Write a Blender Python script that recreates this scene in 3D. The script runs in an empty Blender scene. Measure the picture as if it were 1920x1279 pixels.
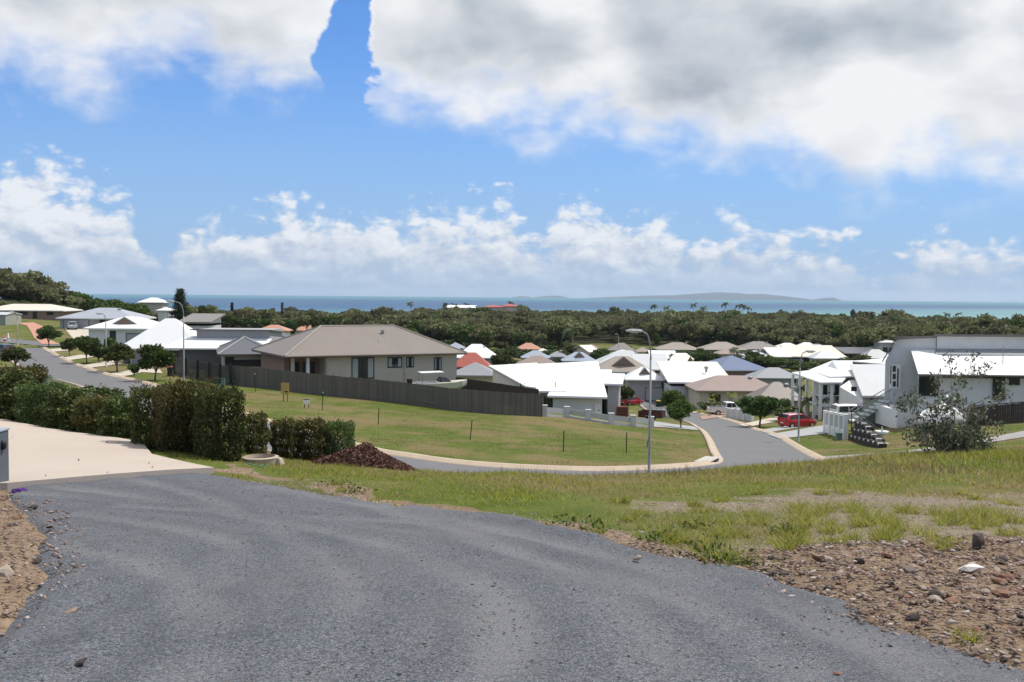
import bpy, bmesh, math, random
import numpy as np
from mathutils import Matrix, Vector

random.seed(7)
RNG = np.random.default_rng(11)
R = math.radians
SC = bpy.context.scene
COL = SC.collection

# ------------------------------------------------------------------ camera
SEA_Z = 0.0
CAM = np.array([0.0, 0.0, 24.0])
F = 1900.0                       # focal length in pixels of the 1920 px wide photograph
PITCH, ROLL = R(2.53), R(0.52)
cam_d = bpy.data.cameras.new('camera')
cam = bpy.data.objects.new('camera', cam_d)
COL.objects.link(cam)
cam_d.sensor_width = 36.0
cam_d.lens = F / 1920.0 * 36.0
cam_d.clip_start = 0.1
cam_d.clip_end = 60000.0
CM = Matrix.Rotation(R(90) - PITCH, 3, 'X') @ Matrix.Rotation(ROLL, 3, 'Z')
cam.matrix_world = Matrix.Translation(CAM) @ CM.to_4x4()
SC.camera = cam
CMN = np.array(CM)

def ray(px, py):
    v = CMN @ np.array([(px - 960.0) / F, (639.5 - py) / F, -1.0])
    return v / v[1]

def at(px, py, D):
    """point of the place seen at this spot of the photograph, D metres down range"""
    return CAM + ray(px, py) * D

def ang(px, py):
    v = CMN @ np.array([(px - 960.0) / F, (639.5 - py) / F, -1.0])
    v = v / np.linalg.norm(v)
    return math.atan2(v[0], v[1]), math.asin(v[2])

# ------------------------------------------------------------------ sun, sky, exposure
SUN_AZ, SUN_EL = R(62), R(60)    # to the right of the view and ahead of it, high
sd = Vector((math.sin(SUN_AZ) * math.cos(SUN_EL), math.cos(SUN_AZ) * math.cos(SUN_EL), math.sin(SUN_EL)))
sun_d = bpy.data.lights.new('sun', 'SUN')
sun_d.energy = 4.2
sun_d.angle = R(0.53)
sun_d.color = (1.0, 0.955, 0.89)
sun = bpy.data.objects.new('sun', sun_d)
COL.objects.link(sun)
sun.rotation_euler = sd.to_track_quat('Z', 'Y').to_euler()

SC.view_settings.view_transform = 'Standard'
SC.view_settings.look = 'None'
SC.view_settings.exposure = 0.0
SC.view_settings.gamma = 1.0
SC.view_settings.use_curve_mapping = False
SC.cycles.use_denoising = True
SC.cycles.max_bounces = 6
SC.cycles.diffuse_bounces = 3
SC.cycles.glossy_bounces = 2
SC.cycles.transmission_bounces = 4
SC.cycles.transparent_max_bounces = 8
SC.cycles.volume_bounces = 0
SC.cycles.caustics_reflective = False
SC.cycles.caustics_refractive = False

class NT:
    """small helper that strings shader nodes together"""
    def __init__(s, tree):
        s.t = tree; s.n = tree.nodes; s.l = tree.links
    def new(s, kind, **kw):
        n = s.n.new(kind)
        for k, v in kw.items():
            setattr(n, k, v)
        return n
    def put(s, sock, v):
        if isinstance(v, bpy.types.NodeSocket):
            s.l.new(v, sock)
        elif v is not None:
            sock.default_value = v
    def m(s, op, a, b=None, c=None, clamp=False):
        n = s.new('ShaderNodeMath', operation=op, use_clamp=clamp)
        s.put(n.inputs[0], a)
        if b is not None: s.put(n.inputs[1], b)
        if c is not None: s.put(n.inputs[2], c)
        return n.outputs[0]
    def step(s, v, a, b, lo=0.0, hi=1.0, kind='SMOOTHSTEP'):
        n = s.new('ShaderNodeMapRange', interpolation_type=kind)
        s.put(n.inputs['Value'], v)
        s.put(n.inputs['From Min'], a); s.put(n.inputs['From Max'], b)
        s.put(n.inputs['To Min'], lo); s.put(n.inputs['To Max'], hi)
        return n.outputs[0]
    def noise(s, vec, scale, detail=3.0, rough=0.5, dist=0.0, color=False, lac=2.0):
        n = s.new('ShaderNodeTexNoise', noise_dimensions='3D')
        if vec is not None: s.put(n.inputs['Vector'], vec)
        n.inputs['Scale'].default_value = scale
        n.inputs['Detail'].default_value = detail
        n.inputs['Roughness'].default_value = rough
        n.inputs['Distortion'].default_value = dist
        n.inputs['Lacunarity'].default_value = lac
        return n.outputs['Color' if color else 'Fac']
    def mix(s, f, a, b, mode='MIX'):
        n = s.new('ShaderNodeMix', data_type='RGBA', blend_type=mode)
        s.put(n.inputs['Factor'], f)
        s.put(n.inputs[6], tuple(a) + (1,) if isinstance(a, (tuple, list)) and len(a) == 3 else a)
        s.put(n.inputs[7], tuple(b) + (1,) if isinstance(b, (tuple, list)) and len(b) == 3 else b)
        return n.outputs[2]
    def xyz(s, x, y, z):
        n = s.new('ShaderNodeCombineXYZ')
        s.put(n.inputs[0], x); s.put(n.inputs[1], y); s.put(n.inputs[2], z)
        return n.outputs[0]
    def curve(s, v, pts):
        """piecewise curve through (x, y) with x, y in 0..1"""
        n = s.new('ShaderNodeFloatCurve')
        c = n.mapping.curves[0]
        c.points[0].location = pts[0]; c.points[1].location = pts[-1]
        for p in pts[1:-1]:
            c.points.new(*p)
        n.mapping.update()
        s.put(n.inputs['Value'], v)
        return n.outputs[0]

world = bpy.data.worlds.new('World')
SC.world = world
world.use_nodes = True
w = NT(world.node_tree)
w.n.clear()
sky = w.new('ShaderNodeTexSky', sky_type='NISHITA')
sky.sun_disc = False
sky.sun_elevation = SUN_EL
sky.sun_rotation = SUN_AZ
sky.altitude = 20.0
sky.air_density = 1.0
sky.dust_density = 0.05
sky.ozone_density = 3.0
SKY = 0.10
TINT = (.60, .98, 1.48)
geo = w.new('ShaderNodeTexCoord')
sep = w.new('ShaderNodeSeparateXYZ')
w.l.new(geo.outputs['Generated'], sep.inputs[0])
dx, dy, dz = sep.outputs
az = w.m('ARCTAN2', dx, dy)
el = w.m('ARCSINE', dz)
P = w.xyz(w.m('MULTIPLY', az, 1.0), w.m('MULTIPLY', el, 1.55), 0.0)
# cloud positions are directions; slow warp so that edges billow
wn = w.new('ShaderNodeTexNoise'); wn.inputs['Scale'].default_value = 16; wn.inputs['Detail'].default_value = 4
w.l.new(P, wn.inputs['Vector'])
wv = w.new('ShaderNodeVectorMath', operation='MULTIPLY_ADD')
w.l.new(wn.outputs['Color'], wv.inputs[0]); wv.inputs[1].default_value = (.03, .03, 0); w.l.new(P, wv.inputs[2])
PW = wv.outputs[0]

def billow(vec, scale, detail=3.0):
    n = w.new('ShaderNodeTexVoronoi', feature='SMOOTH_F1', voronoi_dimensions='2D', normalize=True)
    w.l.new(vec, n.inputs['Vector'])
    n.inputs['Scale'].default_value = scale
    n.inputs['Detail'].default_value = detail
    n.inputs['Roughness'].default_value = .5
    n.inputs['Smoothness'].default_value = .35
    return w.m('SUBTRACT', 1.0, n.outputs['Distance'])

def line(pts):
    """boundary given along the horizon as (azimuth 0..1, elevation 0..1)"""
    out = []
    for px, py in pts:
        a, e = ang(px, py)
        out.append(((a / 2.0) + 0.5, e / 0.5))
    return out
A01 = w.m('MULTIPLY_ADD', az, 0.5, 0.5)
# --- the broad grey-bellied cloud sheet overhead: its near edge along the horizon
edge1 = [(0.0, .50), (.18, .44), (.20, .40)] + line([(0, 118), (90, 140), (170, 140), (280, 128), (370, 108), (405, 140), (450, 165), (530, 158), (610, 132), (640, 120), (668, 168), (720, 206), (800, 222), (900, 238), (960, 226), (1040, 262), (1110, 248), (1210, 292), (1330, 302), (1450, 296), (1540, 320), (1600, 342), (1700, 326), (1800, 342), (1915, 348)]) + [(.80, .24), (.86, .26), (1.0, .34)]
edge1 = [p for i, p in enumerate(sorted(edge1)) ]
E1 = w.m('MULTIPLY', w.curve(A01, edge1), 0.5)
n1 = w.noise(PW, 6.5, 9, .50)
n1b = w.noise(PW, 24, 6, .52)
b1 = billow(PW, 17)
d1 = w.m('ADD', w.m('MULTIPLY', w.m('SUBTRACT', el, E1), 11.0),
         w.m('ADD', w.m('MULTIPLY', w.m('SUBTRACT', n1, .5), 1.1), w.m('ADD', w.m('MULTIPLY', w.m('SUBTRACT', b1, .66), .8), w.m('MULTIPLY', w.m('SUBTRACT', n1b, .5), .7))))
# overhead, out of the picture, the sheet breaks up again
brk = w.m('MULTIPLY', w.step(el, .36, .6), w.m('MULTIPLY', w.step(w.noise(P, 2.6, 4, .5), .42, .62), 9.0))
d1 = w.m('SUBTRACT', d1, brk)
# the blue cleft between the two big clouds
ga, ge = ang(670, 20)
gap = w.m('ADD', w.m('POWER', w.m('DIVIDE', w.m('SUBTRACT', w.m('ADD', az, w.m('ADD', w.m('MULTIPLY', w.m('SUBTRACT', n1, .5), .10), w.m('MULTIPLY', w.m('SUBTRACT', n1b, .5), .045))), w.m('ADD', ga, w.m('MULTIPLY', w.m('SUBTRACT', ge, el), -.12))), .0066), 2.0),
          w.m('POWER', w.m('DIVIDE', w.m('SUBTRACT', el, ge + .02), .085), 2.0))
gap = w.m('ADD', gap, w.m('ADD', w.m('MULTIPLY', w.m('SUBTRACT', n1b, .5), 5.0), w.m('MULTIPLY', w.m('SUBTRACT', n1, .5), 4.0)))
d1 = w.m('SUBTRACT', d1, w.m('MULTIPLY', w.step(gap, -3.0, 14.0, 1.0, 0.0), 2.3))
a1 = w.step(d1, -.26, .56)
deep1 = w.step(d1, .05, 1.25)
# relief: the same field read a little towards the sun
sh = w.new('ShaderNodeVectorMath', operation='ADD'); w.l.new(PW, sh.inputs[0]); sh.inputs[1].default_value = (.016, .022, 0)
n1s = w.noise(sh.outputs[0], 6.5, 6, .42)
n1r = w.noise(PW, 6.5, 6, .42)
rel = w.m('MULTIPLY', w.m('SUBTRACT', n1r, n1s), 1.7)
bel = w.noise(PW, 6.2, 4, .45)
# thick parts of the sheet with shaded bellies, thin parts that let the light through
belly = None
for bx_, by_, rx_, ry_, k_ in ((1310, 165, 210, 95, .52), (890, 120, 170, 90, .50), (1640, 285, 190, 45, .45), (120, 50, 330, 80, .55), (560, 70, 90, 60, .25), (1500, 60, 260, 70, .22), (1130, 150, 70, 80, -.45), (1600, 165, 60, 60, -.55), (1830, 180, 90, 110, -.35)):
    ba, be = ang(bx_, by_)
    g_ = w.m('ADD', w.m('POWER', w.m('ABSOLUTE', w.m('DIVIDE', w.m('SUBTRACT', w.m('ADD', az, w.m('MULTIPLY', w.m('SUBTRACT', n1, .5), .08)), ba), rx_ / F)), 2.0), w.m('POWER', w.m('ABSOLUTE', w.m('DIVIDE', w.m('SUBTRACT', w.m('ADD', el, w.m('MULTIPLY', w.m('SUBTRACT', n1b, .5), .03)), be), ry_ / F)), 2.0))
    g_ = w.m('MULTIPLY', w.m('POWER', 2.718, w.m('MULTIPLY', g_, -1.0)), k_)
    belly = g_ if belly is None else w.m('ADD', belly, g_)
tone1 = w.m('SUBTRACT', w.m('SUBTRACT', 1.0, w.m('MULTIPLY', belly, deep1)), w.m('MULTIPLY', deep1, w.step(bel, .36, .62, .40, .08)))
tone1 = w.m('ADD', w.m('ADD', tone1, rel), w.m('MULTIPLY', w.m('SUBTRACT', b1, .66), .35))
c1 = w.mix(w.step(tone1, .18, 1.0, kind='LINEAR'), (.335, .40, .48), (.90, .91, .935))
# --- the row of far cumulus over the sea
edge2 = [(0.0, .22), (.19, .30)] + line([(-40, 285), (20, 283), (60, 290), (110, 322), (180, 345), (240, 358), (262, 445), (288, 478), (320, 448), (400, 402), (450, 412), (560, 380), (620, 390), (700, 400), (850, 385), (955, 368), (985, 432), (1000, 430), (1060, 390), (1130, 368), (1200, 392), (1225, 388), (1300, 430), (1385, 398), (1425, 430), (1595, 435), (1625, 478), (1690, 482), (1770, 440), (1810, 448), (1920, 466)]) + [(.78, .17), (.9, .2), (1.0, .22)]
edge2 = sorted(edge2)
E2 = w.m('MULTIPLY', w.curve(A01, edge2), 0.5)
n2 = w.noise(PW, 21, 8, .58)
n2b = w.noise(PW, 8, 3, .5)
b2 = billow(PW, 44)
d2 = w.m('ADD', w.m('MULTIPLY', w.m('SUBTRACT', E2, el), 24.0),
         w.m('ADD', w.m('ADD', w.m('MULTIPLY', w.m('SUBTRACT', b2, .68), 2.6), w.m('MULTIPLY', w.m('SUBTRACT', n2, .50), 2.4)), w.m('MULTIPLY', w.m('SUBTRACT', n2b, .5), 1.5)))
low = w.step(el, .0, .045, .30, 1.0)
a2 = w.m('MULTIPLY', w.step(d2, 0.0, .85), low)
sh2 = w.new('ShaderNodeVectorMath', operation='ADD'); w.l.new(PW, sh2.inputs[0]); sh2.inputs[1].default_value = (.006, .012, 0)
n2s = w.noise(sh2.outputs[0], 21, 8, .58)
tone2 = w.m('ADD', w.m('ADD', w.m('MULTIPLY', w.m('SUBTRACT', n2, n2s), 2.6), w.m('MULTIPLY', w.m('SUBTRACT', b2, .68), .9)), w.step(el, .02, .085, .42, .95))
c2 = w.mix(w.step(tone2, .2, 1.0, kind='LINEAR'), (.50, .58, .72), (.92, .93, .95))
a2 = w.m('MULTIPLY', a2, .88)
# --- put together; the layers' brightness is in display units, so undo the background strength
def lift(c):
    n = w.new('ShaderNodeVectorMath', operation='SCALE'); w.l.new(c, n.inputs[0]); n.inputs['Scale'].default_value = 1 / SKY
    return n.outputs[0]
skyc = w.mix(1.0, sky.outputs[0], TINT, 'MULTIPLY')
skyc = w.mix(w.step(el, -.02, .28, .92, .04), skyc, lift(w.mix(0.0, (.34, .505, .775), (0, 0, 0))))
skyc = w.mix(a2, skyc, lift(c2))
skyc = w.mix(a1, skyc, lift(c1))
bg = w.new('ShaderNodeBackground')
bg.inputs['Strength'].default_value = SKY
w.l.new(skyc, bg.inputs['Color'])
wo = w.new('ShaderNodeOutputWorld')
w.l.new(bg.outputs[0], wo.inputs['Surface'])
world.cycles.sampling_method = 'MANUAL'
world.cycles.sample_map_resolution = 512

# ------------------------------------------------------------------ helpers
def tag(o, label=None, cat=None, group=None, kind=None):
    for k, v in (('label', label), ('category', cat), ('group', group), ('kind', kind)):
        if v: o[k] = v
    return o

def empty(name, loc, rz=0.0):
    o = bpy.data.objects.new(name, None)
    o.empty_display_size = .3
    o.location = loc; o.rotation_euler = (0, 0, rz)
    COL.objects.link(o)
    return o

def link(name, me, parent=None, loc=None, rot=None, scale=None):
    o = bpy.data.objects.new(name, me)
    COL.objects.link(o)
    if parent is not None: o.parent = parent
    if loc is not None: o.location = loc
    if rot is not None: o.rotation_euler = rot
    if scale is not None: o.scale = scale
    return o

def npmesh(name, v, f, mat, smooth=False):
    """mesh from arrays: v (n,3), f (m,3) or (m,4)"""
    v = np.asarray(v, dtype=np.float32); f = np.asarray(f, dtype=np.int32)
    me = bpy.data.meshes.new(name)
    k = f.shape[1]
    me.vertices.add(len(v)); me.vertices.foreach_set('co', v.ravel())
    me.loops.add(f.size); me.loops.foreach_set('vertex_index', f.ravel())
    me.polygons.add(len(f))
    me.polygons.foreach_set('loop_start', np.arange(0, f.size, k, dtype=np.int32))
    me.polygons.foreach_set('loop_total', np.full(len(f), k, dtype=np.int32))
    if smooth: me.polygons.foreach_set('use_smooth', np.ones(len(f), dtype=bool))
    me.update(calc_edges=True)
    if mat: me.materials.append(mat)
    return me

def copy_tree(o, parent=None):
    c = o.copy(); COL.objects.link(c)
    c.parent = parent
    for ch in o.children:
        copy_tree(ch, c)
    return c

class MB:
    """collects faces of one part"""
    def __init__(s): s.v = []; s.f = []
    def add(s, vs, fs):
        n = len(s.v); s.v += [tuple(map(float, p)) for p in vs]; s.f += [tuple(n + i for i in q) for q in fs]; return s
    def box(s, x0, x1, y0, y1, z0, z1):
        return s.add([(x0, y0, z0), (x1, y0, z0), (x1, y1, z0), (x0, y1, z0), (x0, y0, z1), (x1, y0, z1), (x1, y1, z1), (x0, y1, z1)],
                     [(0, 3, 2, 1), (4, 5, 6, 7), (0, 1, 5, 4), (1, 2, 6, 5), (2, 3, 7, 6), (3, 0, 4, 7)])
    def cbox(s, cx, cy, z0, sx, sy, h): return s.box(cx - sx / 2, cx + sx / 2, cy - sy / 2, cy + sy / 2, z0, z0 + h)
    def quad(s, a, b, c, d): return s.add([a, b, c, d], [(0, 1, 2, 3)])
    def hexa(s, lo, hi):
        """prism between two loops of equal length, capped"""
        n = len(lo)
        return s.add(list(lo) + list(hi), [tuple(reversed(range(n))), tuple(range(n, 2 * n))] + [(i, (i + 1) % n, n + (i + 1) % n, n + i) for i in range(n)])
    def slab(s, poly, t):
        """solid of thickness t below a (possibly sloping) polygon"""
        return s.hexa([(p[0], p[1], p[2] - t) for p in poly], poly)
    def tube(s, pts, r, n=8, cap=True):
        pts = [np.array(p, float) for p in pts]
        if np.isscalar(r): r = [r] * len(pts)
        rings = []
        for i, p in enumerate(pts):
            d = pts[min(i + 1, len(pts) - 1)] - pts[max(i - 1, 0)]
            d = d / (np.linalg.norm(d) + 1e-9)
            a = np.cross(d, (0, 0, 1.0) if abs(d[2]) < .9 else (1.0, 0, 0)); a /= np.linalg.norm(a)
            b = np.cross(d, a)
            rings.append([p + r[i] * (a * math.cos(2 * math.pi * k / n) + b * math.sin(2 * math.pi * k / n)) for k in range(n)])
        vs = [q for g in rings for q in g]
        fs = [(i * n + k, i * n + (k + 1) % n, (i + 1) * n + (k + 1) % n, (i + 1) * n + k) for i in range(len(pts) - 1) for k in range(n)]
        if cap:
            fs += [tuple(reversed(range(n))), tuple(range((len(pts) - 1) * n, len(pts) * n))]
        return s.add(vs, fs)
    def lathe(s, prof, n=20, c=(0, 0, 0)):
        vs = [(c[0] + r * math.cos(2 * math.pi * k / n), c[1] + r * math.sin(2 * math.pi * k / n), c[2] + z) for r, z in prof for k in range(n)]
        fs = [(i * n + k, i * n + (k + 1) % n, (i + 1) * n + (k + 1) % n, (i + 1) * n + k) for i in range(len(prof) - 1) for k in range(n)]
        fs += [tuple(reversed(range(n))), tuple(range((len(prof) - 1) * n, len(prof) * n))]
        return s.add(vs, fs)
    def loft(s, rings):
        n = len(rings[0]); vs = [q for g in rings for q in g]
        fs = [(i * n + k, i * n + (k + 1) % n, (i + 1) * n + (k + 1) % n, (i + 1) * n + k) for i in range(len(rings) - 1) for k in range(n)]
        fs += [tuple(reversed(range(n))), tuple(range((len(rings) - 1) * n, len(rings) * n))]
        return s.add(vs, fs)
    def mesh(s, name, mat, smooth=False, bevel=0.0):
        me = bpy.data.meshes.new(name)
        me.from_pydata(s.v, [], s.f)
        if bevel or True:
            bm = bmesh.new(); bm.from_mesh(me)
            if bevel:
                bmesh.ops.bevel(bm, geom=bm.edges[:], offset=bevel, segments=1, affect='EDGES', clamp_overlap=True)
            bmesh.ops.recalc_face_normals(bm, faces=bm.faces[:])
            bm.to_mesh(me); bm.free()
        if smooth:
            me.polygons.foreach_set('use_smooth', np.ones(len(me.polygons), dtype=bool))
        if mat: me.materials.append(mat)
        me.update()
        return me
    def build(s, name, mat, parent=None, smooth=False, bevel=0.0, loc=None, rot=None):
        return link(name, s.mesh(name, mat, smooth, bevel), parent, loc, rot)

# ------------------------------------------------------------------ materials
MATS = {}
def mat(name, c, r=.65, var=.16, scale=1.2, bump=0.0, bscale=30.0, spec=.35, metal=0.0, dirt=None, coat=0.0):
    if name in MATS: return MATS[name]
    m = bpy.data.materials.new(name); m.use_nodes = True
    t = NT(m.node_tree); b = t.n['Principled BSDF']
    tc = t.new('ShaderNodeTexCoord').outputs['Object']
    n = t.noise(tc, scale, 5, .6)
    n2 = t.noise(tc, scale * 9, 3, .6)
    k = t.m('ADD', t.m('MULTIPLY', t.m('SUBTRACT', n, .5), var * 2), t.m('MULTIPLY', t.m('SUBTRACT', n2, .5), var))
    k = t.m('ADD', k, 1.0)
    sc = t.new('ShaderNodeVectorMath', operation='SCALE'); sc.inputs[0].default_value = c; t.l.new(k, sc.inputs['Scale'])
    col = sc.outputs[0]
    if dirt:
        d = t.step(t.noise(tc, scale * .7, 6, .65), .52, .72)
        col = t.mix(t.m('MULTIPLY', d, .6), col, dirt)
    t.l.new(col, b.inputs['Base Color'])
    b.inputs['Roughness'].default_value = r
    b.inputs['Specular IOR Level'].default_value = spec
    b.inputs['Metallic'].default_value = metal
    b.inputs['Coat Weight'].default_value = coat
    if bump:
        bp = t.new('ShaderNodeBump'); bp.inputs['Strength'].default_value = bump; bp.inputs['Distance'].default_value = .02
        t.l.new(t.noise(tc, bscale, 4, .6), bp.inputs['Height']); t.l.new(bp.outputs[0], b.inputs['Normal'])
    MATS[name] = m
    return m

def roofmat(name, c, r=.45, rib=.0, axis='X'):
    """painted corrugated sheet: fine ribs down the slope, faint weathering"""
    m = mat(name, c, r, .10, .35, spec=.4)
    if rib:
        t = NT(m.node_tree); b = t.n['Principled BSDF']
        tc = t.new('ShaderNodeTexCoord').outputs['Object']
        wv = t.new('ShaderNodeTexWave', wave_type='BANDS', bands_direction=axis); t.l.new(tc, wv.inputs['Vector'])
        wv.inputs['Scale'].default_value = rib; wv.inputs['Distortion'].default_value = 0.0
        bp = t.new('ShaderNodeBump'); bp.inputs['Strength'].default_value = .5; bp.inputs['Distance'].default_value = .03
        t.l.new(wv.outputs['Fac'], bp.inputs['Height']); t.l.new(bp.outputs[0], b.inputs['Normal'])
    return m

def leafmat(name, cols, trans=.28, rough=.5, big=.25):
    if name in MATS: return MATS[name]
    m = bpy.data.materials.new(name); m.use_nodes = True
    t = NT(m.node_tree); b = t.n['Principled BSDF']
    g = t.new('ShaderNodeNewGeometry')
    rp = t.new('ShaderNodeValToRGB'); t.l.new(g.outputs['Random Per Island'], rp.inputs[0])
    el_ = rp.color_ramp.elements
    while len(el_) < len(cols): el_.new(.5)
    for i, c in enumerate(cols):
        el_[i].position = i / (len(cols) - 1); el_[i].color = tuple(c) + (1,)
    oi = t.new('ShaderNodeObjectInfo')
    hs = t.new('ShaderNodeHueSaturation')
    t.put(hs.inputs['Hue'], t.m('MULTIPLY_ADD', oi.outputs['Random'], .05, .475))
    t.put(hs.inputs['Value'], t.m('MULTIPLY_ADD', oi.outputs['Random'], big * 2, 1 - big))
    t.l.new(rp.outputs[0], hs.inputs['Color'])
    t.l.new(hs.outputs[0], b.inputs['Base Color'])
    b.inputs['Roughness'].default_value = rough
    b.inputs['Specular IOR Level'].default_value = .3
    tr = t.new('ShaderNodeBsdfTranslucent'); t.l.new(hs.outputs[0], tr.inputs[0])
    mx = t.new('ShaderNodeMixShader'); mx.inputs[0].default_value = trans
    out = t.n['Material Output']
    t.l.new(b.outputs[0], mx.inputs[1]); t.l.new(tr.outputs[0], mx.inputs[2]); t.l.new(mx.outputs[0], out.inputs[0])
    MATS[name] = m
    return m

def glassmat(name, c=(.02, .025, .03)):
    if name in MATS: return MATS[name]
    m = mat(name, c, .08, .2, .6, spec=.6)
    return m

M_GLASS = glassmat('window_glass')
M_DARK = mat('dark_interior', (.018, .017, .016), .8)
M_WHITE = mat('white_paint', (.78, .78, .76), .5, .06)
M_FRAME = mat('dark_green_frame', (.02, .035, .035), .5)
M_CONC = mat('concrete_pale', (.47, .44, .39), .85, .16, .8, .25, 60)
M_STEEL = mat('galvanised_steel', (.26, .27, .27), .55, .12, 2, metal=.25)
M_TYRE = mat('tyre_rubber', (.015, .015, .016), .8)
M_RIM = mat('alloy_rim', (.55, .56, .58), .35, .05, metal=.7)
M_TIMBER = mat('grey_timber', (.115, .10, .085), .9, .4, 2.5, .3, 20)
M_BLACK = mat('black_paint', (.012, .012, .014), .5)

# ------------------------------------------------------------------ terrain: heights below the camera, read off along the view
CTRL = []
for px in (-400, 0, 480, 960, 1440, 1920, 2320):
    CTRL += [(px, 2, 1.8), (px, 6, 2.2), (px, 10, 2.6), (px, 15, 3.1), (px, 20, 3.58 if px < 1900 else 3.55)]
CTRL += [(0, 25, 3.85), (250, 26, 3.95), (400, 25, 4.1), (480, 25, 4.16), (700, 25, 4.46), (960, 25, 4.50), (1220, 25, 4.45), (1500, 25, 4.18), (1920, 25, 4.0),
  (0, 35, 4.4), (-400, 35, 4.4), (250, 30, 4.35), (250, 36, 5.6), (450, 28, 4.5), (450, 36, 6.1), (620, 29, 4.75), (700, 28, 4.8), (700, 36, 6.4), (800, 28, 4.98),
  (960, 35, 6.4), (1220, 35, 6.4), (1500, 27, 4.46), (1500, 36, 6.3), (1700, 30, 4.55), (1920, 31, 4.5), (1920, 42, 6.3), (2320, 31, 4.4), (2320, 45, 6.0),
  (760, 49, 7.85), (1000, 46.5, 7.95), (1220, 47.5, 8.1), (1340, 51, 8.25), (1350, 60, 9.1), (1335, 80, 11.1), (1315, 100, 12.9), (1290, 115, 14.1), (1210, 153, 17.0), (1180, 166, 17.2),
  (760, 42, 7.6), (1000, 40, 7.5), (1220, 41, 7.7), (1500, 50, 8.7),
  (1515, 58, 9.35), (1440, 80, 10.95), (1400, 105, 13.5), (1490, 107, 13.7), (1497, 75, 10.6), (1573, 78, 10.7), (1640, 70, 10.25), (1655, 72, 10.2), (1600, 57, 8.8),
  (1900, 60, 8.0), (1700, 72, 9.75), (1900, 82, 8.9), (1550, 100, 12.6), (1500, 125, 14.2), (1360, 141, 15.9), (1920, 110, 10.5), (1920, 160, 13.8), (2320, 100, 9.0), (2320, 60, 7.4),
  (850, 103, 9.9), (826, 97, 9.55), (850, 84, 9.5), (800, 90, 9.35), (0, 110, 8.1), (150, 95, 8.25), (75, 150, 8.0), (300, 90, 8.15), (660, 52, 7.8), (60, 165, 7.95), (20, 175, 7.9), (-400, 120, 7.0), (0, 60, 7.2), (150, 60, 7.5), (400, 60, 7.8), (550, 65, 8.1), (-400, 60, 6.5), (-400, 180, 7.0),
  (35, 215, 6.7), (70, 240, 6.3), (160, 200, 6.9), (210, 160, 7.7), (330, 115, 8.4), (430, 108, 8.7), (440, 92, 8.2), (700, 95, 9.3), (1000, 80, 9.4), (1230, 92, 11.5), (881, 62, 8.8), (1056, 56, 8.6), (709, 68, 8.7), (604, 75, 8.7), (1174, 57, 8.8),
  (425, 300, 9.6), (540, 300, 11.0), (0, 300, 5.0), (0, 350, 3.0), (-400, 300, 0), (-400, 420, -8), (100, 350, 9.0), (200, 350, 13.5), (300, 350, 13.5), (400, 200, 9.6),
  (600, 140, 11.0), (800, 140, 13.2), (960, 120, 13.0), (700, 200, 14.5), (900, 200, 17.0), (1100, 200, 17.5), (1300, 200, 17.5), (1500, 200, 17.2), (1900, 250, 16.5), (600, 300, 15.0), (900, 330, 17.0), (1300, 330, 17.5), (1700, 330, 17.5), (2320, 330, 16.0),
  (-400, 600, 4), (0, 500, 11), (200, 500, 16.5), (500, 500, 17), (960, 500, 18), (1500, 500, 18), (2320, 500, 17.5), (-400, 800, 16), (0, 700, 17), (500, 700, 19), (960, 700, 19.5), (1500, 700, 19.5), (2320, 700, 19.5), (0, 950, 23), (960, 950, 23), (1920, 950, 23)]
_c = np.array(CTRL, float)
def _uv(x, y):
    th = np.clip(np.arctan2(x, np.maximum(y, 1e-6)), -.62, .62)
    th = np.where(y <= 0, np.sign(x) * .62, th)
    r = np.hypot(x, y)
    return np.tan(th) * F / 300.0, np.log(np.maximum(r, 1.5)) / .25
_cx = (_c[:, 0] - 960) / F * _c[:, 1]
_cu, _cv = _uv(_cx, _c[:, 1])
_n = len(_c)
def _k(d2): return np.where(d2 > 1e-12, .5 * d2 * np.log(np.maximum(d2, 1e-12)), 0)
_A = np.zeros((_n + 3, _n + 3))
_A[:_n, :_n] = _k((_cu[:, None] - _cu) ** 2 + (_cv[:, None] - _cv) ** 2) + np.eye(_n) * .35
_A[:_n, _n:] = np.stack([np.ones(_n), _cu, _cv], 1); _A[_n:, :_n] = _A[:_n, _n:].T
_w = np.linalg.solve(_A, np.concatenate([_c[:, 2], np.zeros(3)]))
def ground(x, y):
    """height of the bare ground (vectorised)"""
    x = np.asarray(x, float); y = np.asarray(y, float); sh = np.broadcast(x, y).shape
    x, y = np.broadcast_to(x, sh).ravel(), np.broadcast_to(y, sh).ravel()
    out = np.empty(len(x))
    for i in range(0, len(x), 20000):
        u, v = _uv(x[i:i + 20000], y[i:i + 20000])
        out[i:i + 20000] = _k((u[:, None] - _cu) ** 2 + (v[:, None] - _cv) ** 2) @ _w[:_n] + _w[_n] + _w[_n + 1] * u + _w[_n + 2] * v
    r = np.hypot(x, y)
    t = np.clip((r - 720) / 220, 0, 1); t = t * t * (3 - 2 * t)
    out = out * (1 - t) + 26.0 * t
    b = np.clip(-y / 12, 0, 1)                       # behind the camera the hill goes on level
    out = out * (1 - b) + 1.4 * b
    return (CAM[2] - out).reshape(sh)
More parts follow.
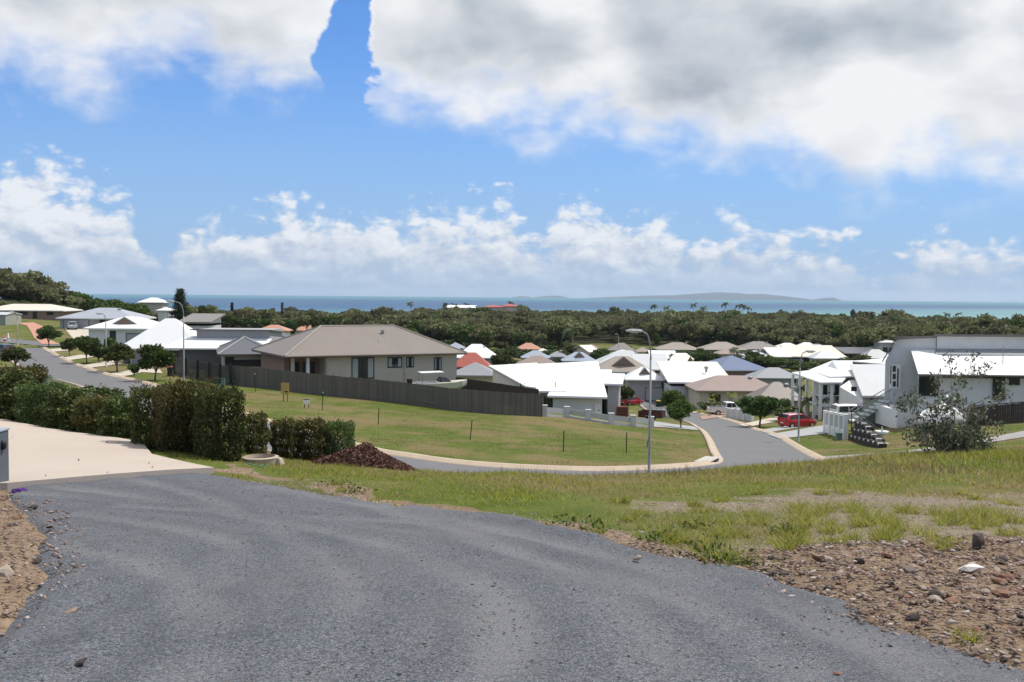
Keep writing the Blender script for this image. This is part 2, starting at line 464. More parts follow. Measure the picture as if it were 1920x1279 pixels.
def rough(x, y):
    """small lumps of the bare and grassy foreground"""
    x = np.asarray(x, float); y = np.asarray(y, float)
    if not FORE: return np.zeros(x.shape)
    sr = sdist(x, y, FORE[0]); sl = sdist(x, y, FORE[1]); sg = sdist(x, y, FORE[2])
    z = vnoise(x, y, 1.7, 3) * .05 + vnoise(x, y, .5, 4) * .022
    z = z + (np.clip(sr + .3, 0, 1)) * (vnoise(x, y, .8, 5) * .05 + vnoise(x, y, .25, 6) * .025)
    z = z + (np.clip(sl + .3, 0, 1)) * (.04 + vnoise(x, y, .8, 7) * .05 + vnoise(x, y, .25, 8) * .025)
    return z * np.clip(-sg / .4, 0, 1) * np.clip((46 - np.hypot(x, y)) / 6, 0, 1)
FORE = []
def surf(x, y): return ground(x, y) + rough(x, y)
def gz(x, y): return float(ground(np.array([x]), np.array([y]))[0])
def gxy(px, D):
    p = at(px, 557, D); return p[0], p[1]
def spot(px, D):
    x, y = gxy(px, D); return np.array([x, y, gz(x, y)])
_T = np.concatenate([np.arange(3, 40, .1), np.arange(40, 200, .25), np.arange(200, 900, 1.0)])
def hit(px, py, lift=0.0, t0=3.0):
    """where the sight line of this spot of the photograph meets the ground (or a level above it)"""
    d = ray(px, py); T = _T[_T >= t0]
    h = CAM[2] + d[2] * T - ground(d[0] * T, d[1] * T) - lift
    i = np.argmax(h <= 0)
    if h[i] > 0: i = len(T) - 1
    return CAM + d * T[i]

def hits(pts): return np.array([hit(*p) for p in pts])

def sdist(x, y, poly):
    """signed distance to a polygon (positive inside)"""
    x = np.asarray(x, float); y = np.asarray(y, float)
    d = np.full(x.shape, 1e9); ins = np.zeros(x.shape, bool)
    P = [(p[0], p[1]) for p in poly]
    for (ax, ay), (bx, by) in zip(P, P[1:] + P[:1]):
        ex, ey = bx - ax, by - ay
        t = np.clip(((x - ax) * ex + (y - ay) * ey) / (ex * ex + ey * ey + 1e-12), 0, 1)
        d = np.minimum(d, np.hypot(x - ax - t * ex, y - ay - t * ey))
        c = ((ay > y) != (by > y)) & (x < (bx - ax) * (y - ay) / (by - ay + 1e-12) + ax)
        ins ^= c
    return np.where(ins, d, -d)

def vnoise(x, y, s, seed=0):
    """smooth value noise in the ground plane, -1..1"""
    x = np.asarray(x, float) / s; y = np.asarray(y, float) / s
    xi = np.floor(x).astype(np.int64); yi = np.floor(y).astype(np.int64); fx = x - xi; fy = y - yi
    fx = fx * fx * (3 - 2 * fx); fy = fy * fy * (3 - 2 * fy)
    def h(i, j):
        n = (i * 374761393 + j * 668265263 + seed * 974634223) & 0x7fffffff
        n = ((n ^ (n >> 13)) * 1274126177) & 0x7fffffff
        return ((n ^ (n >> 16)) & 0xffff) / 32767.5 - 1
    return (h(xi, yi) * (1 - fx) + h(xi + 1, yi) * fx) * (1 - fy) + (h(xi, yi + 1) * (1 - fx) + h(xi + 1, yi + 1) * fx) * fy

def catmull(pts, step):
    pts = [np.array(p, float) for p in pts]; out = []
    for i in range(len(pts) - 1):
        p0 = pts[max(i - 1, 0)]; p1 = pts[i]; p2 = pts[i + 1]; p3 = pts[min(i + 2, len(pts) - 1)]
        n = max(2, int(np.linalg.norm(p2 - p1) / step))
        for k in range(n):
            t = k / n
            out.append(.5 * ((2 * p1) + (-p0 + p2) * t + (2 * p0 - 5 * p1 + 4 * p2 - p3) * t * t + (-p0 + 3 * p1 - 3 * p2 + p3) * t ** 3))
    out.append(pts[-1])
    return np.array(out)

# ------------------------------------------------------------------ road lines (metres)
K1 = catmull([(-67.8, 145.5), (-54.3, 122), (-46.8, 110), (-39.8, 99.8), (-33.2, 91), (-20.5, 71), (-8.4, 52.2), (-5.2, 49.2), (-2, 47.4), (1.2, 46.6), (4.2, 46.7), (6.8, 47.6), (9.0, 49.2),
              (10.6, 51.5), (11.6, 55), (12.4, 60), (15.8, 80), (18.7, 100), (20.2, 113), (20.6, 128), (20.2, 143), (20.6, 156), (22, 176), (25, 204)], 1.0)
def offset(line, d):
    t = np.gradient(line, axis=0); t /= np.linalg.norm(t, axis=1)[:, None]
    n = np.stack([-t[:, 1], t[:, 0]], 1)
    return line + n * d
ROADW = 5.3
K2 = offset(K1, -ROADW)
def near_line(x, y, line, w):
    d = np.full(x.shape, 1e9)
    for p in line[::2]:
        d = np.minimum(d, np.hypot(x - p[0], y - p[1]))
    return d < w
KC = offset(K1, -ROADW / 2)
SIDE = catmull([(-66.5, 150.5), (-75, 158), (-92, 172), (-130, 200)], 2.0)

# outlines of the foreground surfaces, on the ground
GRAVEL_PX = [(405, 893), (470, 903), (530, 915), (600, 926), (690, 944), (760, 958), (830, 964), (880, 964), (945, 968), (1000, 985), (1120, 1016), (1240, 1040), (1320, 1056), (1380, 1072), (1500, 1112), (1650, 1172), (1800, 1224), (1915, 1256)]
GP = [tuple(p[:2]) for p in hits(GRAVEL_PX)]
GRAVEL = [(GP[0][0] - .5, GP[0][1] + .75)] + GP + [(3.6, 4.6), (5.0, 2.0), (7, -8), (-6, -8), (-4.0, 2.0), (-3.0, 5.2)] + [tuple(p[:2]) for p in hits([(0, 1205), (60, 1140), (95, 1085), (70, 1040), (95, 1005), (60, 965), (30, 940)])] + [(hit(14, 922)[0] - .3, hit(14, 922)[1] + .8)]
SLAB_F = [tuple(hit(14, 919)[:2]), tuple(hit(402, 888)[:2])]
SLAB = [SLAB_F[0], SLAB_F[1], (-8.2, 23.0), tuple(spot(262, 27)[:2]), tuple(spot(120, 31.0)[:2]), tuple(spot(0, 34.8)[:2]), (-26, 38.5), (-26, 16.5), (-13, 15.6)]
RUBBLE = [tuple(p[:2]) for p in hits([(1180, 1024), (1380, 1072), (1650, 1172), (1915, 1256)])] + [(3.6, 4.6), (6, 1), (12, 4), (14, 12)] + [tuple(p[:2]) for p in hits([(1915, 1018), (1760, 1018), (1600, 1030), (1480, 1046), (1380, 1052)])]
SPARSE = [tuple(p[:2]) for p in hits([(1150, 985), (1280, 1040), (1400, 1055), (1600, 1040), (1915, 1030)])] + [(14, 12), (18, 18)] + [tuple(p[:2]) for p in hits([(1915, 922), (1700, 926), (1500, 925), (1330, 935), (1180, 952)])]
DIRTL = [tuple(p[:2]) for p in hits([(0, 925), (35, 930), (75, 965), (100, 1005), (80, 1040), (110, 1085), (70, 1140), (0, 1215)])] + [(-5.5, 5), (-12, 8), (-13, 15.5)]
VERGE = [tuple(p[:2]) for p in hits([(404, 880), (450, 890), (530, 905), (620, 925), (760, 952), (900, 968), (1010, 990), (1150, 1022), (1260, 1046), (1380, 1076), (1380, 1050), (1250, 1020), (1120, 1000), (1000, 968), (880, 952), (760, 938), (620, 908), (530, 893), (470, 880), (440, 868)])]
PLOT = [(-32.0, 92), (-7.5, 52.8), (-1.5, 47.8), (5.0, 47.2), (10.2, 51.7), (12, 61), (15.2, 80), (17.4, 96), (13.2, 92), (2.5, 80.5), (-13, 94), (-24, 92)]

FORE[:] = [RUBBLE, DIRTL, GRAVEL]

# ------------------------------------------------------------------ ground sheet
def ground_sheet():
    rr = [1.2]
    while rr[-1] < 1150: rr.append(rr[-1] * 1.0125 + .012)
    rr = np.array(rr)
    th = np.concatenate([np.linspace(-math.pi, -.75, 22)[:-1], np.linspace(-.75, -.56, 10)[:-1], np.linspace(-.56, .56, 300), np.linspace(.56, .75, 10)[1:], np.linspace(.75, math.pi, 22)[1:]])
    RR, TT = np.meshgrid(rr, th, indexing='ij')
    X = RR * np.sin(TT); Y = RR * np.cos(TT)
    Z = ground(X, Y)
    near = RR < 120
    road = near_line(X, Y, KC, ROADW / 2 + .35) | near_line(X, Y, SIDE, 2.8)
    Z = Z - .16 * road
    sg = np.where(near, sdist(X, Y, GRAVEL), -9)
    ss = np.where(near, sdist(X, Y, SLAB), -9)
    Z -= np.clip(sg + .12, 0, .3) * .45
    Z -= .2 * (ss > .12)
    sr = np.where(near, sdist(X, Y, RUBBLE), -9); sp = np.where(near, sdist(X, Y, SPARSE), -9); sl = np.where(near, sdist(X, Y, DIRTL), -9); sv = np.where(near, sdist(X, Y, VERGE), -9)
    Z += np.where(near, rough(X, Y), 0) * (ss < -.1)
    wob = vnoise(X, Y, .9, 9) * .35 + vnoise(X, Y, .3, 10) * .2
    bare = np.clip(np.maximum.reduce([sr + wob + .25, sl + wob * .4 + .7]) / .4 + .5, 0, 1)
    bare = np.maximum(bare, np.clip((sv + wob * .8) / .35 + .4, 0, 1) * .85)
    stony = np.clip((sp + wob * 2.0) / 1.0 + .45, 0, 1)
    stony *= np.clip(.62 + .8 * vnoise(X, Y, 2.6, 12) + .4 * vnoise(X, Y, .9, 13), 0, 1)
    wood = np.clip((RR - 372) / 20, 0, 1)
    n, k = len(rr), len(th)
    v = np.stack([X, Y, Z], -1).reshape(-1, 3)
    i = np.arange(n - 1)[:, None] * k + np.arange(k - 1)[None, :]
    f = np.stack([i, i + k, i + k + 1, i + 1], -1).reshape(-1, 4)
    me = npmesh('ground', v, f, None, True)
    ca = me.attributes.new('zone', 'FLOAT_COLOR', 'POINT')
    lot = np.clip(sdist(X, Y, PLOT) / 1.0 + .5, 0, 1)
    ca.data.foreach_set('color', np.stack([bare, stony, wood, lot], -1).astype(np.float32).ravel())
    return me

mg = bpy.data.materials.new('ground_grass_and_dirt'); mg.use_nodes = True
t = NT(mg.node_tree); b = t.n['Principled BSDF']
tc = t.new('ShaderNodeNewGeometry').outputs['Position']
va = t.new('ShaderNodeAttribute', attribute_name='zone')
sx = t.new('ShaderNodeSeparateColor'); t.l.new(va.outputs['Color'], sx.inputs[0])
bare, stony, wood = sx.outputs
n_big = t.noise(tc, .11, 4, .6); n_mid = t.noise(tc, .9, 5, .62); n_fine = t.noise(tc, 14, 4, .65); n_grit = t.noise(tc, 90, 3, .6)
g = t.mix(t.step(n_mid, .35, .7), (.082, .112, .020), (.120, .145, .030))
g = t.mix(t.m('MULTIPLY', t.step(t.noise(tc, .17, 6, .68), .43, .60), .9), g, (.195, .150, .072))
g = t.mix(t.m('MULTIPLY', t.step(n_fine, .45, .75), .3), g, (.050, .066, .014))
d = t.mix(t.step(n_mid, .3, .7), (.22, .155, .10), (.32, .235, .165))
d = t.mix(t.step(n_fine, .42, .62), d, (.15, .10, .065))
d = t.mix(t.step(n_grit, .55, .72), d, (.36, .29, .22))
s = t.mix(t.step(n_fine, .35, .65), (.175, .140, .095), (.27, .22, .165))
s = t.mix(t.step(n_grit, .56, .72), s, (.40, .35, .29))
s = t.mix(t.m('MULTIPLY', t.step(n_mid, .48, .62), .55), s, (.165, .150, .06))
c = t.mix(t.step(t.m('ADD', stony, t.m('MULTIPLY', t.m('SUBTRACT', n_fine, .5), .5)), .3, .6), g, s)
c = t.mix(t.step(t.m('ADD', bare, t.m('MULTIPLY', t.m('SUBTRACT', n_fine, .5), .6)), .35, .65), c, d)
c = t.mix(wood, c, (.06, .065, .028))
t.l.new(c, b.inputs['Base Color']); b.inputs['Roughness'].default_value = .95; b.inputs['Specular IOR Level'].default_value = .1
bp = t.new('ShaderNodeBump'); bp.inputs['Strength'].default_value = .7; bp.inputs['Distance'].default_value = .04
t.l.new(t.m('ADD', n_fine, t.m('MULTIPLY', n_grit, .5)), bp.inputs['Height']); t.l.new(bp.outputs[0], b.inputs['Normal'])
gm = ground_sheet(); gm.materials.append(mg)
tag(link('ground', gm), kind='structure')

# ------------------------------------------------------------------ gravel drive: a raised sheet with wheel ruts
mgr = bpy.data.materials.new('blue_grey_gravel'); mgr.use_nodes = True
t = NT(mgr.node_tree); b = t.n['Principled BSDF']
tc = t.new('ShaderNodeNewGeometry').outputs['Position']
vo = t.new('ShaderNodeTexVoronoi', feature='F1'); t.l.new(tc, vo.inputs['Vector']); vo.inputs['Scale'].default_value = 95
v2 = t.new('ShaderNodeTexVoronoi', feature='F1'); t.l.new(tc, v2.inputs['Vector']); v2.inputs['Scale'].default_value = 42
rs = t.new('ShaderNodeSeparateColor'); t.l.new(vo.outputs['Color'], rs.inputs[0])
r2 = t.new('ShaderNodeSeparateColor'); t.l.new(v2.outputs['Color'], r2.inputs[0])
big = t.noise(tc, .55, 4, .55); patch = t.noise(tc, 1.9, 5, .6)
c = t.mix(rs.outputs[0], (.044, .054, .070), (.195, .210, .235))
c = t.mix(t.m('MULTIPLY', t.step(rs.outputs[1], .86, .90), .8), c, (.29, .29, .285))
c = t.mix(t.m('MULTIPLY', t.step(rs.outputs[2], .88, .92), .7), c, (.20, .13, .10))
c = t.mix(t.m('MULTIPLY', t.step(r2.outputs[0], .80, .9), .55), c, (.05, .055, .065))
c = t.mix(t.m('MULTIPLY', t.step(big, .40, .66), .30), c, (.155, .152, .152))
c = t.mix(t.m('MULTIPLY', t.step(patch, .56, .72), .28), c, (.050, .055, .065))
ra = t.new('ShaderNodeAttribute', attribute_name='track')
rb = t.new('ShaderNodeAttribute', attribute_name='windrow')
c = t.mix(t.m('MULTIPLY', rb.outputs['Fac'], .30), c, (.058, .064, .076))
c = t.mix(t.m('MULTIPLY', ra.outputs['Fac'], .55), c, (.235, .232, .232))
t.l.new(c, b.inputs['Base Color']); b.inputs['Roughness'].default_value = .9; b.inputs['Specular IOR Level'].default_value = .2
bp = t.new('ShaderNodeBump'); bp.inputs['Strength'].default_value = .9; bp.inputs['Distance'].default_value = .012
t.l.new(t.m('ADD', t.m('MULTIPLY', vo.outputs['Distance'], -1.0), t.m('MULTIPLY', v2.outputs['Distance'], -.8)), bp.inputs['Height']); t.l.new(bp.outputs[0], b.inputs['Normal'])

RUTS = [catmull(q, .25) for q in ([(-1.6, 2), (-1.0, 6.3), (-1.9, 10), (-4.2, 14.5), (-7.0, 18.5)], [(.4, 2), (.9, 6.3), (.2, 10), (-2.4, 15), (-5.4, 19.5)], [(2.2, 2), (2.4, 6), (1.4, 9), (-.9, 13), (-4.2, 17)], [(-2.6, 3.5), (-2.4, 7.5), (-2.9, 10.5), (-4.9, 12.6), (-6.5, 13.6)],
    [(-.6, 3), (.0, 6.6), (-.6, 9.4), (-2.6, 12.2), (-5.6, 14.6), (-8.0, 15.8)], [(1.2, 3), (1.7, 6.0), (1.0, 8.6), (-1.0, 11.6), (-4.4, 14.2), (-7.6, 16.8)], [(3.0, 4), (2.4, 7.6), (.6, 10.8), (-2.0, 12.9), (-5.4, 14.0)], [(-1.9, 4), (-1.9, 6.5), (-3.2, 9.0), (-4.6, 10.4)])]
def gravel_sheet():
    rr = [1.0]
    while rr[-1] < 23: rr.append(rr[-1] * 1.011 + .01)
    th = np.concatenate([np.linspace(-math.pi, -.62, 20)[:-1], np.linspace(-.62, .62, 230), np.linspace(.62, math.pi, 20)[1:]])
    RR, TT = np.meshgrid(np.array(rr), th, indexing='ij')
    X = RR * np.sin(TT); Y = RR * np.cos(TT)
    sd = sdist(X, Y, GRAVEL) + vnoise(X, Y, .6, 21) * .13 + vnoise(X, Y, .2, 22) * .06
    Z = ground(X, Y) + np.clip(sd * .35, -.12, .03)
    # windrow of loose gravel along the far edge
    lip = [np.array(p) for p in hits([(760, 962), (850, 972), (930, 976), (1000, 992), (1110, 1020)])[:, :2]]
    dl = np.full(X.shape, 9.0)
    for q in catmull(lip, .1): dl = np.minimum(dl, np.hypot(X - q[0], Y - q[1]))
    Z += .075 * np.exp(-(dl / .22) ** 2) * (sd > -.2)
    tr = np.zeros(X.shape); wr = np.zeros(X.shape)
    for k, q in enumerate(RUTS):
        dr = np.full(X.shape, 9.0)
        for p in q: dr = np.minimum(dr, np.hypot(X - p[0], Y - p[1]))
        dr = dr + .08 * vnoise(X, Y, .8, 30 + k)
        Z -= .014 * np.exp(-(dr / .2) ** 2); Z += .012 * np.exp(-((dr - .34) / .13) ** 2)
        wr = np.maximum(wr, np.exp(-((dr - .36) / .14) ** 2) * np.clip(.5 + .9 * vnoise(X, Y, 1.2, 60 + k), 0, 1))
        tr = np.maximum(tr, np.exp(-(dr / (.15 + .05 * (k % 3))) ** 2) * np.clip(.55 + .9 * vnoise(X, Y, 1.6, 40 + k), 0, 1))
    # shallow scour hollows and cracks by the left edge
    Z += vnoise(X, Y, 1.1, 50) * .012 + vnoise(X, Y, .35, 51) * .006
    cr = np.abs(vnoise(X, Y, .55, 52) + .5 * vnoise(X, Y, .22, 53))
    wash = np.clip(1 - (sdist(X, Y, DIRTL) * -1 - .2) / 1.3, 0, 1) * (vnoise(X, Y, .9, 54) > 0)
    Z -= .05 * wash * np.exp(-(cr / .07) ** 2)
    n, k = X.shape
    v = np.stack([X, Y, Z], -1).reshape(-1, 3)
    i = np.arange(n - 1)[:, None] * k + np.arange(k - 1)[None, :]
    f = np.stack([i, i + k, i + k + 1, i + 1], -1).reshape(-1, 4)
    keep = (sd.ravel()[f] > -.3).any(1)
    f = f[keep]
    used = np.unique(f); re = np.full(len(v), -1); re[used] = np.arange(len(used))
    me = npmesh('gravel_drive', v[used], re[f], mgr, True)
    me.attributes.new('track', 'FLOAT', 'POINT').data.foreach_set('value', tr.ravel()[used].astype(np.float32))
    me.attributes.new('windrow', 'FLOAT', 'POINT').data.foreach_set('value', wr.ravel()[used].astype(np.float32))
    return me
tag(link('gravel_drive', gravel_sheet()), kind='structure')

# ------------------------------------------------------------------ concrete driveway slab with a real front edge
def slab_mesh():
    xs = np.arange(-26.5, -4.5, .35); ys = np.arange(15, 39.5, .35)
    mb = bmesh.new()
    vs = [mb.verts.new((x, y, 0)) for x, y in SLAB]
    mb.faces.new(vs)
    for x in xs[::3]: bmesh.ops.bisect_plane(mb, geom=mb.verts[:] + mb.edges[:] + mb.faces[:], plane_co=(x, 0, 0), plane_no=(1, 0, 0))
    for y in ys[::3]: bmesh.ops.bisect_plane(mb, geom=mb.verts[:] + mb.edges[:] + mb.faces[:], plane_co=(0, y, 0), plane_no=(0, 1, 0))
    for q in mb.verts: q.co.z = gz(q.co.x, q.co.y) + .115
    e = bmesh.ops.extrude_face_region(mb, geom=mb.faces[:])
    for q in [a for a in e['geom'] if isinstance(a, bmesh.types.BMVert)]: q.co.z -= .32
    bmesh.ops.recalc_face_normals(mb, faces=mb.faces[:])
    me = bpy.data.meshes.new('concrete_driveway'); mb.to_mesh(me); mb.free()
    return me
mc = bpy.data.materials.new('exposed_concrete'); mc.use_nodes = True
t = NT(mc.node_tree); b = t.n['Principled BSDF']
tc = t.new('ShaderNodeNewGeometry').outputs['Position']
c = t.mix(t.noise(tc, .5, 5, .6), (.415, .345, .285), (.52, .445, .375))
c = t.mix(t.step(t.noise(tc, 130, 2, .5), .56, .72), c, (.33, .27, .22))
c = t.mix(t.m('MULTIPLY', t.step(t.noise(tc, 1.3, 6, .7), .60, .74), .30), c, (.30, .26, .22))
t.l.new(c, b.inputs['Base Color']); b.inputs['Roughness'].default_value = .85
bp = t.new('ShaderNodeBump'); bp.inputs['Strength'].default_value = .4; bp.inputs['Distance'].default_value = .008
t.l.new(t.noise(tc, 120, 3, .6), bp.inputs['Height']); t.l.new(bp.outputs[0], b.inputs['Normal'])
sm = slab_mesh(); sm.materials.append(mc)
tag(link('concrete_driveway', sm), kind='structure')

# ------------------------------------------------------------------ asphalt, kerbs, crossovers
ma = bpy.data.materials.new('asphalt'); ma.use_nodes = True
t = NT(ma.node_tree); b = t.n['Principled BSDF']
tc = t.new('ShaderNodeNewGeometry').outputs['Position']
c = t.mix(t.noise(tc, .25, 4, .6), (.135, .135, .140), (.180, .178, .178))
c = t.mix(t.step(t.noise(tc, 22, 3, .7), .5, .75), c, (.105, .105, .11))
c = t.mix(t.m('MULTIPLY', t.step(t.noise(tc, 1.1, 5, .65), .62, .75), .4), c, (.10, .10, .105))
t.l.new(c, b.inputs['Base Color']); b.inputs['Roughness'].default_value = .85; b.inputs['Specular IOR Level'].default_value = .25

def ribbon(name, A, B, m, dz=.02, n=5, kind='structure'):
    A = np.array(A)[:, :2]; B = np.array(B)[:, :2]
    w_ = np.linspace(0, 1, n)
    P2 = A[:, None, :] * (1 - w_[None, :, None]) + B[:, None, :] * w_[None, :, None]
    Z = ground(P2[..., 0], P2[..., 1]) + dz
    v = np.concatenate([P2, Z[..., None]], -1).reshape(-1, 3)
    i = np.arange(len(A) - 1)[:, None] * n + np.arange(n - 1)[None, :]
    f = np.stack([i, i + 1, i + n + 1, i + n], -1).reshape(-1, 4)
    o = link(name, npmesh(name, v, f, m, True))
    return tag(o, kind=kind)
ribbon('road', K1, K2, ma, .0, 6)
ribbon('side_road', offset(SIDE, 2.6), offset(SIDE, -2.6), ma, .006, 5)

M_KERB = mat('kerb_concrete', (.45, .36, .265), .85, .22, .9, .2, 40)
def kerb(name, line, side, w_=.55, h=.13):
    """layback kerb: channel, sloping face, flat back"""
    prof = [(-.02, -.1), (0.0, .012), (.22, .018), (.36, h), (w_, h + .015), (w_ + .02, -.1)]
    n = len(prof); rows = []
    for u, z in prof:
        q = offset(line, side * u); rows.append(np.concatenate([q, (ground(line[:, 0], line[:, 1]) + z)[:, None]], 1))
    v = np.stack(rows, 1).reshape(-1, 3)
    i = np.arange(len(line) - 1)[:, None] * n + np.arange(n - 1)[None, :]
    f = np.stack([i, i + 1, i + n + 1, i + n], -1).reshape(-1, 4)
    me = npmesh(name, v, f, M_KERB)
    bm = bmesh.new(); bm.from_mesh(me); bmesh.ops.recalc_face_normals(bm, faces=bm.faces[:]); bm.to_mesh(me); bm.free()
    return tag(link(name, me), kind='structure')
kerb('kerb', K1, 1)
kerb('kerb', K2, -1)

M_PATH = mat('grey_path', (.30, .285, .27), .85, .2, .6, .15, 30)
M_DRIVE = mat('driveway_concrete', (.50, .44, .36), .85, .18, .5)
M_BRICKDRIVE = mat('salmon_paving', (.47, .24, .165), .85, .22, 1.5)
M_DRIVEGREY = mat('grey_driveway', (.34, .34, .34), .85, .16, .5)
def drive(name, a_px, b_px, m, dz=.07, step=2.0):
    return ribbon(name, catmull(hits(a_px)[:, :2], step), catmull(hits(b_px)[:, :2], step), m, dz) if len(a_px) == len(b_px) else None
def drive2(name, a, b, m, dz=.06, n=24):
    """strip between two edge lines given as places in the photograph"""
    def rs(q):
        q = np.array(q, float); s_ = np.concatenate([[0], np.cumsum(np.linalg.norm(np.diff(q, axis=0), axis=1))]); u = np.linspace(0, s_[-1], n)
        return np.stack([np.interp(u, s_, q[:, 0]), np.interp(u, s_, q[:, 1])], 1)
    A = np.array([hit(*p)[:2] for p in rs(a)]); B = np.array([hit(*p)[:2] for p in rs(b)])
    return ribbon(name, A, B, m, dz, 6)
drive2('brick_driveway', [(30, 607), (50, 611), (58, 622), (64, 634), (78, 646)], [(62, 605), (82, 613), (80, 624), (90, 636), (112, 646)], M_BRICKDRIVE)
drive2('driveway', [(120, 615), (134, 632), (150, 646)], [(176, 614), (172, 628), (176, 650)], M_DRIVE)
drive2('driveway', [(84, 656), (112, 654)], [(92, 661), (140, 657)], M_DRIVE)
drive2('driveway', [(114, 672), (150, 666)], [(124, 677), (190, 668)], M_DRIVE)
drive2('driveway', [(150, 687), (210, 677)], [(160, 692), (235, 682)], M_DRIVE)
drive2('driveway', [(204, 702), (262, 692), (300, 694)], [(226, 709), (266, 699), (305, 701)], M_DRIVE)
drive2('driveway', [(1424, 808), (1450, 803), (1490, 798)], [(1436, 813), (1462, 808), (1505, 801)], M_DRIVEGREY, .05)
drive2('driveway', [(1440, 816), (1500, 806), (1556, 796)], [(1462, 824), (1520, 817), (1556, 813)], M_DRIVEGREY, .05)
drive2('driveway', [(1312, 781), (1340, 777), (1384, 772)], [(1316, 788), (1350, 783), (1388, 779)], mat('red_brick_paving', (.33, .22, .17), .85, .2, 1.5))
drive2('driveway', [(1386, 797), (1410, 792), (1470, 779)], [(1402, 802), (1424, 797), (1478, 788)], M_DRIVE)
drive2('driveway', [(1218, 744), (1240, 742), (1275, 741)], [(1222, 748), (1248, 746), (1280, 744)], M_DRIVEGREY)
drive2('driveway', [(1222, 790), (1262, 796), (1304, 801)], [(1226, 801), (1266, 804), (1314, 808)], M_DRIVEGREY, .05)
drive2('footpath', [(1536, 857), (1560, 856), (1620, 852), (1700, 846), (1800, 832), (1925, 808)], [(1536, 868), (1560, 867), (1620, 862), (1700, 853), (1800, 839), (1925, 820)], M_PATH, .03, 40)

# storm-water inlet on the corner
p = spot(1338, 52.2)
ci = empty('kerb_inlet', (10.45, 51.9, gz(10.45, 51.9)), R(62))
MB().box(-1.0, 1.0, 0.0, .75, -.1, .17).build('lintel', M_CONC, ci, bevel=.03)
MB().box(-.8, .8, -.03, .02, .03, .13).build('opening', M_DARK, ci)
tag(ci, 'pale concrete storm drain inlet set into the kerb at the corner', 'drain')

# ------------------------------------------------------------------ sea, island
msea = bpy.data.materials.new('sea_water'); msea.use_nodes = True
t = NT(msea.node_tree); b = t.n['Principled BSDF']
tc = t.new('ShaderNodeNewGeometry').outputs['Position']
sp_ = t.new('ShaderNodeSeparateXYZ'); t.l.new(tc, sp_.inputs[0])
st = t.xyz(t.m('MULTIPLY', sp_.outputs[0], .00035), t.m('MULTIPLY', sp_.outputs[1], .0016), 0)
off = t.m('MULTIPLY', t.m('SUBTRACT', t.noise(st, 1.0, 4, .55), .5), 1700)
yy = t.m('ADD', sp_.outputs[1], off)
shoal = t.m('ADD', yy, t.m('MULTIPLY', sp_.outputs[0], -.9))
c = t.mix(t.step(yy, 4300, 6300), (.022, .085, .18), (.022, .165, .215))  # dark blue nearer band: cloud shadow, along with depth, put into the water colour
c = t.mix(t.step(shoal, 700, 2300), (.15, .31, .31), c)
c = t.mix(t.m('MULTIPLY', t.step(t.noise(st, 9, 4, .6), .5, .7), .25), c, (.05, .13, .19))
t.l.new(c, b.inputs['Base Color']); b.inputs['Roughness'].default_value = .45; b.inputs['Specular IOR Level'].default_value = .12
bp = t.new('ShaderNodeBump'); bp.inputs['Strength'].default_value = .8; bp.inputs['Distance'].default_value = .6
t.l.new(t.noise(tc, .12, 6, .65), bp.inputs['Height']); t.l.new(bp.outputs[0], b.inputs['Normal'])
rr = np.geomspace(600, 19500, 60); th = np.linspace(-1.25, 1.25, 120)
RR, TT = np.meshgrid(rr, th, indexing='ij')
v = np.stack([RR * np.sin(TT), RR * np.cos(TT), np.full(RR.shape, SEA_Z)], -1).reshape(-1, 3)
i = np.arange(59)[:, None] * 120 + np.arange(119)[None, :]
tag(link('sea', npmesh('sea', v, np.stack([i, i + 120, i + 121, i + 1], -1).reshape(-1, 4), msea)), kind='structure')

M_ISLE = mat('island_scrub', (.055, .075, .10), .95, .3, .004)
def island(name, prof, D, thick):
    """ridge whose crest follows the skyline, with spurs and its own breadth"""
    pts = np.array([at(px, py, D) for px, py in prof]); n = 90
    X = np.linspace(pts[0, 0], pts[-1, 0], n); H = np.interp(X, pts[:, 0], pts[:, 2])
    ys = np.linspace(-1, 1, 17)
    XX, VV = np.meshgrid(X, ys, indexing='ij')
    hh = np.maximum(H, 1)[:, None] * np.maximum(0, 1 - np.abs(VV) ** 1.4) * (1 + .22 * vnoise(XX, VV * thick, 420, 3) * np.abs(VV)) - 3
    v = np.stack([XX, D + VV * thick, hh], -1).reshape(-1, 3)
    i = np.arange(n - 1)[:, None] * 17 + np.arange(16)[None, :]
    return tag(link(name, npmesh(name, v, np.stack([i, i + 17, i + 18, i + 1], -1).reshape(-1, 4), M_ISLE, True)), kind='structure')
island('island', [(1108, 558.5), (1150, 556.5), (1200, 554.5), (1235, 553.5), (1260, 553.5), (1300, 550.5), (1345, 547.8), (1385, 549.0), (1400, 551), (1430, 550.8), (1455, 553.5), (1490, 558), (1508, 562)], 15000, 1400)
island('island', [(1520, 562.5), (1540, 559), (1562, 557.5), (1573, 562.6)], 14000, 300)
island('island', [(960, 557), (978, 554.6), (995, 556.6)], 17500, 500)
island('island', [(1002, 557), (1030, 554.2), (1048, 554.2), (1064, 557.5)], 17500, 600)

# ------------------------------------------------------------------ foliage
def unit(n, rng):
    v = rng.normal(size=(n, 3)); return v / np.linalg.norm(v, axis=1)[:, None]

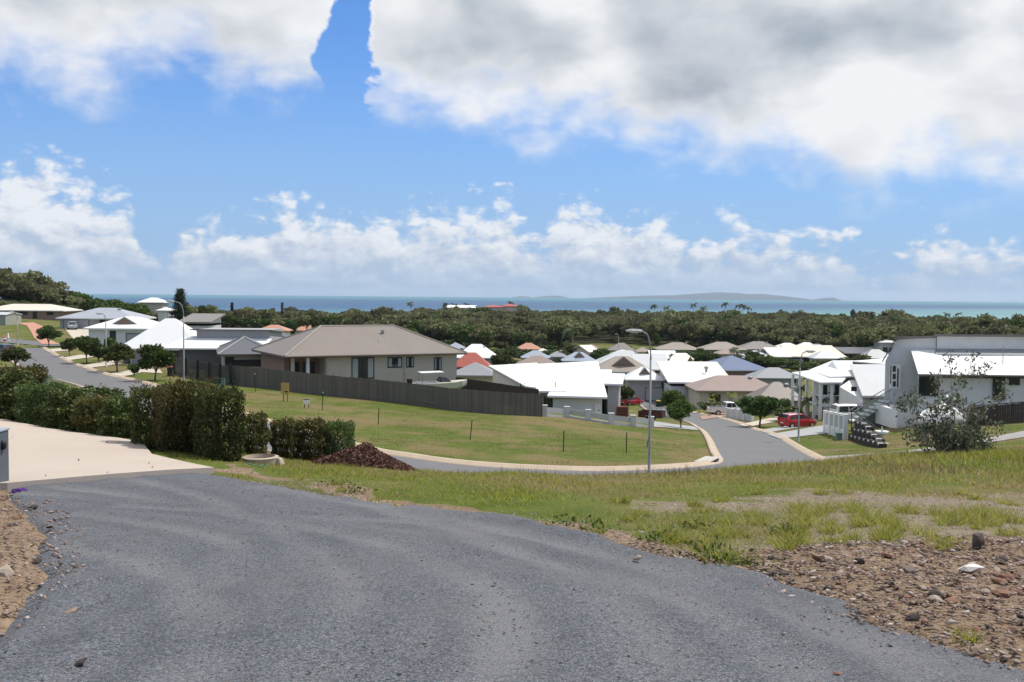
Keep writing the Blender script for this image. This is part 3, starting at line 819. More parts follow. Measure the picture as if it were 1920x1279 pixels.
def leaves(P3, size, rng, droop=0.0, aspect=.5, out=None, jit=.35, fold=True):
    """one small leaf (two facets along a midrib) at each point"""
    n = len(P3)
    size = size * rng.uniform(1 - jit, 1 + jit, n)[:, None]
    a = unit(n, rng)
    if out is not None: a = a * .8 + out * .7
    a[:, 2] -= droop
    a /= np.linalg.norm(a, axis=1)[:, None]
    b = np.cross(a, unit(n, rng)); b /= np.linalg.norm(b, axis=1)[:, None] + 1e-9
    c = np.cross(a, b)
    v0 = P3 - a * size * .5; v2 = P3 + a * size * .5
    lift_ = c * size * .16
    v1 = P3 + b * size * aspect * .5 + lift_; v3 = P3 - b * size * aspect * .5 + lift_
    v = np.stack([v0, v1, v2, v3], 1).reshape(-1, 3)
    i = np.arange(n)[:, None] * 4
    return v, i + np.array([[0, 1, 2, 3]])

def tri_leaves(P3, size, rng, droop=0.0):
    v, f = leaves(P3, size, rng, droop, .75)
    return v, f

LEAF_STREET = leafmat('street_tree_leaves', [(.028, .046, .010), (.062, .096, .018), (.115, .155, .034)])
LEAF_HEDGE = leafmat('hedge_leaves', [(.030, .044, .012), (.060, .085, .020), (.11, .145, .034), (.19, .22, .075)], .3)
LEAF_RED = leafmat('red_tipped_hedge_leaves', [(.040, .050, .013), (.080, .096, .024), (.13, .125, .036), (.21, .10, .040)], .3)
LEAF_BRIGHT = leafmat('bright_tree_leaves', [(.045, .075, .012), (.085, .14, .024), (.14, .20, .04)], .34)
LEAF_GUM = leafmat('gum_leaves', [(.045, .055, .030), (.085, .10, .052), (.14, .15, .085), (.26, .27, .22)], .25, .32)
LEAF_BUSH = leafmat('bushland_leaves', [(.092, .102, .036), (.155, .168, .064), (.225, .218, .10), (.20, .178, .098)], .34, .6, .36)
LEAF_PALM = leafmat('palm_leaves', [(.035, .060, .014), (.075, .105, .024), (.12, .145, .04)], .25)
LEAF_YELLOW = leafmat('golden_palm_leaves', [(.13, .15, .02), (.22, .24, .03), (.30, .30, .05)], .3)
LEAF_PINE = leafmat('pine_leaves', [(.010, .020, .009), (.022, .040, .014), (.04, .062, .022)], .08)
LEAF_GREY = leafmat('cycad_leaves', [(.03, .05, .024), (.065, .09, .05), (.13, .155, .10)], .15, .4)
M_BARK = mat('bark', (.16, .125, .095), .9, .4, 5, .4, 25)
M_PALEBARK = mat('pale_gum_bark', (.34, .27, .22), .8, .4, 5, .3, 25)

def crown_points(n, rng, lobes, shell=.55):
    """points through a crown made of uneven lobes: (centre, radii); most of them near the outside"""
    vol = np.array([l[1][0] * l[1][1] * l[1][2] for l in lobes]) ** .75
    pick = rng.choice(len(lobes), n, p=vol / vol.sum())
    d = unit(n, rng)
    r = shell + (1 - shell) * rng.random(n) ** .6
    c = np.array([l[0] for l in lobes], float)[pick]; rad = np.array([l[1] for l in lobes], float)[pick]
    lump = 1 + .16 * np.sin(d[:, 0] * 7 + pick) * np.sin(d[:, 1] * 6 + 2 * pick) + .12 * np.sin(d[:, 2] * 9 + pick * 3)
    return c + d * rad * (r * lump)[:, None], d

def round_lobes(rng, k=9, flat=.85, spread=.62):
    out = [((0, 0, 0), (.62, .62, .58 * flat))]
    for i in range(k):
        u = unit(1, rng)[0]; u[2] = u[2] * .8
        s = rng.uniform(.24, .48)
        out.append((u * spread * np.array([1, 1, flat]), (s, s, s * .85)))
    return out

def limbs(h0, h1, spread, rng, r0=.06, n=5):
    """tapered trunk with forking limbs, unit height"""
    mb = MB(); bend = rng.normal(0, .02, 2)
    mb.tube([(0, 0, -.06), (bend[0] * .5, bend[1] * .5, h0 * .5), (bend[0], bend[1], h0)], [r0 * 1.3, r0, r0 * .85], 7)
    for i in range(n):
        a = 2 * math.pi * (i + rng.random() * .6) / n
        s_ = spread * rng.uniform(.55, 1.0)
        mb.tube([(bend[0], bend[1], h0 * .92), (bend[0] + math.cos(a) * s_ * .45, bend[1] + math.sin(a) * s_ * .45, h0 + (h1 - h0) * .4), (math.cos(a) * s_, math.sin(a) * s_, h0 + (h1 - h0) * rng.uniform(.75, 1.0))], [r0 * .7, r0 * .45, r0 * .15], 5)
    return mb

PROTO = {}
def tree_proto(key, leafm, bark, seed, n=2600, leaf=.055, trunk=.22, k=9, flat=.9, droop=.15, shell=.5, spread=.62, r0=.022):
    """unit-height tree: crown between the trunk top and 1, crown radius .5"""
    rng = np.random.default_rng(seed)
    lob = round_lobes(rng, k, flat, spread)
    p, d = crown_points(n, rng, lob, shell)
    hz = (1 - trunk) / 2
    p = p * np.array([.47, .47, hz * .92]) + np.array([0, 0, trunk + hz])
    v, f = leaves(p, leaf, rng, droop, .6, d)
    PROTO[key] = (npmesh(key + '_crown', v, f, leafm), limbs(trunk + .05, .82, .3, rng, r0).mesh(key + '_trunk', bark, True))

for i in range(3): tree_proto('street%d' % i, LEAF_STREET, M_BARK, 100 + i, 4200, .072, .17, 13, .95, .15, .45, .74)
for i in range(2): tree_proto('bright%d' % i, LEAF_BRIGHT, M_BARK, 110 + i, 3200, .07, .1, 10, 1.0)
for i in range(3): tree_proto('garden%d' % i, LEAF_STREET, M_BARK, 120 + i, 1500, .10, .1, 8, .9)
for i in range(3): tree_proto('shrub%d' % i, LEAF_BRIGHT if i == 1 else LEAF_HEDGE, M_BARK, 130 + i, 1100, .12, .04, 8, .85)
for i in range(6): tree_proto('bush%d' % i, LEAF_BUSH, M_PALEBARK, 140 + i, 900, .105, .30, 8, .72, .1, .35, .7, .014)

def tree(px, D, top, wpx, key, name, label, cat='tree', group=None, base=None, rz=None, parts=('crown', 'trunk')):
    """a tree rooted on the ground at this bearing and distance, reaching this height in the view"""
    p = spot(px, D) if base is None else hit(px, base)
    D = p[1]
    h = at(px, top, D)[2] - p[2]
    w_ = wpx / F * D * 1.18
    c, tr = PROTO[key]
    e = empty(name, p, random.uniform(0, 6.28) if rz is None else rz)
    e.scale = (w_, w_, h)
    link(parts[0], c, e); link(parts[1], tr, e)
    tag(e, label, cat, group)
    return e

# ---- street trees along the left road, nearest last
ST = 'street trees on the verge of the left road'
tree(92, 150, 608, 40, 'street0', 'street_tree', 'round dark street tree beside the salmon brick driveway', 'tree', ST, 651)
tree(131, 128, 631, 30, 'street1', 'street_tree', 'smallest dark street tree, second along the verge from the brick driveway', 'tree', ST, 669)
tree(163, 117, 621, 44, 'street2', 'street_tree', 'tall bushy street tree in front of the white house with brown gable', 'tree', ST, 682)
tree(220, 103, 640, 54, 'street0', 'street_tree', 'leaning round street tree on the verge, second nearest of its row', 'tree', ST, 698)
tree(290, 91, 638, 62, 'street1', 'street_tree', 'largest and nearest dark street tree of the left verge, by the green bin', 'tree', ST, 714)
tree(28, 108, 640, 56, 'garden0', 'street_tree', 'dense dark tree at the left edge beside the dark car', 'tree', None, 690)
# ---- right road
tree(1424, 112, 730, 70, 'street2', 'street_tree', 'round dark green street tree between the white fence and the red hatchback', 'tree', None, 801)
tree(1277, 108, 743, 50, 'bright0', 'street_tree', 'bright green bushy tree on the bend, foliage down to the kerb', 'tree', None, 803)
tree(1268, 132, 720, 44, 'bright1', 'street_tree', 'bright green tree standing just behind the bushy tree on the bend', 'tree')
tree(1212, 170, 717, 27, 'street0', 'street_tree', 'small round tree on a thin trunk left of the yellow lidded bin', 'tree', None, 750)
tree(1169, 150, 714, 40, 'garden1', 'garden_tree', 'dark tree pressed against the right end of the white skillion house', 'tree', None, 760)

# ---- garden trees among the houses
GT = 'garden trees among the houses'
GARDEN = [
 (455, 285, 588, 32, 'garden0', 'dark domed tree before the cream roofed house on the left'),
 (490, 280, 590, 34, 'garden1', 'dark domed tree right of the cream roofed house, beside the round one'),
 (548, 285, 591, 24, 'garden2', 'dark tree standing between the two orange roofs'),
 (432, 290, 586, 16, 'shrub1', 'slim light green tree in front of the cream roofed house'),
 (182, 250, 548, 34, 'garden1', 'tall crowned tree on the skyline right of the wooded hill'),
 (215, 240, 556, 50, 'bright0', 'light green tree behind the grey roofed house'),
 (255, 235, 559, 44, 'bright1', 'light green spreading tree left of the two storey white house'),
 (160, 255, 553, 30, 'garden2', 'olive tree at the foot of the wooded hill'),
 (520, 320, 590, 40, 'bush0', 'olive gum tree above the orange roofs'),
 (610, 300, 578, 46, 'garden0', 'broad tree rising behind the left end of the long tan roof'),
 (575, 310, 583, 40, 'bush1', 'loose olive tree behind the right orange roof'),
 (470, 330, 574, 46, 'bush2', 'feathery tree on the skyline behind the cream roofed house'),
 (930, 172, 652, 50, 'bright0', 'bright green tree right of the white hipped roof'),
 (905, 260, 640, 40, 'garden2', 'dark tree behind the white hipped roof'),
 (985, 235, 650, 36, 'garden0', 'dark tree in front of the bright orange roof'),
 (1022, 240, 643, 40, 'garden1', 'large brown green tree right of the bright orange roof'),
 (1048, 215, 655, 36, 'garden2', 'tree between the brown roof and the blue grey roof'),
 (1066, 250, 650, 30, 'shrub0', 'dark bush left of the small cream roof'),
 (1132, 255, 650, 32, 'bright1', 'light green tree right of the small cream roof'),
 (1170, 280, 643, 26, 'garden0', 'small tree before the grey brown roof at the green field'),
 (1205, 250, 650, 44, 'garden1', 'broad tree left of the lamp head above the pale roofs'),
 (1275, 225, 654, 40, 'garden2', 'dark tree below the left tan hipped roof'),
 (1305, 215, 657, 44, 'garden0', 'wide dark tree left of the blue roof'),
 (1340, 235, 655, 40, 'garden1', 'dark tree above the left slope of the blue roof'),
 (1412, 225, 662, 48, 'garden2', 'olive tree above the right slope of the blue roof'),
 (1432, 240, 655, 30, 'shrub2', 'round dark bush under the brown grey roof'),
 (1450, 200, 668, 36, 'shrub0', 'olive shrub beside the yellow driveway'),
 (1478, 205, 668, 42, 'garden0', 'rounded dark shrub left of the small white parked car'),
 (1428, 182, 682, 36, 'shrub0', 'grey green shrub at the right corner of the blue roofed house'),
 (1524, 195, 664, 20, 'garden1', 'upright dark tree in front of the long cream roof'),
 (1553, 195, 672, 32, 'shrub2', 'low bush under the grey hipped roof on the right'),
 (1606, 240, 640, 30, 'garden2', 'dark tree beside the small white roofs near the bushland'),
 (1225, 215, 668, 22, 'shrub0', 'low bush in front of the small white roof'),
 (1460, 158, 694, 44, 'shrub0', 'loose olive bush below the long grey roof'),
 (1345, 148, 715, 30, 'garden1', 'dark garden tree left of the palms above the white ute'),
 (1368, 146, 717, 44, 'garden0', 'large dark garden tree behind the white ute'),
 (1325, 150, 725, 26, 'shrub0', 'grey brown shrub at the left corner of the tan garage'),
 (1410, 150, 714, 40, 'garden2', 'dark tree in front of the wide tan roof'),
 (1386, 142, 730, 34, 'shrub1', 'yellow green shrub behind the ute tray'),
 (1473, 122, 737, 24, 'shrub2', 'clipped dark topiary block by the white columns'),
 (1478, 116, 757, 50, 'shrub0', 'dark clipped hedge behind the red hatchback'),
 (1290, 165, 700, 20, 'shrub0', 'small climber at the grey side wall of the cream roofed garage'),
 (888, 300, 630, 26, 'garden1', 'slim dark tree on the bushland edge above the red roof'),
 (860, 280, 636, 40, 'shrub1', 'yellow green tree above the white hipped roof'),
 (780, 290, 622, 40, 'shrub1', 'light green tree at the right end of the tan roof ridge'),
 (1233, 320, 617, 16, 'garden2', 'narrow dark tree standing out beside the lamp head'),
 (1040, 310, 628, 36, 'garden0', 'dark spreading tree on the bushland edge left of the tall palm'),
 (250, 100, 676, 18, 'shrub2', 'small dark round shrub on the left front lawn'),
 (246, 108, 682, 12, 'shrub0', 'tiny grey shrub left of the round lawn shrub'),
 (185, 118, 640, 30, 'garden2', 'dark garden bush in front of the white rendered wall'),
 (205, 122, 626, 24, 'shrub1', 'light palm like shrub before the white rendered wall'),
 (240, 116, 648, 26, 'shrub1', 'lit green shrub between the two near street trees'),
]
HGT = {'garden': 3.0, 'shrub': 1.9, 'bright': 3.0, 'bush': 6.0}
def grown(px, top, h, lo=70):
    """distance at which a plant of this height reaches this spot of the view"""
    return min(hit(px, top, h, lo)[1], 345)
for px, D, top, wp, key, lab in GARDEN:
    if px > 760 and D > 140: D = grown(px, top, HGT[key[:-1]], 140)
    tree(px, D, top, wp * 1.2, key, 'garden_shrub' if key.startswith('shrub') else 'garden_tree', lab, 'shrub' if key.startswith('shrub') else 'tree', GT)
# ---- pines and cypresses
def pine(px, D, top, wpx, label, seed, name='pine_tree'):
    rng = np.random.default_rng(seed)
    p0 = spot(px, D); h = at(px, top, D)[2] - p0[2]; w_ = wpx / F * D
    e = empty(name, p0)
    MB().tube([(0, 0, -.3), (0, 0, h * .6), (0, 0, h * .98)], [.22, .12, .03], 7).build('trunk', M_BARK, e)
    P3 = []
    for lv in np.linspace(.12, .97, 16):
        rad = w_ * .5 * (1.04 - lv) ** .8 * rng.uniform(.8, 1.15)
        for k in range(6):
            a = rng.random() * 6.28
            u = rng.random((70, 1)) ** .6
            q = np.array([[math.cos(a), math.sin(a), 0]]) * u * rad + np.array([[0, 0, lv * h]]) + np.array([[0, 0, 1]]) * u * rad * .22
            P3.append(q + rng.normal(0, .10 + .05 * w_, q.shape) * [1, 1, .6])
    v, f = leaves(np.concatenate(P3), .34 if D > 200 else .3, rng, 0, .5)
    link('crown', npmesh('pine_crown', v, f, LEAF_PINE), e)
    tag(e, label, 'tree')
pine(338, 225, 543, 44, 'tall dark pine tree against the sea beside the left lamp head', 1)
pine(435, 330, 567, 6, 'thin cypress on the skyline above the cream roofed house', 2)
pine(529, 345, 567, 5, 'thinnest dark cypress against the sea, right of the cream roof', 3)

# ---- palms
def frond_mesh(L, rng, curve=1.0, leaflets=18, wide=.34, up=.7):
    """arching rib with leaflets to both sides"""
    v = []; f = []
    def P(t): return np.array([L * t * (1 - .12 * t), 0, L * (up * t - curve * .85 * t * t)])
    for k in range(leaflets):
        t0 = .12 + .86 * k / leaflets; a = P(t0); b = P(min(1, t0 + .9 / leaflets))
        ll = L * wide * math.sin(math.pi * min(.97, t0 * .85 + .15)) * rng.uniform(.85, 1.1)
        for s_ in (-1, 1):
            tip = (a + b) / 2 + np.array([ll * .35, s_ * ll, -ll * .35])
            n = len(v); v += [a, b, tip]; f.append((n, n + 1, n + 2) if s_ > 0 else (n, n + 2, n + 1))
    for k in range(6):
        a = P(k / 6); b = P((k + 1) / 6); w_ = .02 * L * (1 - k / 7)
        n = len(v); v += [a + [0, w_, 0], a - [0, w_, 0], b]; f.append((n, n + 1, n + 2))
    return np.array(v), np.array(f)
def palm_crown(key, n, L, leafm, seed, curve=1.0, leaflets=16, up=.75):
    rng = np.random.default_rng(seed); V = []; Fs = []; o = 0
    for i in range(n):
        v, f = frond_mesh(L * rng.uniform(.8, 1.1), rng, curve * rng.uniform(.7, 1.4), leaflets, .34, up * rng.uniform(.25, 1.5))
        a = 6.283 * (i * .381966 + rng.random() * .1); c, s_ = math.cos(a), math.sin(a)
        v = v @ np.array([[c, s_, 0], [-s_, c, 0], [0, 0, 1]])
        V.append(v); Fs.append(f + o); o += len(v)
    PROTO[key] = npmesh(key, np.concatenate(V), np.concatenate(Fs), leafm)
palm_crown('palm_crown', 17, 1.0, LEAF_PALM, 5)
palm_crown('golden_crown', 12, 1.0, LEAF_YELLOW, 6, .9)
palm_crown('cycad_crown', 26, 1.0, LEAF_GREY, 7, .75, 26, .95)
def palm(px, D, top, wpx, label, crown='palm_crown', group=None, base=None, cat='palm', name='palm_tree', stem=.09):
    p0 = spot(px, D) if base is None else hit(px, base); D = p0[1]
    h = at(px, top, D)[2] - p0[2]; L = wpx / F * D * .58
    hs = max(.15, h - L * .32)
    e = empty(name, p0, random.uniform(0, 6))
    bx, by = random.uniform(-.05, .05) * hs, random.uniform(-.05, .05) * hs
    MB().tube([(0, 0, -.2), (bx * .4, by * .4, hs * .5), (bx, by, hs)], [stem * 1.4, stem, stem * .85], 7).build('trunk', M_PALEBARK, e)
    link('crown', PROTO[crown], e, (bx, by, hs), None, (L, L, L))
    tag(e, label, cat, group)
palm(1075, 300, 612, 42, 'tallest palm with drooping crown at the edge of the bushland', stem=.2)
palm(1378, 220, 651, 26, 'dark palm right of the blue roof peak')
palm(1505, 121, 722, 26, 'palm in front of the white columns, leftmost of three')
palm(1521, 119, 742, 36, 'leafy palm before the white verandah, middle of three')
palm(1548, 118, 744, 30, 'yellowing palm by the verandah steps', 'golden_crown')
palm(1572, 116, 736, 34, 'palm beside the white four wheel drive')
palm(1335, 138, 746, 20, 'young golden palm on the lawn left of the ute', 'golden_crown', None, 777)
palm(1343, 150, 737, 22, 'golden palm in the garden bed behind the ute', 'golden_crown')
palm(1376, 147, 736, 26, 'golden palm above the cab of the ute', 'golden_crown')
palm(1320, 152, 742, 20, 'golden palm at the left end of the garden bed', 'golden_crown')
COAST = [(770, 700, 566), (838, 700, 568), (852, 705, 568), (876, 705, 568), (958, 690, 565), (1228, 700, 571), (1250, 700, 573), (1299, 660, 568), (1318, 650, 574), (1359, 640, 567), (1386, 640, 570), (1393, 642, 570), (1403, 640, 574), (1492, 600, 583), (1503, 600, 581), (1636, 560, 584), (1778, 560, 586), (1798, 560, 586)]
CL = ['palm farthest left on the shoreline', 'palm left of the white beach building', 'palm over the left end of the white beach building', 'palm over the right end of the white beach building', 'palm behind the red roofed resort',
      'lone palm on the tree line left of the sea gap', 'short palm right of the lone palm on the tree line', 'tall palm with thin trunk standing clear against the sea', 'wide palm below the tall clear one', 'tallest shoreline palm against the dark sea',
      'left palm of the close shoreline pair', 'right palm of the close shoreline pair', 'low palm right of the close shoreline pair', 'left palm of two low ones on the shore', 'right palm of two low ones on the shore', 'reddish palm alone near the pale shallows', 'left palm on the tree line above the big white house', 'right palm on the tree line above the big white house']
for (px, D, top), l in zip(COAST, CL):
    palm(px, D, top, 17, l + ', far off', group='far palms on the shoreline', stem=.16)
tree(1690, 540, 579, 44, 'bush0', 'gum_tree', 'broad dome of a gum tree rising over the bushland on the right', 'tree')
tree(1600, 560, 574, 10, 'bush2', 'gum_tree', 'thin ragged gum tree standing above the shoreline', 'tree')

# cycad in the near garden
cy = spot(112, 37); cy[2] += .2
e = empty('cycad', cy, .4)
MB().lathe([(.24, -.3), (.26, .3), (.2, .75)], 12).build('trunk', M_BARK, e)
link('crown', PROTO['cycad_crown'], e, (0, 0, .7), None, (1.45, 1.45, 1.35))
tag(e, 'spiky grey green cycad behind the hedge by the left road', 'cycad')

# ------------------------------------------------------------------ hedges: boxy clipped shrubs of many leaves
def hedge_proto(key, n, leafm, seed, leaf, power=4.0, lump=.14, top_red=None):
    rng = np.random.default_rng(seed)
    d = unit(n, rng)
    s_ = (np.abs(d) ** power).sum(1) ** (-1 / power)
    r = (.68 + .32 * rng.random(n) ** .45)
    k = 1 + lump * (np.sin(d[:, 0] * 8 + seed) * np.sin(d[:, 1] * 7) + .7 * np.sin(d[:, 2] * 9 + seed * 2))
    p = d * (s_ * r * k)[:, None] * .5
    p[:, 2] += .5
    stray = rng.random(n) < .05
    p[stray] *= rng.uniform(1.0, 1.14, (stray.sum(), 1))
    v, f = leaves(p, leaf, rng, .1, .55, d)
    PROTO[key] = npmesh(key, v, f, leafm)
    mb = MB()
    for q in range(5):
        a, b_ = rng.uniform(-.22, .22, 2)
        mb.tube([(a * .5, b_ * .5, -.08), (a, b_, .35), (a * 1.6, b_ * 1.6, .8)], [.018, .012, .005], 5)
    PROTO[key + '_stems'] = mb.mesh(key + '_stems', M_BARK)
hedge_proto('hedge_a', 13000, LEAF_HEDGE, 1, .052, 6.0, .09)
hedge_proto('hedge_b', 13000, LEAF_RED, 2, .050, 6.0, .09)
hedge_proto('hedge_c', 9000, LEAF_HEDGE, 3, .068, 3.0, .18)
hedge_proto('hedge_d', 9000, LEAF_RED, 4, .066, 3.0, .18)

def hedge(key, px, D, base, top, wpx, depth, label, group, rz=0.0, name='hedge_shrub'):
    p0 = spot(px, D)
    if base: 
        h_ = at(px, top, D)[2] - p0[2]
    else: h_ = top
    e = empty(name, p0, rz); w_ = wpx / F * D
    link('foliage', PROTO[key], e, None, None, (w_, depth, h_)); link('stems', PROTO[key + '_stems'], e, None, None, (w_, depth, h_))
    tag(e, label, 'shrub', group)
H1 = 'tall clipped hedge at the end of the concrete driveway'
hedge('hedge_a', 290, 26.2, 1, 729, 84, 1.3, 'green left end shrub of the tall clipped hedge', H1, .35)
hedge('hedge_b', 340, 25.2, 1, 719, 92, 1.3, 'reddest shrub of the tall clipped hedge, in its middle', H1, .5)
hedge('hedge_b', 372, 25.6, 1, 722, 80, 1.2, 'red tipped shrub behind the right end of the tall clipped hedge', H1, .2)
hedge('hedge_a', 408, 24.4, 1, 730, 80, 1.4, 'glossy green right end shrub of the tall clipped hedge', H1, .6)
H2 = 'low hedge along the far side of the concrete driveway'
for i, (px, D, top, wp, key, lab) in enumerate([
   (14, 35.5, 704, 104, 'hedge_c', 'leftmost shrub of the low dark hedge'), (76, 34.0, 722, 88, 'hedge_a', 'shrub below the cycad in the low dark hedge'),
   (128, 32.2, 736, 84, 'hedge_c', 'shrub right of the cycad in the low dark hedge'), (176, 30.6, 745, 70, 'hedge_d', 'shrub with pink new leaves in the low dark hedge'),
   (224, 29.0, 752, 68, 'hedge_c', 'last shrub of the low dark hedge, touching the tall clipped one')]):
    hedge(key, px, D, 1, top, wp, 1.3, lab, H2, .45)
hedge('hedge_d', 40, 39, 1, 690, 90, 1.8, 'loose flowering shrub behind the left end of the low dark hedge', None, .1, 'garden_shrub')
hedge('hedge_c', 176, 40, 1, 735, 120, 1.6, 'light green ground shrub beside the road behind the low dark hedge', None, .1, 'garden_shrub')
H3 = 'row of small shrubs beside the mulch heap'
for px, D, top, wp, key, lab in [(474, 27.6, 777, 50, 'hedge_d', 'upright small shrub behind the concrete ring'), (531, 28.6, 788, 46, 'hedge_d', 'loose reddish small shrub, second from the concrete ring'),
   (582, 29.0, 788, 54, 'hedge_d', 'reddish small shrub behind the top of the mulch heap'), (634, 29.5, 793, 50, 'hedge_a', 'darkest round shrub at the right end of the row by the mulch heap')]:
    hedge(key, px, D, 1, top, wp, 1.0, lab, H3, random.uniform(-.3, .3), 'small_shrub')

# ------------------------------------------------------------------ gum sapling on the right bank
def sapling():
    rng = np.random.default_rng(77)
    p0 = spot(1785, 29.5)
    e = empty('gum_sapling', p0)
    mb = MB(); tips = []
    def branch(p, d, L, r, lv):
        p = np.array(p, float); d = np.array(d, float); d /= np.linalg.norm(d)
        pts = [p]; 
        for k in range(4):
            d = d + rng.normal(0, .16, 3) + np.array([0, 0, .07 if lv < 2 else -.12]); d /= np.linalg.norm(d)
            pts.append(pts[-1] + d * L / 4)
        mb.tube(pts, [r, r * .85, r * .7, r * .55, r * .4], 6)
        if lv >= 2:
            tips.extend(pts[2:]); return
        for k in range(3 + (lv == 1)):
            t_ = pts[rng.integers(2, 5)]
            branch(t_, d * .6 + rng.normal(0, .75, 3) + np.array([0, 0, .1]), L * rng.uniform(.45, .7), r * .5, lv + 1)
    for dx_, dz_, L, y_ in ((-.5, 1, 1.6, 0), (.12, 1, 1.7, .2), (.62, .9, 1.65, -.1), (-1.1, .5, 1.3, .1), (1.0, .34, 1.1, 0), (-.8, .2, .95, -.2), (.4, .3, .8, -.4), (.3, .3, .7, .4)):
        branch((rng.normal(0, .05), rng.normal(0, .05), -.1), (dx_, y_, dz_), L, .030, 0)
    mb.build('branches', M_PALEBARK, e, True)
    tips_ = np.array(tips)
    P3 = np.repeat(tips_, 9, 0) + rng.normal(0, .10, (len(tips_) * 9, 3))
    low_ = np.stack([rng.normal(.32, .42, 1300), rng.normal(0, .33, 1300), np.abs(rng.normal(.32, .22, 1300))], 1)
    P3 = np.concatenate([P3, low_])
    v, f = leaves(P3, .13, rng, .75, .40)
    link('foliage', npmesh('gum_foliage', v, f, LEAF_GUM), e)
    tag(e, 'ragged grey green gum sapling on the grassy bank in front of the white house', 'sapling')
sapling()

# ------------------------------------------------------------------ bushland between the houses and the sea
def forest_points():
    rng = np.random.default_rng(5); pts = []
    n = 16000
    r = np.sqrt(rng.random(n) * (790 ** 2 - 300 ** 2) + 300 ** 2); th = rng.uniform(-.62, .62, n)
    x = r * np.sin(th); y = r * np.cos(th)
    px = 960 + F * x / y
    front = np.interp(px, [-100, 0, 140, 200, 300, 400, 560, 700, 800, 900, 1000, 1100, 1200, 1400, 1600, 1800, 2000], [262, 262, 262, 270, 300, 325, 330, 300, 300, 300, 312, 330, 335, 330, 310, 300, 290])
    front = front + 12 * vnoise(x, y, 30, 3)
    far_ = np.interp(px, [-200, 0, 250, 500, 800, 1000, 1400, 1920], [420, 480, 560, 690, 740, 720, 650, 600]) + 30 * vnoise(x, y, 60, 8)
    field = (np.abs(px - 1148) < 72) & (r < 385) | (np.abs(px - 1240) < 34) & (r < 375)
    ok = (r > front) & (r < far_) & ~field
    x, y, r, px = x[ok], y[ok], r[ok], px[ok]
    keep = np.ones(len(x), bool)
    # thin to roughly one crown in five metres
    cell = {}
    for i in range(len(x)):
        k = (int(x[i] // 4.6), int(y[i] // 4.6))
        if k in cell: keep[i] = False
        else: cell[k] = 1
    x, y, px = x[keep], y[keep], px[keep]
    h = rng.uniform(7.6, 12.0, len(x)) + 2.0 * vnoise(x, y, 45, 4)
    h *= np.interp(px, [-100, 60, 140, 200, 340, 400, 620, 760, 900], [1.15, 1.05, .85, .56, .58, .78, .78, .9, .97])
    h *= np.where(rng.random(len(h)) < .04, 1.25, 1.0)
    # low growth closes the foot of the wooded hill and of the bushland edge
    m = 2600; r2 = rng.uniform(0, 26, m); p2 = np.concatenate([rng.uniform(-60, 330, 1100), rng.uniform(330, 1960, m - 1100)])
    D2 = np.interp(p2, [-100, 140, 200, 300, 400, 560, 700, 900, 1000, 1100, 1200, 1400, 1600, 1800, 2000], [256, 256, 265, 298, 325, 330, 300, 300, 312, 338, 338, 330, 310, 300, 290]) + r2
    f2 = (np.abs(p2 - 1148) < 80) | (np.abs(p2 - 1240) < 40); x2, y2 = (p2 - 960) / F * D2, D2
    x2, y2 = x2[~f2], y2[~f2]
    x = np.concatenate([x, x2]); y = np.concatenate([y, y2]); h = np.concatenate([h, rng.uniform(1.6, 4.2, len(x2))])
    return np.stack([x, y, ground(x, y)], 1), h, rng
fp, fh, frng = forest_points()
# the nearest trees of the edge are trees of their own and lend their crowns to the mass behind
edge_ids = np.argsort(np.hypot(fp[:, 0], fp[:, 1]))[:0]
def merged(key):
    a, b_ = PROTO[key]
    va = np.empty(len(a.vertices) * 3, np.float32); a.vertices.foreach_get('co', va); vb = np.empty(len(b_.vertices) * 3, np.float32); b_.vertices.foreach_get('co', vb)
    return va.reshape(-1, 3), np.array([p.vertices[:] for p in a.polygons])
FE = []
for i, (px, D, top, wp, lab) in enumerate([(700, 312, 604, 44, 'olive gum tree at the bushland edge above the middle of the tan roof'), (845, 318, 610, 46, 'broad olive gum tree at the bushland edge above the red roof'), (950, 322, 616, 44, 'olive gum tree at the bushland edge left of the bright orange roof'),
        (1330, 345, 606, 46, 'gum tree at the bushland edge above the tan hipped roofs'), (1480, 338, 608, 48, 'olive gum tree at the bushland edge above the row of white roofs'), (1640, 325, 606, 46, 'gum tree at the bushland edge left of the big white house'),
        (770, 306, 612, 40, 'bright green tree at the bushland edge right of the tan roof ridge'), (1000, 330, 614, 38, 'dark rounded tree at the bushland edge behind the bright orange roof'), (1560, 335, 610, 40, 'light green tree at the bushland edge above the dark modern house')]):
    FE.append(tree(px, D, top, wp, ('bush%d' % i) if i < 6 else ('bright0', 'garden1', 'bright1')[i - 6], 'gum_tree', lab, 'tree', 'gum trees at the edge of the bushland'))
ng = bpy.data.node_groups.new('bushland_scatter', 'GeometryNodeTree')
ng.interface.new_socket('Geometry', in_out='INPUT', socket_type='NodeSocketGeometry')
ng.interface.new_socket('Geometry', in_out='OUTPUT', socket_type='NodeSocketGeometry')
gi = ng.nodes.new('NodeGroupInput'); go = ng.nodes.new('NodeGroupOutput')
iop = ng.nodes.new('GeometryNodeInstanceOnPoints'); iop.inputs['Pick Instance'].default_value = True
gti = ng.nodes.new('GeometryNodeGeometryToInstance')
for e in reversed(FE):
    oi = ng.nodes.new('GeometryNodeObjectInfo'); oi.inputs['Object'].default_value = [c for c in e.children if c.name.startswith('crown')][0]; oi.inputs['As Instance'].default_value = True
    ng.links.new(oi.outputs['Geometry'], gti.inputs[0])
ng.links.new(gti.outputs[0], iop.inputs['Instance'])
def attr(nm, ty):
    a = ng.nodes.new('GeometryNodeInputNamedAttribute'); a.data_type = ty; a.inputs['Name'].default_value = nm; return a.outputs['Attribute']
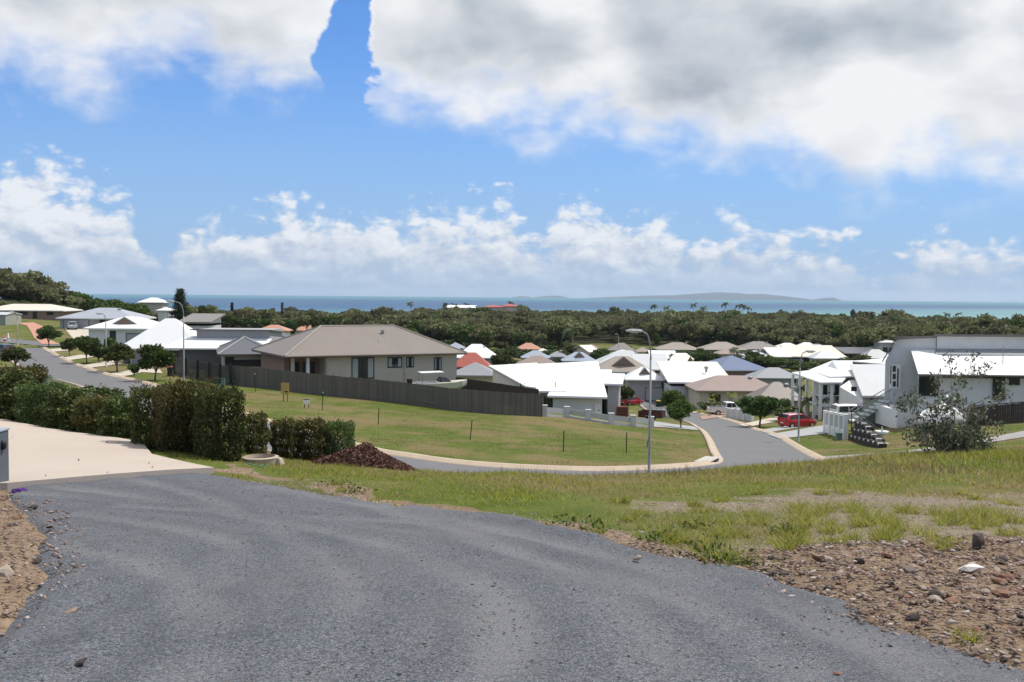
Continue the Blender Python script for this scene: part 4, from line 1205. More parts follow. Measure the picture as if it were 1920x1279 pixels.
ng.links.new(gi.outputs[0], iop.inputs['Points']); ng.links.new(attr('size', 'FLOAT_VECTOR'), iop.inputs['Scale']); ng.links.new(attr('turn', 'FLOAT_VECTOR'), iop.inputs['Rotation']); ng.links.new(attr('which', 'INT'), iop.inputs['Instance Index'])
ng.links.new(iop.outputs[0], go.inputs[0])
pm = bpy.data.meshes.new('bushland'); pm.vertices.add(len(fp)); pm.vertices.foreach_set('co', fp.astype(np.float32).ravel())
wd = fh * frng.uniform(.62, 1.05, len(fh))
pm.attributes.new('size', 'FLOAT_VECTOR', 'POINT').data.foreach_set('vector', np.stack([wd, wd, fh], 1).astype(np.float32).ravel())
pm.attributes.new('turn', 'FLOAT_VECTOR', 'POINT').data.foreach_set('vector', np.stack([0 * fh, 0 * fh, frng.uniform(0, 6.28, len(fh))], 1).astype(np.float32).ravel())
pm.attributes.new('which', 'INT', 'POINT').data.foreach_set('value', np.where(frng.random(len(fh)) < .86, frng.integers(0, 6, len(fh)), frng.integers(6, 9, len(fh))).astype(np.int32))
bl = tag(link('bushland', pm), 'olive green coastal bushland between the houses and the sea', 'bushland', kind='stuff')
md = bl.modifiers.new('scatter', 'NODES'); md.node_group = ng

# ------------------------------------------------------------------ houses
RM = {k: roofmat('roof_' + k, c) for k, c in dict(white=(.80, .80, .78), cream=(.70, .63, .52), ivory=(.78, .73, .64), grey=(.36, .38, .41), lightgrey=(.52, .53, .53), midgrey=(.27, .28, .29), dark=(.105, .11, .118),
      tan=(.30, .255, .21), brown=(.185, .15, .125), blue=(.125, .165, .26), red=(.40, .10, .07), orange=(.50, .255, .165), pinkbrown=(.30, .225, .19), browngrey=(.215, .195, .175), bluegrey=(.33, .37, .43)).items()}
RM['tanribbed'] = roofmat('roof_tan_ribbed', (.245, .208, .178), .5, 6.0, 'X')
WM = {k: mat('wall_' + k, c, .85, .10, .8, .12, 25) for k, c in dict(white=(.74, .74, .73), cream=(.58, .51, .40), beige=(.52, .455, .37), grey=(.36, .355, .35), darkgrey=(.12, .12, .125), brick=(.30, .20, .15), brown=(.22, .16, .12), lightgrey=(.55, .55, .55), green=(.30, .33, .27)).items()}
M_FASCIA_D = mat('fascia_dark', (.14, .115, .095), .6)
M_SOFFIT = mat('soffit', (.55, .52, .47), .7)
M_GARAGE = mat('garage_door', (.40, .40, .40), .5)
M_CURTAIN = mat('curtain', (.38, .40, .38), .8)

def opening(par, side, W, d, u, z0, w_, h, kind, frame=None, dv=0.0):
    """window, door or garage door set on a wall: a projecting frame, its pane as a sub-part"""
    fr = frame or M_FRAME
    t_ = {'window': .06, 'door': .06, 'garage': .08}[kind]
    hw, hd = W / 2, d / 2
    def pt(a, o, z):
        return {'f': (a, -hd - o, z), 'b': (-a, hd + o, z), 'l': (-hw - o, -a, z), 'r': (hw + o, a, z)}[side]
    def bx(a0, a1, o0, o1, z0_, z1_):
        return MB().hexa([pt(a0, o0, z0_), pt(a1, o0, z0_), pt(a1, o1, z0_), pt(a0, o1, z0_)], [pt(a0, o0, z1_), pt(a1, o0, z1_), pt(a1, o1, z1_), pt(a0, o1, z1_)])
    f = MB()
    for q in ((u - w_ / 2, u - w_ / 2 + .08, z0, z0 + h), (u + w_ / 2 - .08, u + w_ / 2, z0, z0 + h), (u - w_ / 2 + .08, u + w_ / 2 - .08, z0 + h - .08, z0 + h), (u - w_ / 2 + .08, u + w_ / 2 - .08, z0, z0 + .07)):
        b_ = bx(q[0], q[1], -.05, t_, q[2], q[3]); f.add(b_.v, b_.f)
    if kind == 'window' and w_ > 1.3:
        b_ = bx(u - .03, u + .03, -.05, t_ - .01, z0 + .07, z0 + h - .08); f.add(b_.v, b_.f)
    nm = {'window': 'window', 'door': 'door', 'garage': 'garage_door'}[kind]
    o = f.build(nm, fr, par)
    if kind == 'garage':
        for k in range(4):
            zz = z0 + .08 + (h - .16) * k / 4
            bx(u - w_ / 2 + .08, u + w_ / 2 - .08, -.02, .015 + .006 * (k % 2), zz + .01, zz + (h - .16) / 4 - .01).build('panel', M_GARAGE, o)
    else:
        bx(u - w_ / 2 + .08, u + w_ / 2 - .08, -.02, .02, z0 + .07, z0 + h - .08).build('pane', M_GLASS, o)
    return o

def roof_hip(par, W, d, ov, ze, zr, rm, fm, axis='x', ridge=None, caps=None):
    a, c = W / 2 + ov, d / 2 + ov
    if axis == 'x':
        rl = ridge if ridge is not None else max(0.0, a - c)
        r0, r1 = (-rl, 0, zr), (rl, 0, zr)
        E = [(-a, -c, ze), (a, -c, ze), (a, c, ze), (-a, c, ze)]
        F_ = [[E[0], E[1], r1, r0], [E[2], E[3], r0, r1], [E[1], E[2], r1], [E[3], E[0], r0]]
    else:
        rl = ridge if ridge is not None else max(0.0, c - a)
        r0, r1 = (0, -rl, zr), (0, rl, zr)
        E = [(-a, -c, ze), (a, -c, ze), (a, c, ze), (-a, c, ze)]
        F_ = [[E[0], E[1], r0], [E[1], E[2], r1, r0], [E[2], E[3], r1], [E[3], E[0], r0, r1]]
    mb = MB()
    for q in F_: mb.add(q, [tuple(range(len(q)))])
    R_ = mb.build('roof', rm, par)
    f = MB()
    f.hexa([(x, y, ze - .2) for x, y, z in E], [(x, y, ze - .004) for x, y, z in E])
    f.build('fascia', fm, R_)
    if caps:
        g = MB()
        for s_, e_ in ((E[0], r0), (E[1], r1 if axis == 'x' else r0), (E[2], r1), (E[3], r0 if axis == 'x' else r1), (r0, r1)):
            if np.linalg.norm(np.subtract(s_, e_)) > .5:
                MBc = MB().tube([(s_[0], s_[1], s_[2] + .02), (e_[0], e_[1], e_[2] + .02)], .09, 6); MBc.build('ridge_cap', caps, R_)
    return R_

def roof_gable(par, W, d, ov, ze, zr, rm, fm, wm, axis='x'):
    a, c = W / 2 + ov, d / 2 + ov; t_ = .16
    mb = MB()
    if axis == 'x':
        mb.slab([(-a, -c, ze), (a, -c, ze), (a, 0, zr), (-a, 0, zr)], t_); mb2 = MB().slab([(-a, 0, zr), (a, 0, zr), (a, c, ze), (-a, c, ze)], t_)
        gl = [[(s_ * W / 2, -d / 2, ze - t_), (s_ * W / 2, d / 2, ze - t_), (s_ * W / 2, 0, zr - t_ - .05)] for s_ in (-1, 1)]
    else:
        mb.slab([(-a, -c, ze), (0, -c, zr), (0, c, zr), (-a, c, ze)], t_); mb2 = MB().slab([(0, -c, zr), (a, -c, ze), (a, c, ze), (0, c, zr)], t_)
        gl = [[(-W / 2, s_ * d / 2, ze - t_), (W / 2, s_ * d / 2, ze - t_), (0, s_ * d / 2, zr - t_ - .05)] for s_ in (-1, 1)]
    mb.build('roof_slope', rm, par); mb2.build('roof_slope', rm, par)
    for q in gl: MB().add(q, [(0, 1, 2)]).build('gable', wm, par)

def roof_skillion(par, W, d, ov, zf, zb, rm, fm, wm=None, t_=.18, axis='y'):
    a, c = W / 2 + ov, d / 2 + ov
    if axis == 'y': Q = [(-a, -c, zf), (a, -c, zf), (a, c, zb), (-a, c, zb)]
    else: Q = [(-a, -c, zf), (a, -c, zb), (a, c, zb), (-a, c, zf)]
    o = MB().slab(Q, t_).build('roof', rm, par)
    q = MB()
    for i in range(4):
        p0, p1 = Q[i], Q[(i + 1) % 4]
        n_ = np.array([p1[1] - p0[1], p0[0] - p1[0], 0]); n_ = n_ / np.linalg.norm(n_) * .03
        q.hexa([np.add(p0, (0, 0, -t_ - .05)), np.add(p1, (0, 0, -t_ - .05)), np.add(p1, n_) + (0, 0, -t_ - .05), np.add(p0, n_) + (0, 0, -t_ - .05)], [np.add(p0, (0, 0, .02)), np.add(p1, (0, 0, .02)), np.add(p1, n_) + (0, 0, .02), np.add(p0, n_) + (0, 0, .02)])
    q.build('fascia', fm, o)
    # raked walls up to the sheet
    if wm:
        def zr(x, y):
            return zf + (zb - zf) * ((y + c) / (2 * c) if axis == 'y' else (x + a) / (2 * a)) - t_ - .02
        hw, hd = W / 2, d / 2
        cs = [(-hw, -hd), (hw, -hd), (hw, hd), (-hw, hd)]
        m_ = MB(); zl = min(zf, zb) - t_ - .5
        m_.hexa([(x, y, zl) for x, y in cs], [(x, y, zr(x, y)) for x, y in cs]).build('upper_wall', wm, par)
    return o

def walls(par, W, d, z0, z1, wm, name='wall'):
    hw, hd = W / 2, d / 2
    return MB().box(-hw, hw, -hd, hd, z0, z1).build(name, wm, par)

def find_depth(px, py, eave, lo=60, hi=420):
    """distance at which the sight line is eave metres above the ground"""
    p = hit(px, py, eave, lo); return min(max(p[1], lo), hi)

HL = []; HPOS = []
def house(label, px0, px1, py_e, py_r, roof='hip', rm='tan', wm='cream', eave=2.6, D=None, depth=12.0, yaw=0.0, axis='x', ov=.6, fm=None, ops=(), group=None, ridge=None, name='house', cat='house', caps=None, zr=None, vent=False):
    pm_ = (px0 + px1) / 2
    if D is None: D = find_depth(pm_, py_e, eave)
    ya = abs(yaw)
    ext = (px1 - px0) / F * D
    if axis == 'x' and roof in ('hip', 'dutch') and ya < .02: depth = min(depth, max(6.0, ext * .78))
    Wt = (ext - depth * math.sin(ya)) / math.cos(ya) if ya > .02 else ext
    Wt = max(Wt, 4.0)
    W, d = Wt - 2 * ov, depth - 2 * ov
    Dc = D + (Wt * math.sin(ya) + depth * math.cos(ya)) / 2
    cx = at(pm_, py_e, Dc)[0]; cy = Dc
    # the near eave keeps its place in the view
    ze_w = at(pm_, py_e, D)[2]
    zr_w = at(pm_, py_r, Dc if roof != 'skillion' else Dc + depth / 2)[2] if zr is None else ze_w + zr
    if zr is None and roof == 'skillion' and axis == 'x': zr_w = at(px1, py_r, D)[2]
    zg = gz(cx, cy)
    lowest = min(gz(cx + a, cy + b_) for a in (-W / 2, W / 2) for b_ in (-d / 2, d / 2))
    par = empty(name, (cx, cy, zg), yaw)
    ze, zr_ = ze_w - zg, zr_w - zg
    ze = max(ze, 2.0)
    if zr_ < ze + .25 and roof != 'skillion': zr_ = ze + .25
    rmm, wmm = RM[rm], WM[wm]; fmm = fm or (M_WHITE if rm in ('white', 'ivory', 'lightgrey') else M_FASCIA_D if rm in ('tan', 'brown', 'dark', 'tanribbed') else rmm)
    zw = ze - .2 if roof != 'skillion' else min(ze, zr_) - .3
    walls(par, W, d, lowest - zg - .4, zw, wmm)
    if roof in ('hip', 'dutch'):
        R_ = roof_hip(par, W, d, ov, ze, zr_, rmm, fmm, axis, ridge, caps)
        if roof == 'dutch':
            k = .52; zg_ = ze + (zr_ - ze) * (1 - k)
            gx = W * .22
            MB().hexa([(-gx, -d / 2 * .75, zg_ - .3), (gx, -d / 2 * .75, zg_ - .3), (gx, 0, zg_ - .3), (-gx, 0, zg_ - .3)], [(-.05, -d / 2 * .75, zr_ + .1), (.05, -d / 2 * .75, zr_ + .1), (.05, 0, zr_ + .1), (-.05, 0, zr_ + .1)]).build('gablet_roof', rmm, R_)
            MB().add([(-gx * .86, -d / 2 * .75 - .02, zg_ - .25), (gx * .86, -d / 2 * .75 - .02, zg_ - .25), (0, -d / 2 * .75 - .02, zr_ - .05)], [(0, 1, 2)]).build('gablet', WM['brown'], R_)
    elif roof == 'gable': roof_gable(par, W, d, ov, ze, zr_, rmm, fmm, wmm, axis)
    else: roof_skillion(par, W, d, ov, ze, zr_, rmm, fmm, wmm, .18, 'y' if axis == 'x' and zr is None or axis == 'y' else 'x')
    for o in ops:
        side, u, z0, ww, hh, kind = o[:6]
        span = W if side in 'fb' else d
        opening(par, side, W, d, u * span / 2, z0, min(ww, span * .9), min(hh, zw - z0 - .05), kind, o[6] if len(o) > 6 else None)
    if vent:
        MB().lathe([(.18, -.3), (.18, .25), (.34, .3), (.36, .55), (.12, .72)], 10, (W * .2, -d * .1, ze + (zr_ - ze) * .62)).build('roof_vent', M_STEEL, par)
    tag(par, label, cat, group)
    HPOS.append((pm_, (py_e + 6), label))
    HL.append((label, round(D), round(W, 1), round(ze, 1), round(zr_ - ze, 1)))
    return par, W, d, ze, zr_

w3 = lambda *u: [('f', q, .9, 1.6, 1.3, 'window') for q in u]
FAR = 'houses of the estate below'
# -- left side, far to near
house('long cream roofed brick house on the far left lawn', -20, 140, 583, 570, 'hip', 'cream', 'brick', D=236, depth=11, eave=2.7, ops=w3(-.35, .05, .7) + [('f', .32, .1, 1.0, 2.1, 'door'), ('f', -.1, .1, 1.8, 2.1, 'door')], group=FAR, fm=M_WHITE)
house('small grey shed at the left edge of the picture', -16, 27, 590, 585, 'gable', 'lightgrey', 'green', D=205, depth=7, ov=.15, group=None, name='shed', cat='shed')
house('grey roofed house with a garage above the silver car', 127, 276, 597, 577, 'hip', 'grey', 'grey', D=198, depth=14, ops=[('f', -.55, .1, 5.0, 2.2, 'garage'), ('f', .2, .8, 1.6, 1.3, 'window')], group=FAR, fm=M_WHITE, vent=True)
house('pale two storey white house on the skyline left of the pine', 263, 314, 567, 558, 'hip', 'white', 'cream', D=330, depth=10, ops=[('f', -.3, 3.0, 1.6, 1.3, 'window'), ('f', .4, 3.0, 1.6, 1.3, 'window')], group=FAR)
house('low white wing below the two storey white house', 298, 325, 582, 576, 'hip', 'white', 'white', D=285, depth=8, group=FAR)
house('white roofed house with a brown gablet facing the road', 176, 318, 616, 594, 'dutch', 'white', 'white', D=150, depth=12, ops=[('f', -.28, .8, .9, 1.7, 'window'), ('f', .35, .1, 2.4, 2.1, 'garage')], group=FAR)
house('brown skillion roofed house behind the big white roof', 346, 410, 604, 590, 'skillion', 'browngrey', 'lightgrey', D=178, depth=9, group=FAR, axis='x', zr=None)
house('cream hip roofed house among dark trees left of centre', 373, 426, 596, 581, 'hip', 'ivory', 'beige', depth=12, ops=w3(.3), group=FAR, fm=M_WHITE)
house('cream roofed wing right of the cream hip roofed house', 426, 479, 597, 584, 'hip', 'ivory', 'beige', depth=10, ops=w3(.5), group=FAR, fm=M_WHITE)
house('small maroon roofed house left of the orange roofs', 494, 524, 626, 617, 'hip', 'brown', 'brick', depth=10, group=FAR)
house('left orange roofed house behind the dark tree', 484, 545, 620, 609, 'hip', 'orange', 'cream', depth=10, group=FAR)
house('right orange roofed house above the tan roof', 554, 640, 620, 603, 'hip', 'orange', 'cream', depth=10, group=FAR)
house('white roofed house hidden behind the tan roof ridge', 648, 744, 622, 607, 'hip', 'white', 'white', depth=10, group=FAR, ridge=5)
house('salmon roofed house beyond the right end of the tan roof', 788, 836, 637, 623, 'hip', 'red', 'cream', depth=12, group=FAR)
house('white hip roofed house right of the tan house', 852, 935, 671, 645, 'hip', 'white', 'lightgrey', depth=13, group=FAR, ops=w3(.4), vent=True)
house('pale blue grey roof behind the white hip roofed house', 832, 876, 655, 642, 'hip', 'bluegrey', 'lightgrey', depth=10, group=FAR)
house('bright red roofed house right of the tan house', 846, 922, 688, 661, 'hip', 'red', 'brick', depth=11, group=FAR)
house('grey roofed cream house between the tan and the white skillion house', 846, 936, 704, 679, 'hip', 'midgrey', 'cream', D=128, depth=10, group=FAR)
# -- centre
house('bright orange roofed house at the bushland edge', 966, 1016, 655, 643, 'hip', 'orange', 'cream', depth=11, group=FAR)
house('pale grey roofed house behind the brown roof', 976, 1032, 671, 657, 'hip', 'bluegrey', 'lightgrey', depth=12, group=FAR)
house('brown roofed house above the white skillion roof', 966, 1048, 686, 667, 'hip', 'pinkbrown', 'brick', depth=12, group=FAR)
house('small cream roof right of the dark bush', 1078, 1116, 660, 647, 'gable', 'ivory', 'cream', depth=10, group=FAR, yaw=.5)
house('pale brown roof just behind the small cream roof', 1094, 1124, 653, 645, 'hip', 'pinkbrown', 'cream', depth=9, group=FAR)
house('grey brown roof at the edge of the green field', 1140, 1190, 657, 643, 'hip', 'browngrey', 'beige', depth=11, group=FAR)
house('blue grey roofed house with a dark gable', 1052, 1118, 677, 660, 'dutch', 'bluegrey', 'darkgrey', depth=12, group=FAR)
house('wide silver grey roofed house in the centre', 1112, 1230, 684, 657, 'hip', 'lightgrey', 'lightgrey', depth=15, group=FAR, ops=w3(-.3, .5), vent=True)
house('small white roof behind the silver grey roof', 1142, 1192, 666, 656, 'hip', 'white', 'white', depth=9, group=FAR)
house('tan roofed house with a small gabled portico', 1108, 1224, 697, 668, 'dutch', 'tan', 'cream', depth=13, group=FAR, ops=w3(-.45, .65) + [('f', .12, .1, 1.2, 2.1, 'door')], fm=M_WHITE)
house('white roofed house behind the lamp', 1214, 1266, 672, 657, 'gable', 'white', 'white', depth=10, group=FAR)
house('pale tan roof wing right of the silver grey roof', 1188, 1254, 693, 669, 'skillion', 'lightgrey', 'beige', depth=10, group=FAR)
house('pale gabled house with a brown side wall', 1238, 1316, 693, 667, 'gable', 'ivory', 'brown', depth=12, group=FAR, yaw=-.45, ops=[('r', 0, .9, 1.5, 1.2, 'window')])
house('left tan hip roofed house along the bushland', 1228, 1312, 656, 642, 'hip', 'tan', 'cream', depth=13, group=FAR, vent=True)
house('middle pair of tan hip roofs along the bushland', 1310, 1396, 656, 641, 'hip', 'tan', 'beige', depth=13, group=FAR, ops=w3(-.3, .4))
house('brown grey hip roofed house along the bushland', 1380, 1462, 655, 640, 'hip', 'browngrey', 'grey', depth=13, group=FAR, ops=w3(.3), vent=True)
house('low white roof right of the brown grey one', 1450, 1502, 653, 643, 'hip', 'white', 'lightgrey', depth=11, group=FAR)
house('second white roof along the bushland with a dark wall', 1488, 1536, 653, 642, 'hip', 'white', 'darkgrey', depth=11, group=FAR)
house('dark grey hip roof behind the long cream one', 1506, 1556, 657, 645, 'hip', 'midgrey', 'grey', depth=11, group=FAR)
house('pale pink roofed house left of the long cream roof', 1438, 1486, 669, 655, 'skillion', 'ivory', 'lightgrey', depth=9, group=FAR)
house('long cream skillion roofed house on the right', 1472, 1574, 669, 652, 'skillion', 'cream', 'beige', depth=13, group=FAR, ops=[('f', .1, .1, 1.4, 2.1, 'door'), ('f', -.5, .8, 1.6, 1.2, 'window')])
house('grey hip roofed house before the dark modern house', 1518, 1578, 672, 657, 'hip', 'lightgrey', 'beige', depth=10, group=FAR)
house('dark grey modern house with flat roof and dark windows', 1572, 1646, 663, 655, 'skillion', 'dark', 'grey', depth=11, group=FAR, ops=w3(-.2, .4) + [('f', -.75, .1, 1.4, 2.1, 'door')])
house('dark ribbed roof right of the dark modern house', 1610, 1672, 672, 655, 'hip', 'midgrey', 'darkgrey', depth=11, group=FAR)
house('left small white roof near the bushland on the right', 1576, 1604, 650, 643, 'hip', 'white', 'brick', depth=9, group=FAR)
house('right small white roof near the bushland on the right', 1602, 1630, 647, 639, 'hip', 'white', 'white', depth=9, group=FAR)
house('white two storey cube house left of the big white gable', 1640, 1682, 642, 637, 'hip', 'white', 'lightgrey', eave=5.2, depth=10, group=FAR, ops=[('f', .3, 2.4, 1.6, 1.3, 'window'), ('f', -.4, 2.4, 1.4, 1.3, 'window')])
house('white roofed house at the right edge above the big white house', 1846, 1960, 627, 608, 'hip', 'white', 'white', eave=5.6, depth=14, group=FAR)
house('blue hip roofed dark brick house', 1310, 1432, 694, 666, 'hip', 'blue', 'brown', D=196, depth=15, group=FAR, ops=[('f', .55, .1, 1.6, 2.1, 'door'), ('f', -.2, .8, 1.8, 1.3, 'window'), ('f', .1, .8, 1.8, 1.3, 'window')], fm=M_WHITE, yaw=.12, vent=True)
house('long low grey roofed house right of the blue roof', 1404, 1496, 709, 689, 'hip', 'midgrey', 'grey', D=172, depth=12, group=FAR)
house('white roofed house with a small gablet and dark carport', 1168, 1244, 712, 688, 'dutch', 'white', 'grey', D=168, depth=12, group=FAR, ops=[('f', .55, .1, 3.0, 2.2, 'garage', M_BLACK)])
house('cream skillion roofed house with grey side wall', 1238, 1362, 717, 689, 'skillion', 'ivory', 'lightgrey', D=160, depth=14, group=FAR, ops=[('f', .2, .1, 4.5, 2.2, 'garage', M_BLACK), ('f', -.8, .5, .6, 1.6, 'window')], vent=True)
house('wide pinkish tan hip roof in front of the blue roof', 1290, 1458, 733, 704, 'hip', 'pinkbrown', 'cream', D=150, depth=14, group=FAR, ops=w3(-.6), ridge=2.5, vent=True)
house('brown roofed house beside the white columns', 1405, 1506, 752, 716, 'hip', 'brown', 'cream', D=128, depth=13, group=FAR, vent=True)
house('small grey roof between the brown and the blue grey roofs', 1026, 1064, 669, 658, 'hip', 'midgrey', 'beige', depth=9, group=FAR, vent=True)
house('small tan roof left of the lamp head', 1184, 1226, 662, 651, 'hip', 'tan', 'cream', depth=9, group=FAR)
house('small ivory roof left of the dark trees', 1254, 1292, 674, 662, 'gable', 'ivory', 'beige', depth=9, group=FAR, yaw=.3)
house('pale grey roof above the right slope of the blue roof', 1392, 1440, 668, 657, 'hip', 'lightgrey', 'grey', depth=9, group=FAR, vent=True)
house('small brown roof under the middle tan roofs', 1340, 1386, 664, 652, 'hip', 'pinkbrown', 'cream', depth=9, group=FAR)
house('low white roof between the dark modern house and the bushland', 1540, 1580, 660, 650, 'hip', 'white', 'lightgrey', depth=9, group=FAR)
house('small grey roof right of the two small white roofs', 1624, 1662, 655, 645, 'hip', 'grey', 'lightgrey', depth=9, group=FAR)
house('small cream roof below the bright orange one', 1000, 1036, 663, 653, 'hip', 'ivory', 'cream', depth=9, group=FAR)
# -- at the shore
house('flat white beach building on the shoreline', 838, 894, 577, 573, 'skillion', 'white', 'lightgrey', D=640, depth=14, group='buildings on the shoreline', name='beach_building', cat='building', ops=[('f', -.4, 3, 3, 2, 'window'), ('f', .4, 3, 3, 2, 'window')])
house('long red roofed resort on the shoreline, left wing', 904, 946, 576, 572, 'hip', 'red', 'cream', D=650, depth=12, group='buildings on the shoreline', name='resort_building', cat='building', ops=[('f', 0, 3, 3, 2, 'window')])
house('taller red roofed resort on the shoreline, right wing', 938, 974, 574.5, 570, 'hip', 'red', 'cream', D=655, depth=12, group='buildings on the shoreline', name='resort_building', cat='building', ops=[('f', .5, 3, 3, 2, 'window')])

# ------------------------------------------------------------------ big white roofed house and its dark clerestory (left)
p_, W_, d_, ze_, zr_ = house('large white hip roofed house with wide low eaves behind the street trees', 240, 400, 654, 597, 'hip', 'white', 'darkgrey', D=118, depth=14, ops=[('f', -.3, .1, 4.5, 2.2, 'garage', M_WHITE), ('f', .55, .7, 1.8, 1.3, 'window')], ridge=.6)
q = at(428, 636, 116)
cs = empty('clerestory_house', (q[0], 119, gz(q[0], 119)), 0)
zc = q[2] - cs.location.z
MB().box(-4.4, 4.2, -.5, 5.5, -.6, zc + 1.0).build('wall', WM['grey'], cs)
o = MB().slab([(-5.0, -1.1, zc + 1.05), (4.5, -1.1, zc + 1.05), (4.5, 6.2, zc + .6), (-5.0, 6.2, zc + .6)], .12).build('roof', RM['dark'], cs)
MB().slab([(-7.0, -4.2, zc - 1.0), (4.4, -4.2, zc - 1.0), (4.4, -.52, zc + .02), (-6.2, -.52, zc + .02)], .16).build('lower_roof', RM['white'], cs)
MB().box(-5.4, 4.0, -3.6, -.52, -.6, zc - 1.2).build('lower_wall', WM['darkgrey'], cs)
tag(cs, 'long dark clerestory wall over a white lean-to roof left of the tan house', 'house')
house('charcoal hip roofed house directly left of the tan house', 372, 545, 665, 632, 'hip', 'dark', 'beige', D=104, depth=13, yaw=.3, ops=[('f', .15, 1.3, 3.6, .7, 'window', M_BLACK), ('f', -.75, .6, .9, 1.7, 'window')], caps=mat('cap_grey', (.30, .30, .30), .5))
house('dark gabled roof behind the charcoal hip roof', 470, 560, 640, 621, 'hip', 'dark', 'beige', D=128, depth=12, caps=mat('cap_grey', (.3, .3, .3)))

# ------------------------------------------------------------------ tan house on the slope
def tan_house():
    yaw = R(28); cz = math.cos(yaw); sz = math.sin(yaw)
    n0 = at(534, 668, 93.5)                       # near corner of the eave
    W, d = 18.6, 12.6
    cx = n0[0] + W / 2 * cz - d / 2 * sz; cy = n0[1] + W / 2 * sz + d / 2 * cz
    zg = gz(cx, cy)
    h = empty('tan_house', (cx, cy, zg), yaw)
    ze = n0[2] - zg; zr = at(665, 611, cy)[2] - zg
    ov = .75; w_, d2 = W - 2 * ov, d - 2 * ov
    RR_ = roof_hip(h, w_, d2, ov, ze, zr, RM['tanribbed'], M_FASCIA_D, 'x', 3.9, mat('cap_tan', (.33, .29, .25), .5))
    MB().tube([(-W / 2, -d / 2 - .06, ze - .08), (W / 2, -d / 2 - .06, ze - .08)], .075, 8).build('gutter', M_FASCIA_D, RR_)
    hw, hd = w_ / 2, d2 / 2
    wall = WM['beige']
    zb = ze - 3.15                                 # floor level
    xl = -hw + 3.4                                 # the porch bites off the near left corner
    MB().box(xl, hw, -hd, hd, zb, ze - .2).build('wall', wall, h)
    MB().box(-hw, xl - .004, -hd + 2.2, hd, zb - 1.6, ze - .2).build('wing_wall', WM['brick'], h)
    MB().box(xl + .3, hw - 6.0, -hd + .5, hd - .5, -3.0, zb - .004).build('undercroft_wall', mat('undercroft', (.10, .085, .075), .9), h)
    MB().box(-hw, xl - .01, -hd, -hd + 2.19, zb - 1.4, zb + .02).build('porch_slab', M_CONC, h)
    for x in (-hw + .25, -hw + 1.7):
        MB().cbox(x, -hd + .2, zb, .28, .28, 2.94).build('porch_post', M_WHITE if x > -hw + 1 else wall, h)
    for x0, x1, nm, mm in ((-hw + .5, -hw + 1.5, 'sliding_door', M_GLASS), (-hw + 1.75, -hw + 3.0, 'sliding_door', M_GLASS)):
        o = MB().box(x0, x1, -hd + 2.12, -hd + 2.19, zb + .05, zb + 2.4).build('door', mat('door_frame_brown', (.12, .06, .04), .5), h)
        MB().box(x0 + .08, x1 - .08, -hd + 2.09, -hd + 2.118, zb + .12, zb + 2.32).build('pane', M_GLASS, o)
    # windows of the long wall
    def win(u, ww, z0, hh, curtains=True):
        o = opening(h, 'f', w_, d2, u, z0, ww, hh, 'window')
        if curtains:
            for s_ in (-1, 1):
                MB().box(u + s_ * ww * .34 - ww * .12, u + s_ * ww * .34 + ww * .12, -hd - .034, -hd - .024, z0 + .12, z0 + hh - .12).build('curtain', M_CURTAIN, o)
    win(xl + 3.9 - hw * 0 - 0.2, 2.3, zb + .75, 2.1)
    win(xl + 7.0, 1.5, zb + 1.75, 1.05)
    win(xl + 8.6, .8, zb + 1.75, 1.05)
    win(xl + 11.6, .8, zb + 1.35, 1.35)
    for x in (xl + .02, xl + 7.9):
        MB().tube([(x + .1, -hd - .06, zb - .2), (x + .1, -hd - .06, ze - .2)], .045, 6).build('downpipe', wall, h)
    o = MB().cbox(xl + 1.0, -hd - .1, zb + .9, .42, .2, .55).build('meter_box', M_CONC, h)
    MB().box(xl + 1.6, xl + 2.0, -hd - .12, -hd - .01, zb + .1, zb + .3).build('vent', M_BLACK, h)
    # posts of the undercroft on the downhill end
    for i, x in enumerate(np.linspace(hw - 5.4, hw - .1, 5)):
        zz = gz(cx + x * cz + (hd - .2) * 0 * sz, cy + x * sz) - zg
        for y in ((-hd + .1, hd - .3) if i in (0, 4) else (-hd + .1,)):
            MB().cbox(x, y, min(zz, -.5) - 1.5, .11, .11, zb - min(zz, -.5) + 1.5).build('stump', M_STEEL, h)
    MB().lathe([(.1, -.4), (.1, .18), (.24, .22), (.2, .34)], 10, (2.0, -1.8, ze + (zr - ze) * .72)).build('roof_vent', M_STEEL, h)
    MB().tube([(1.0, -3.6, ze + .9), (1.0, -3.6, ze + 1.5)], .05, 6).build('vent_pipe', M_WHITE, h)
    tag(h, 'large tan house with a wide hip roof behind the paling fence', 'house')
    return h, cx, cy, zg, yaw, hw, hd, zb
TAN = tan_house()

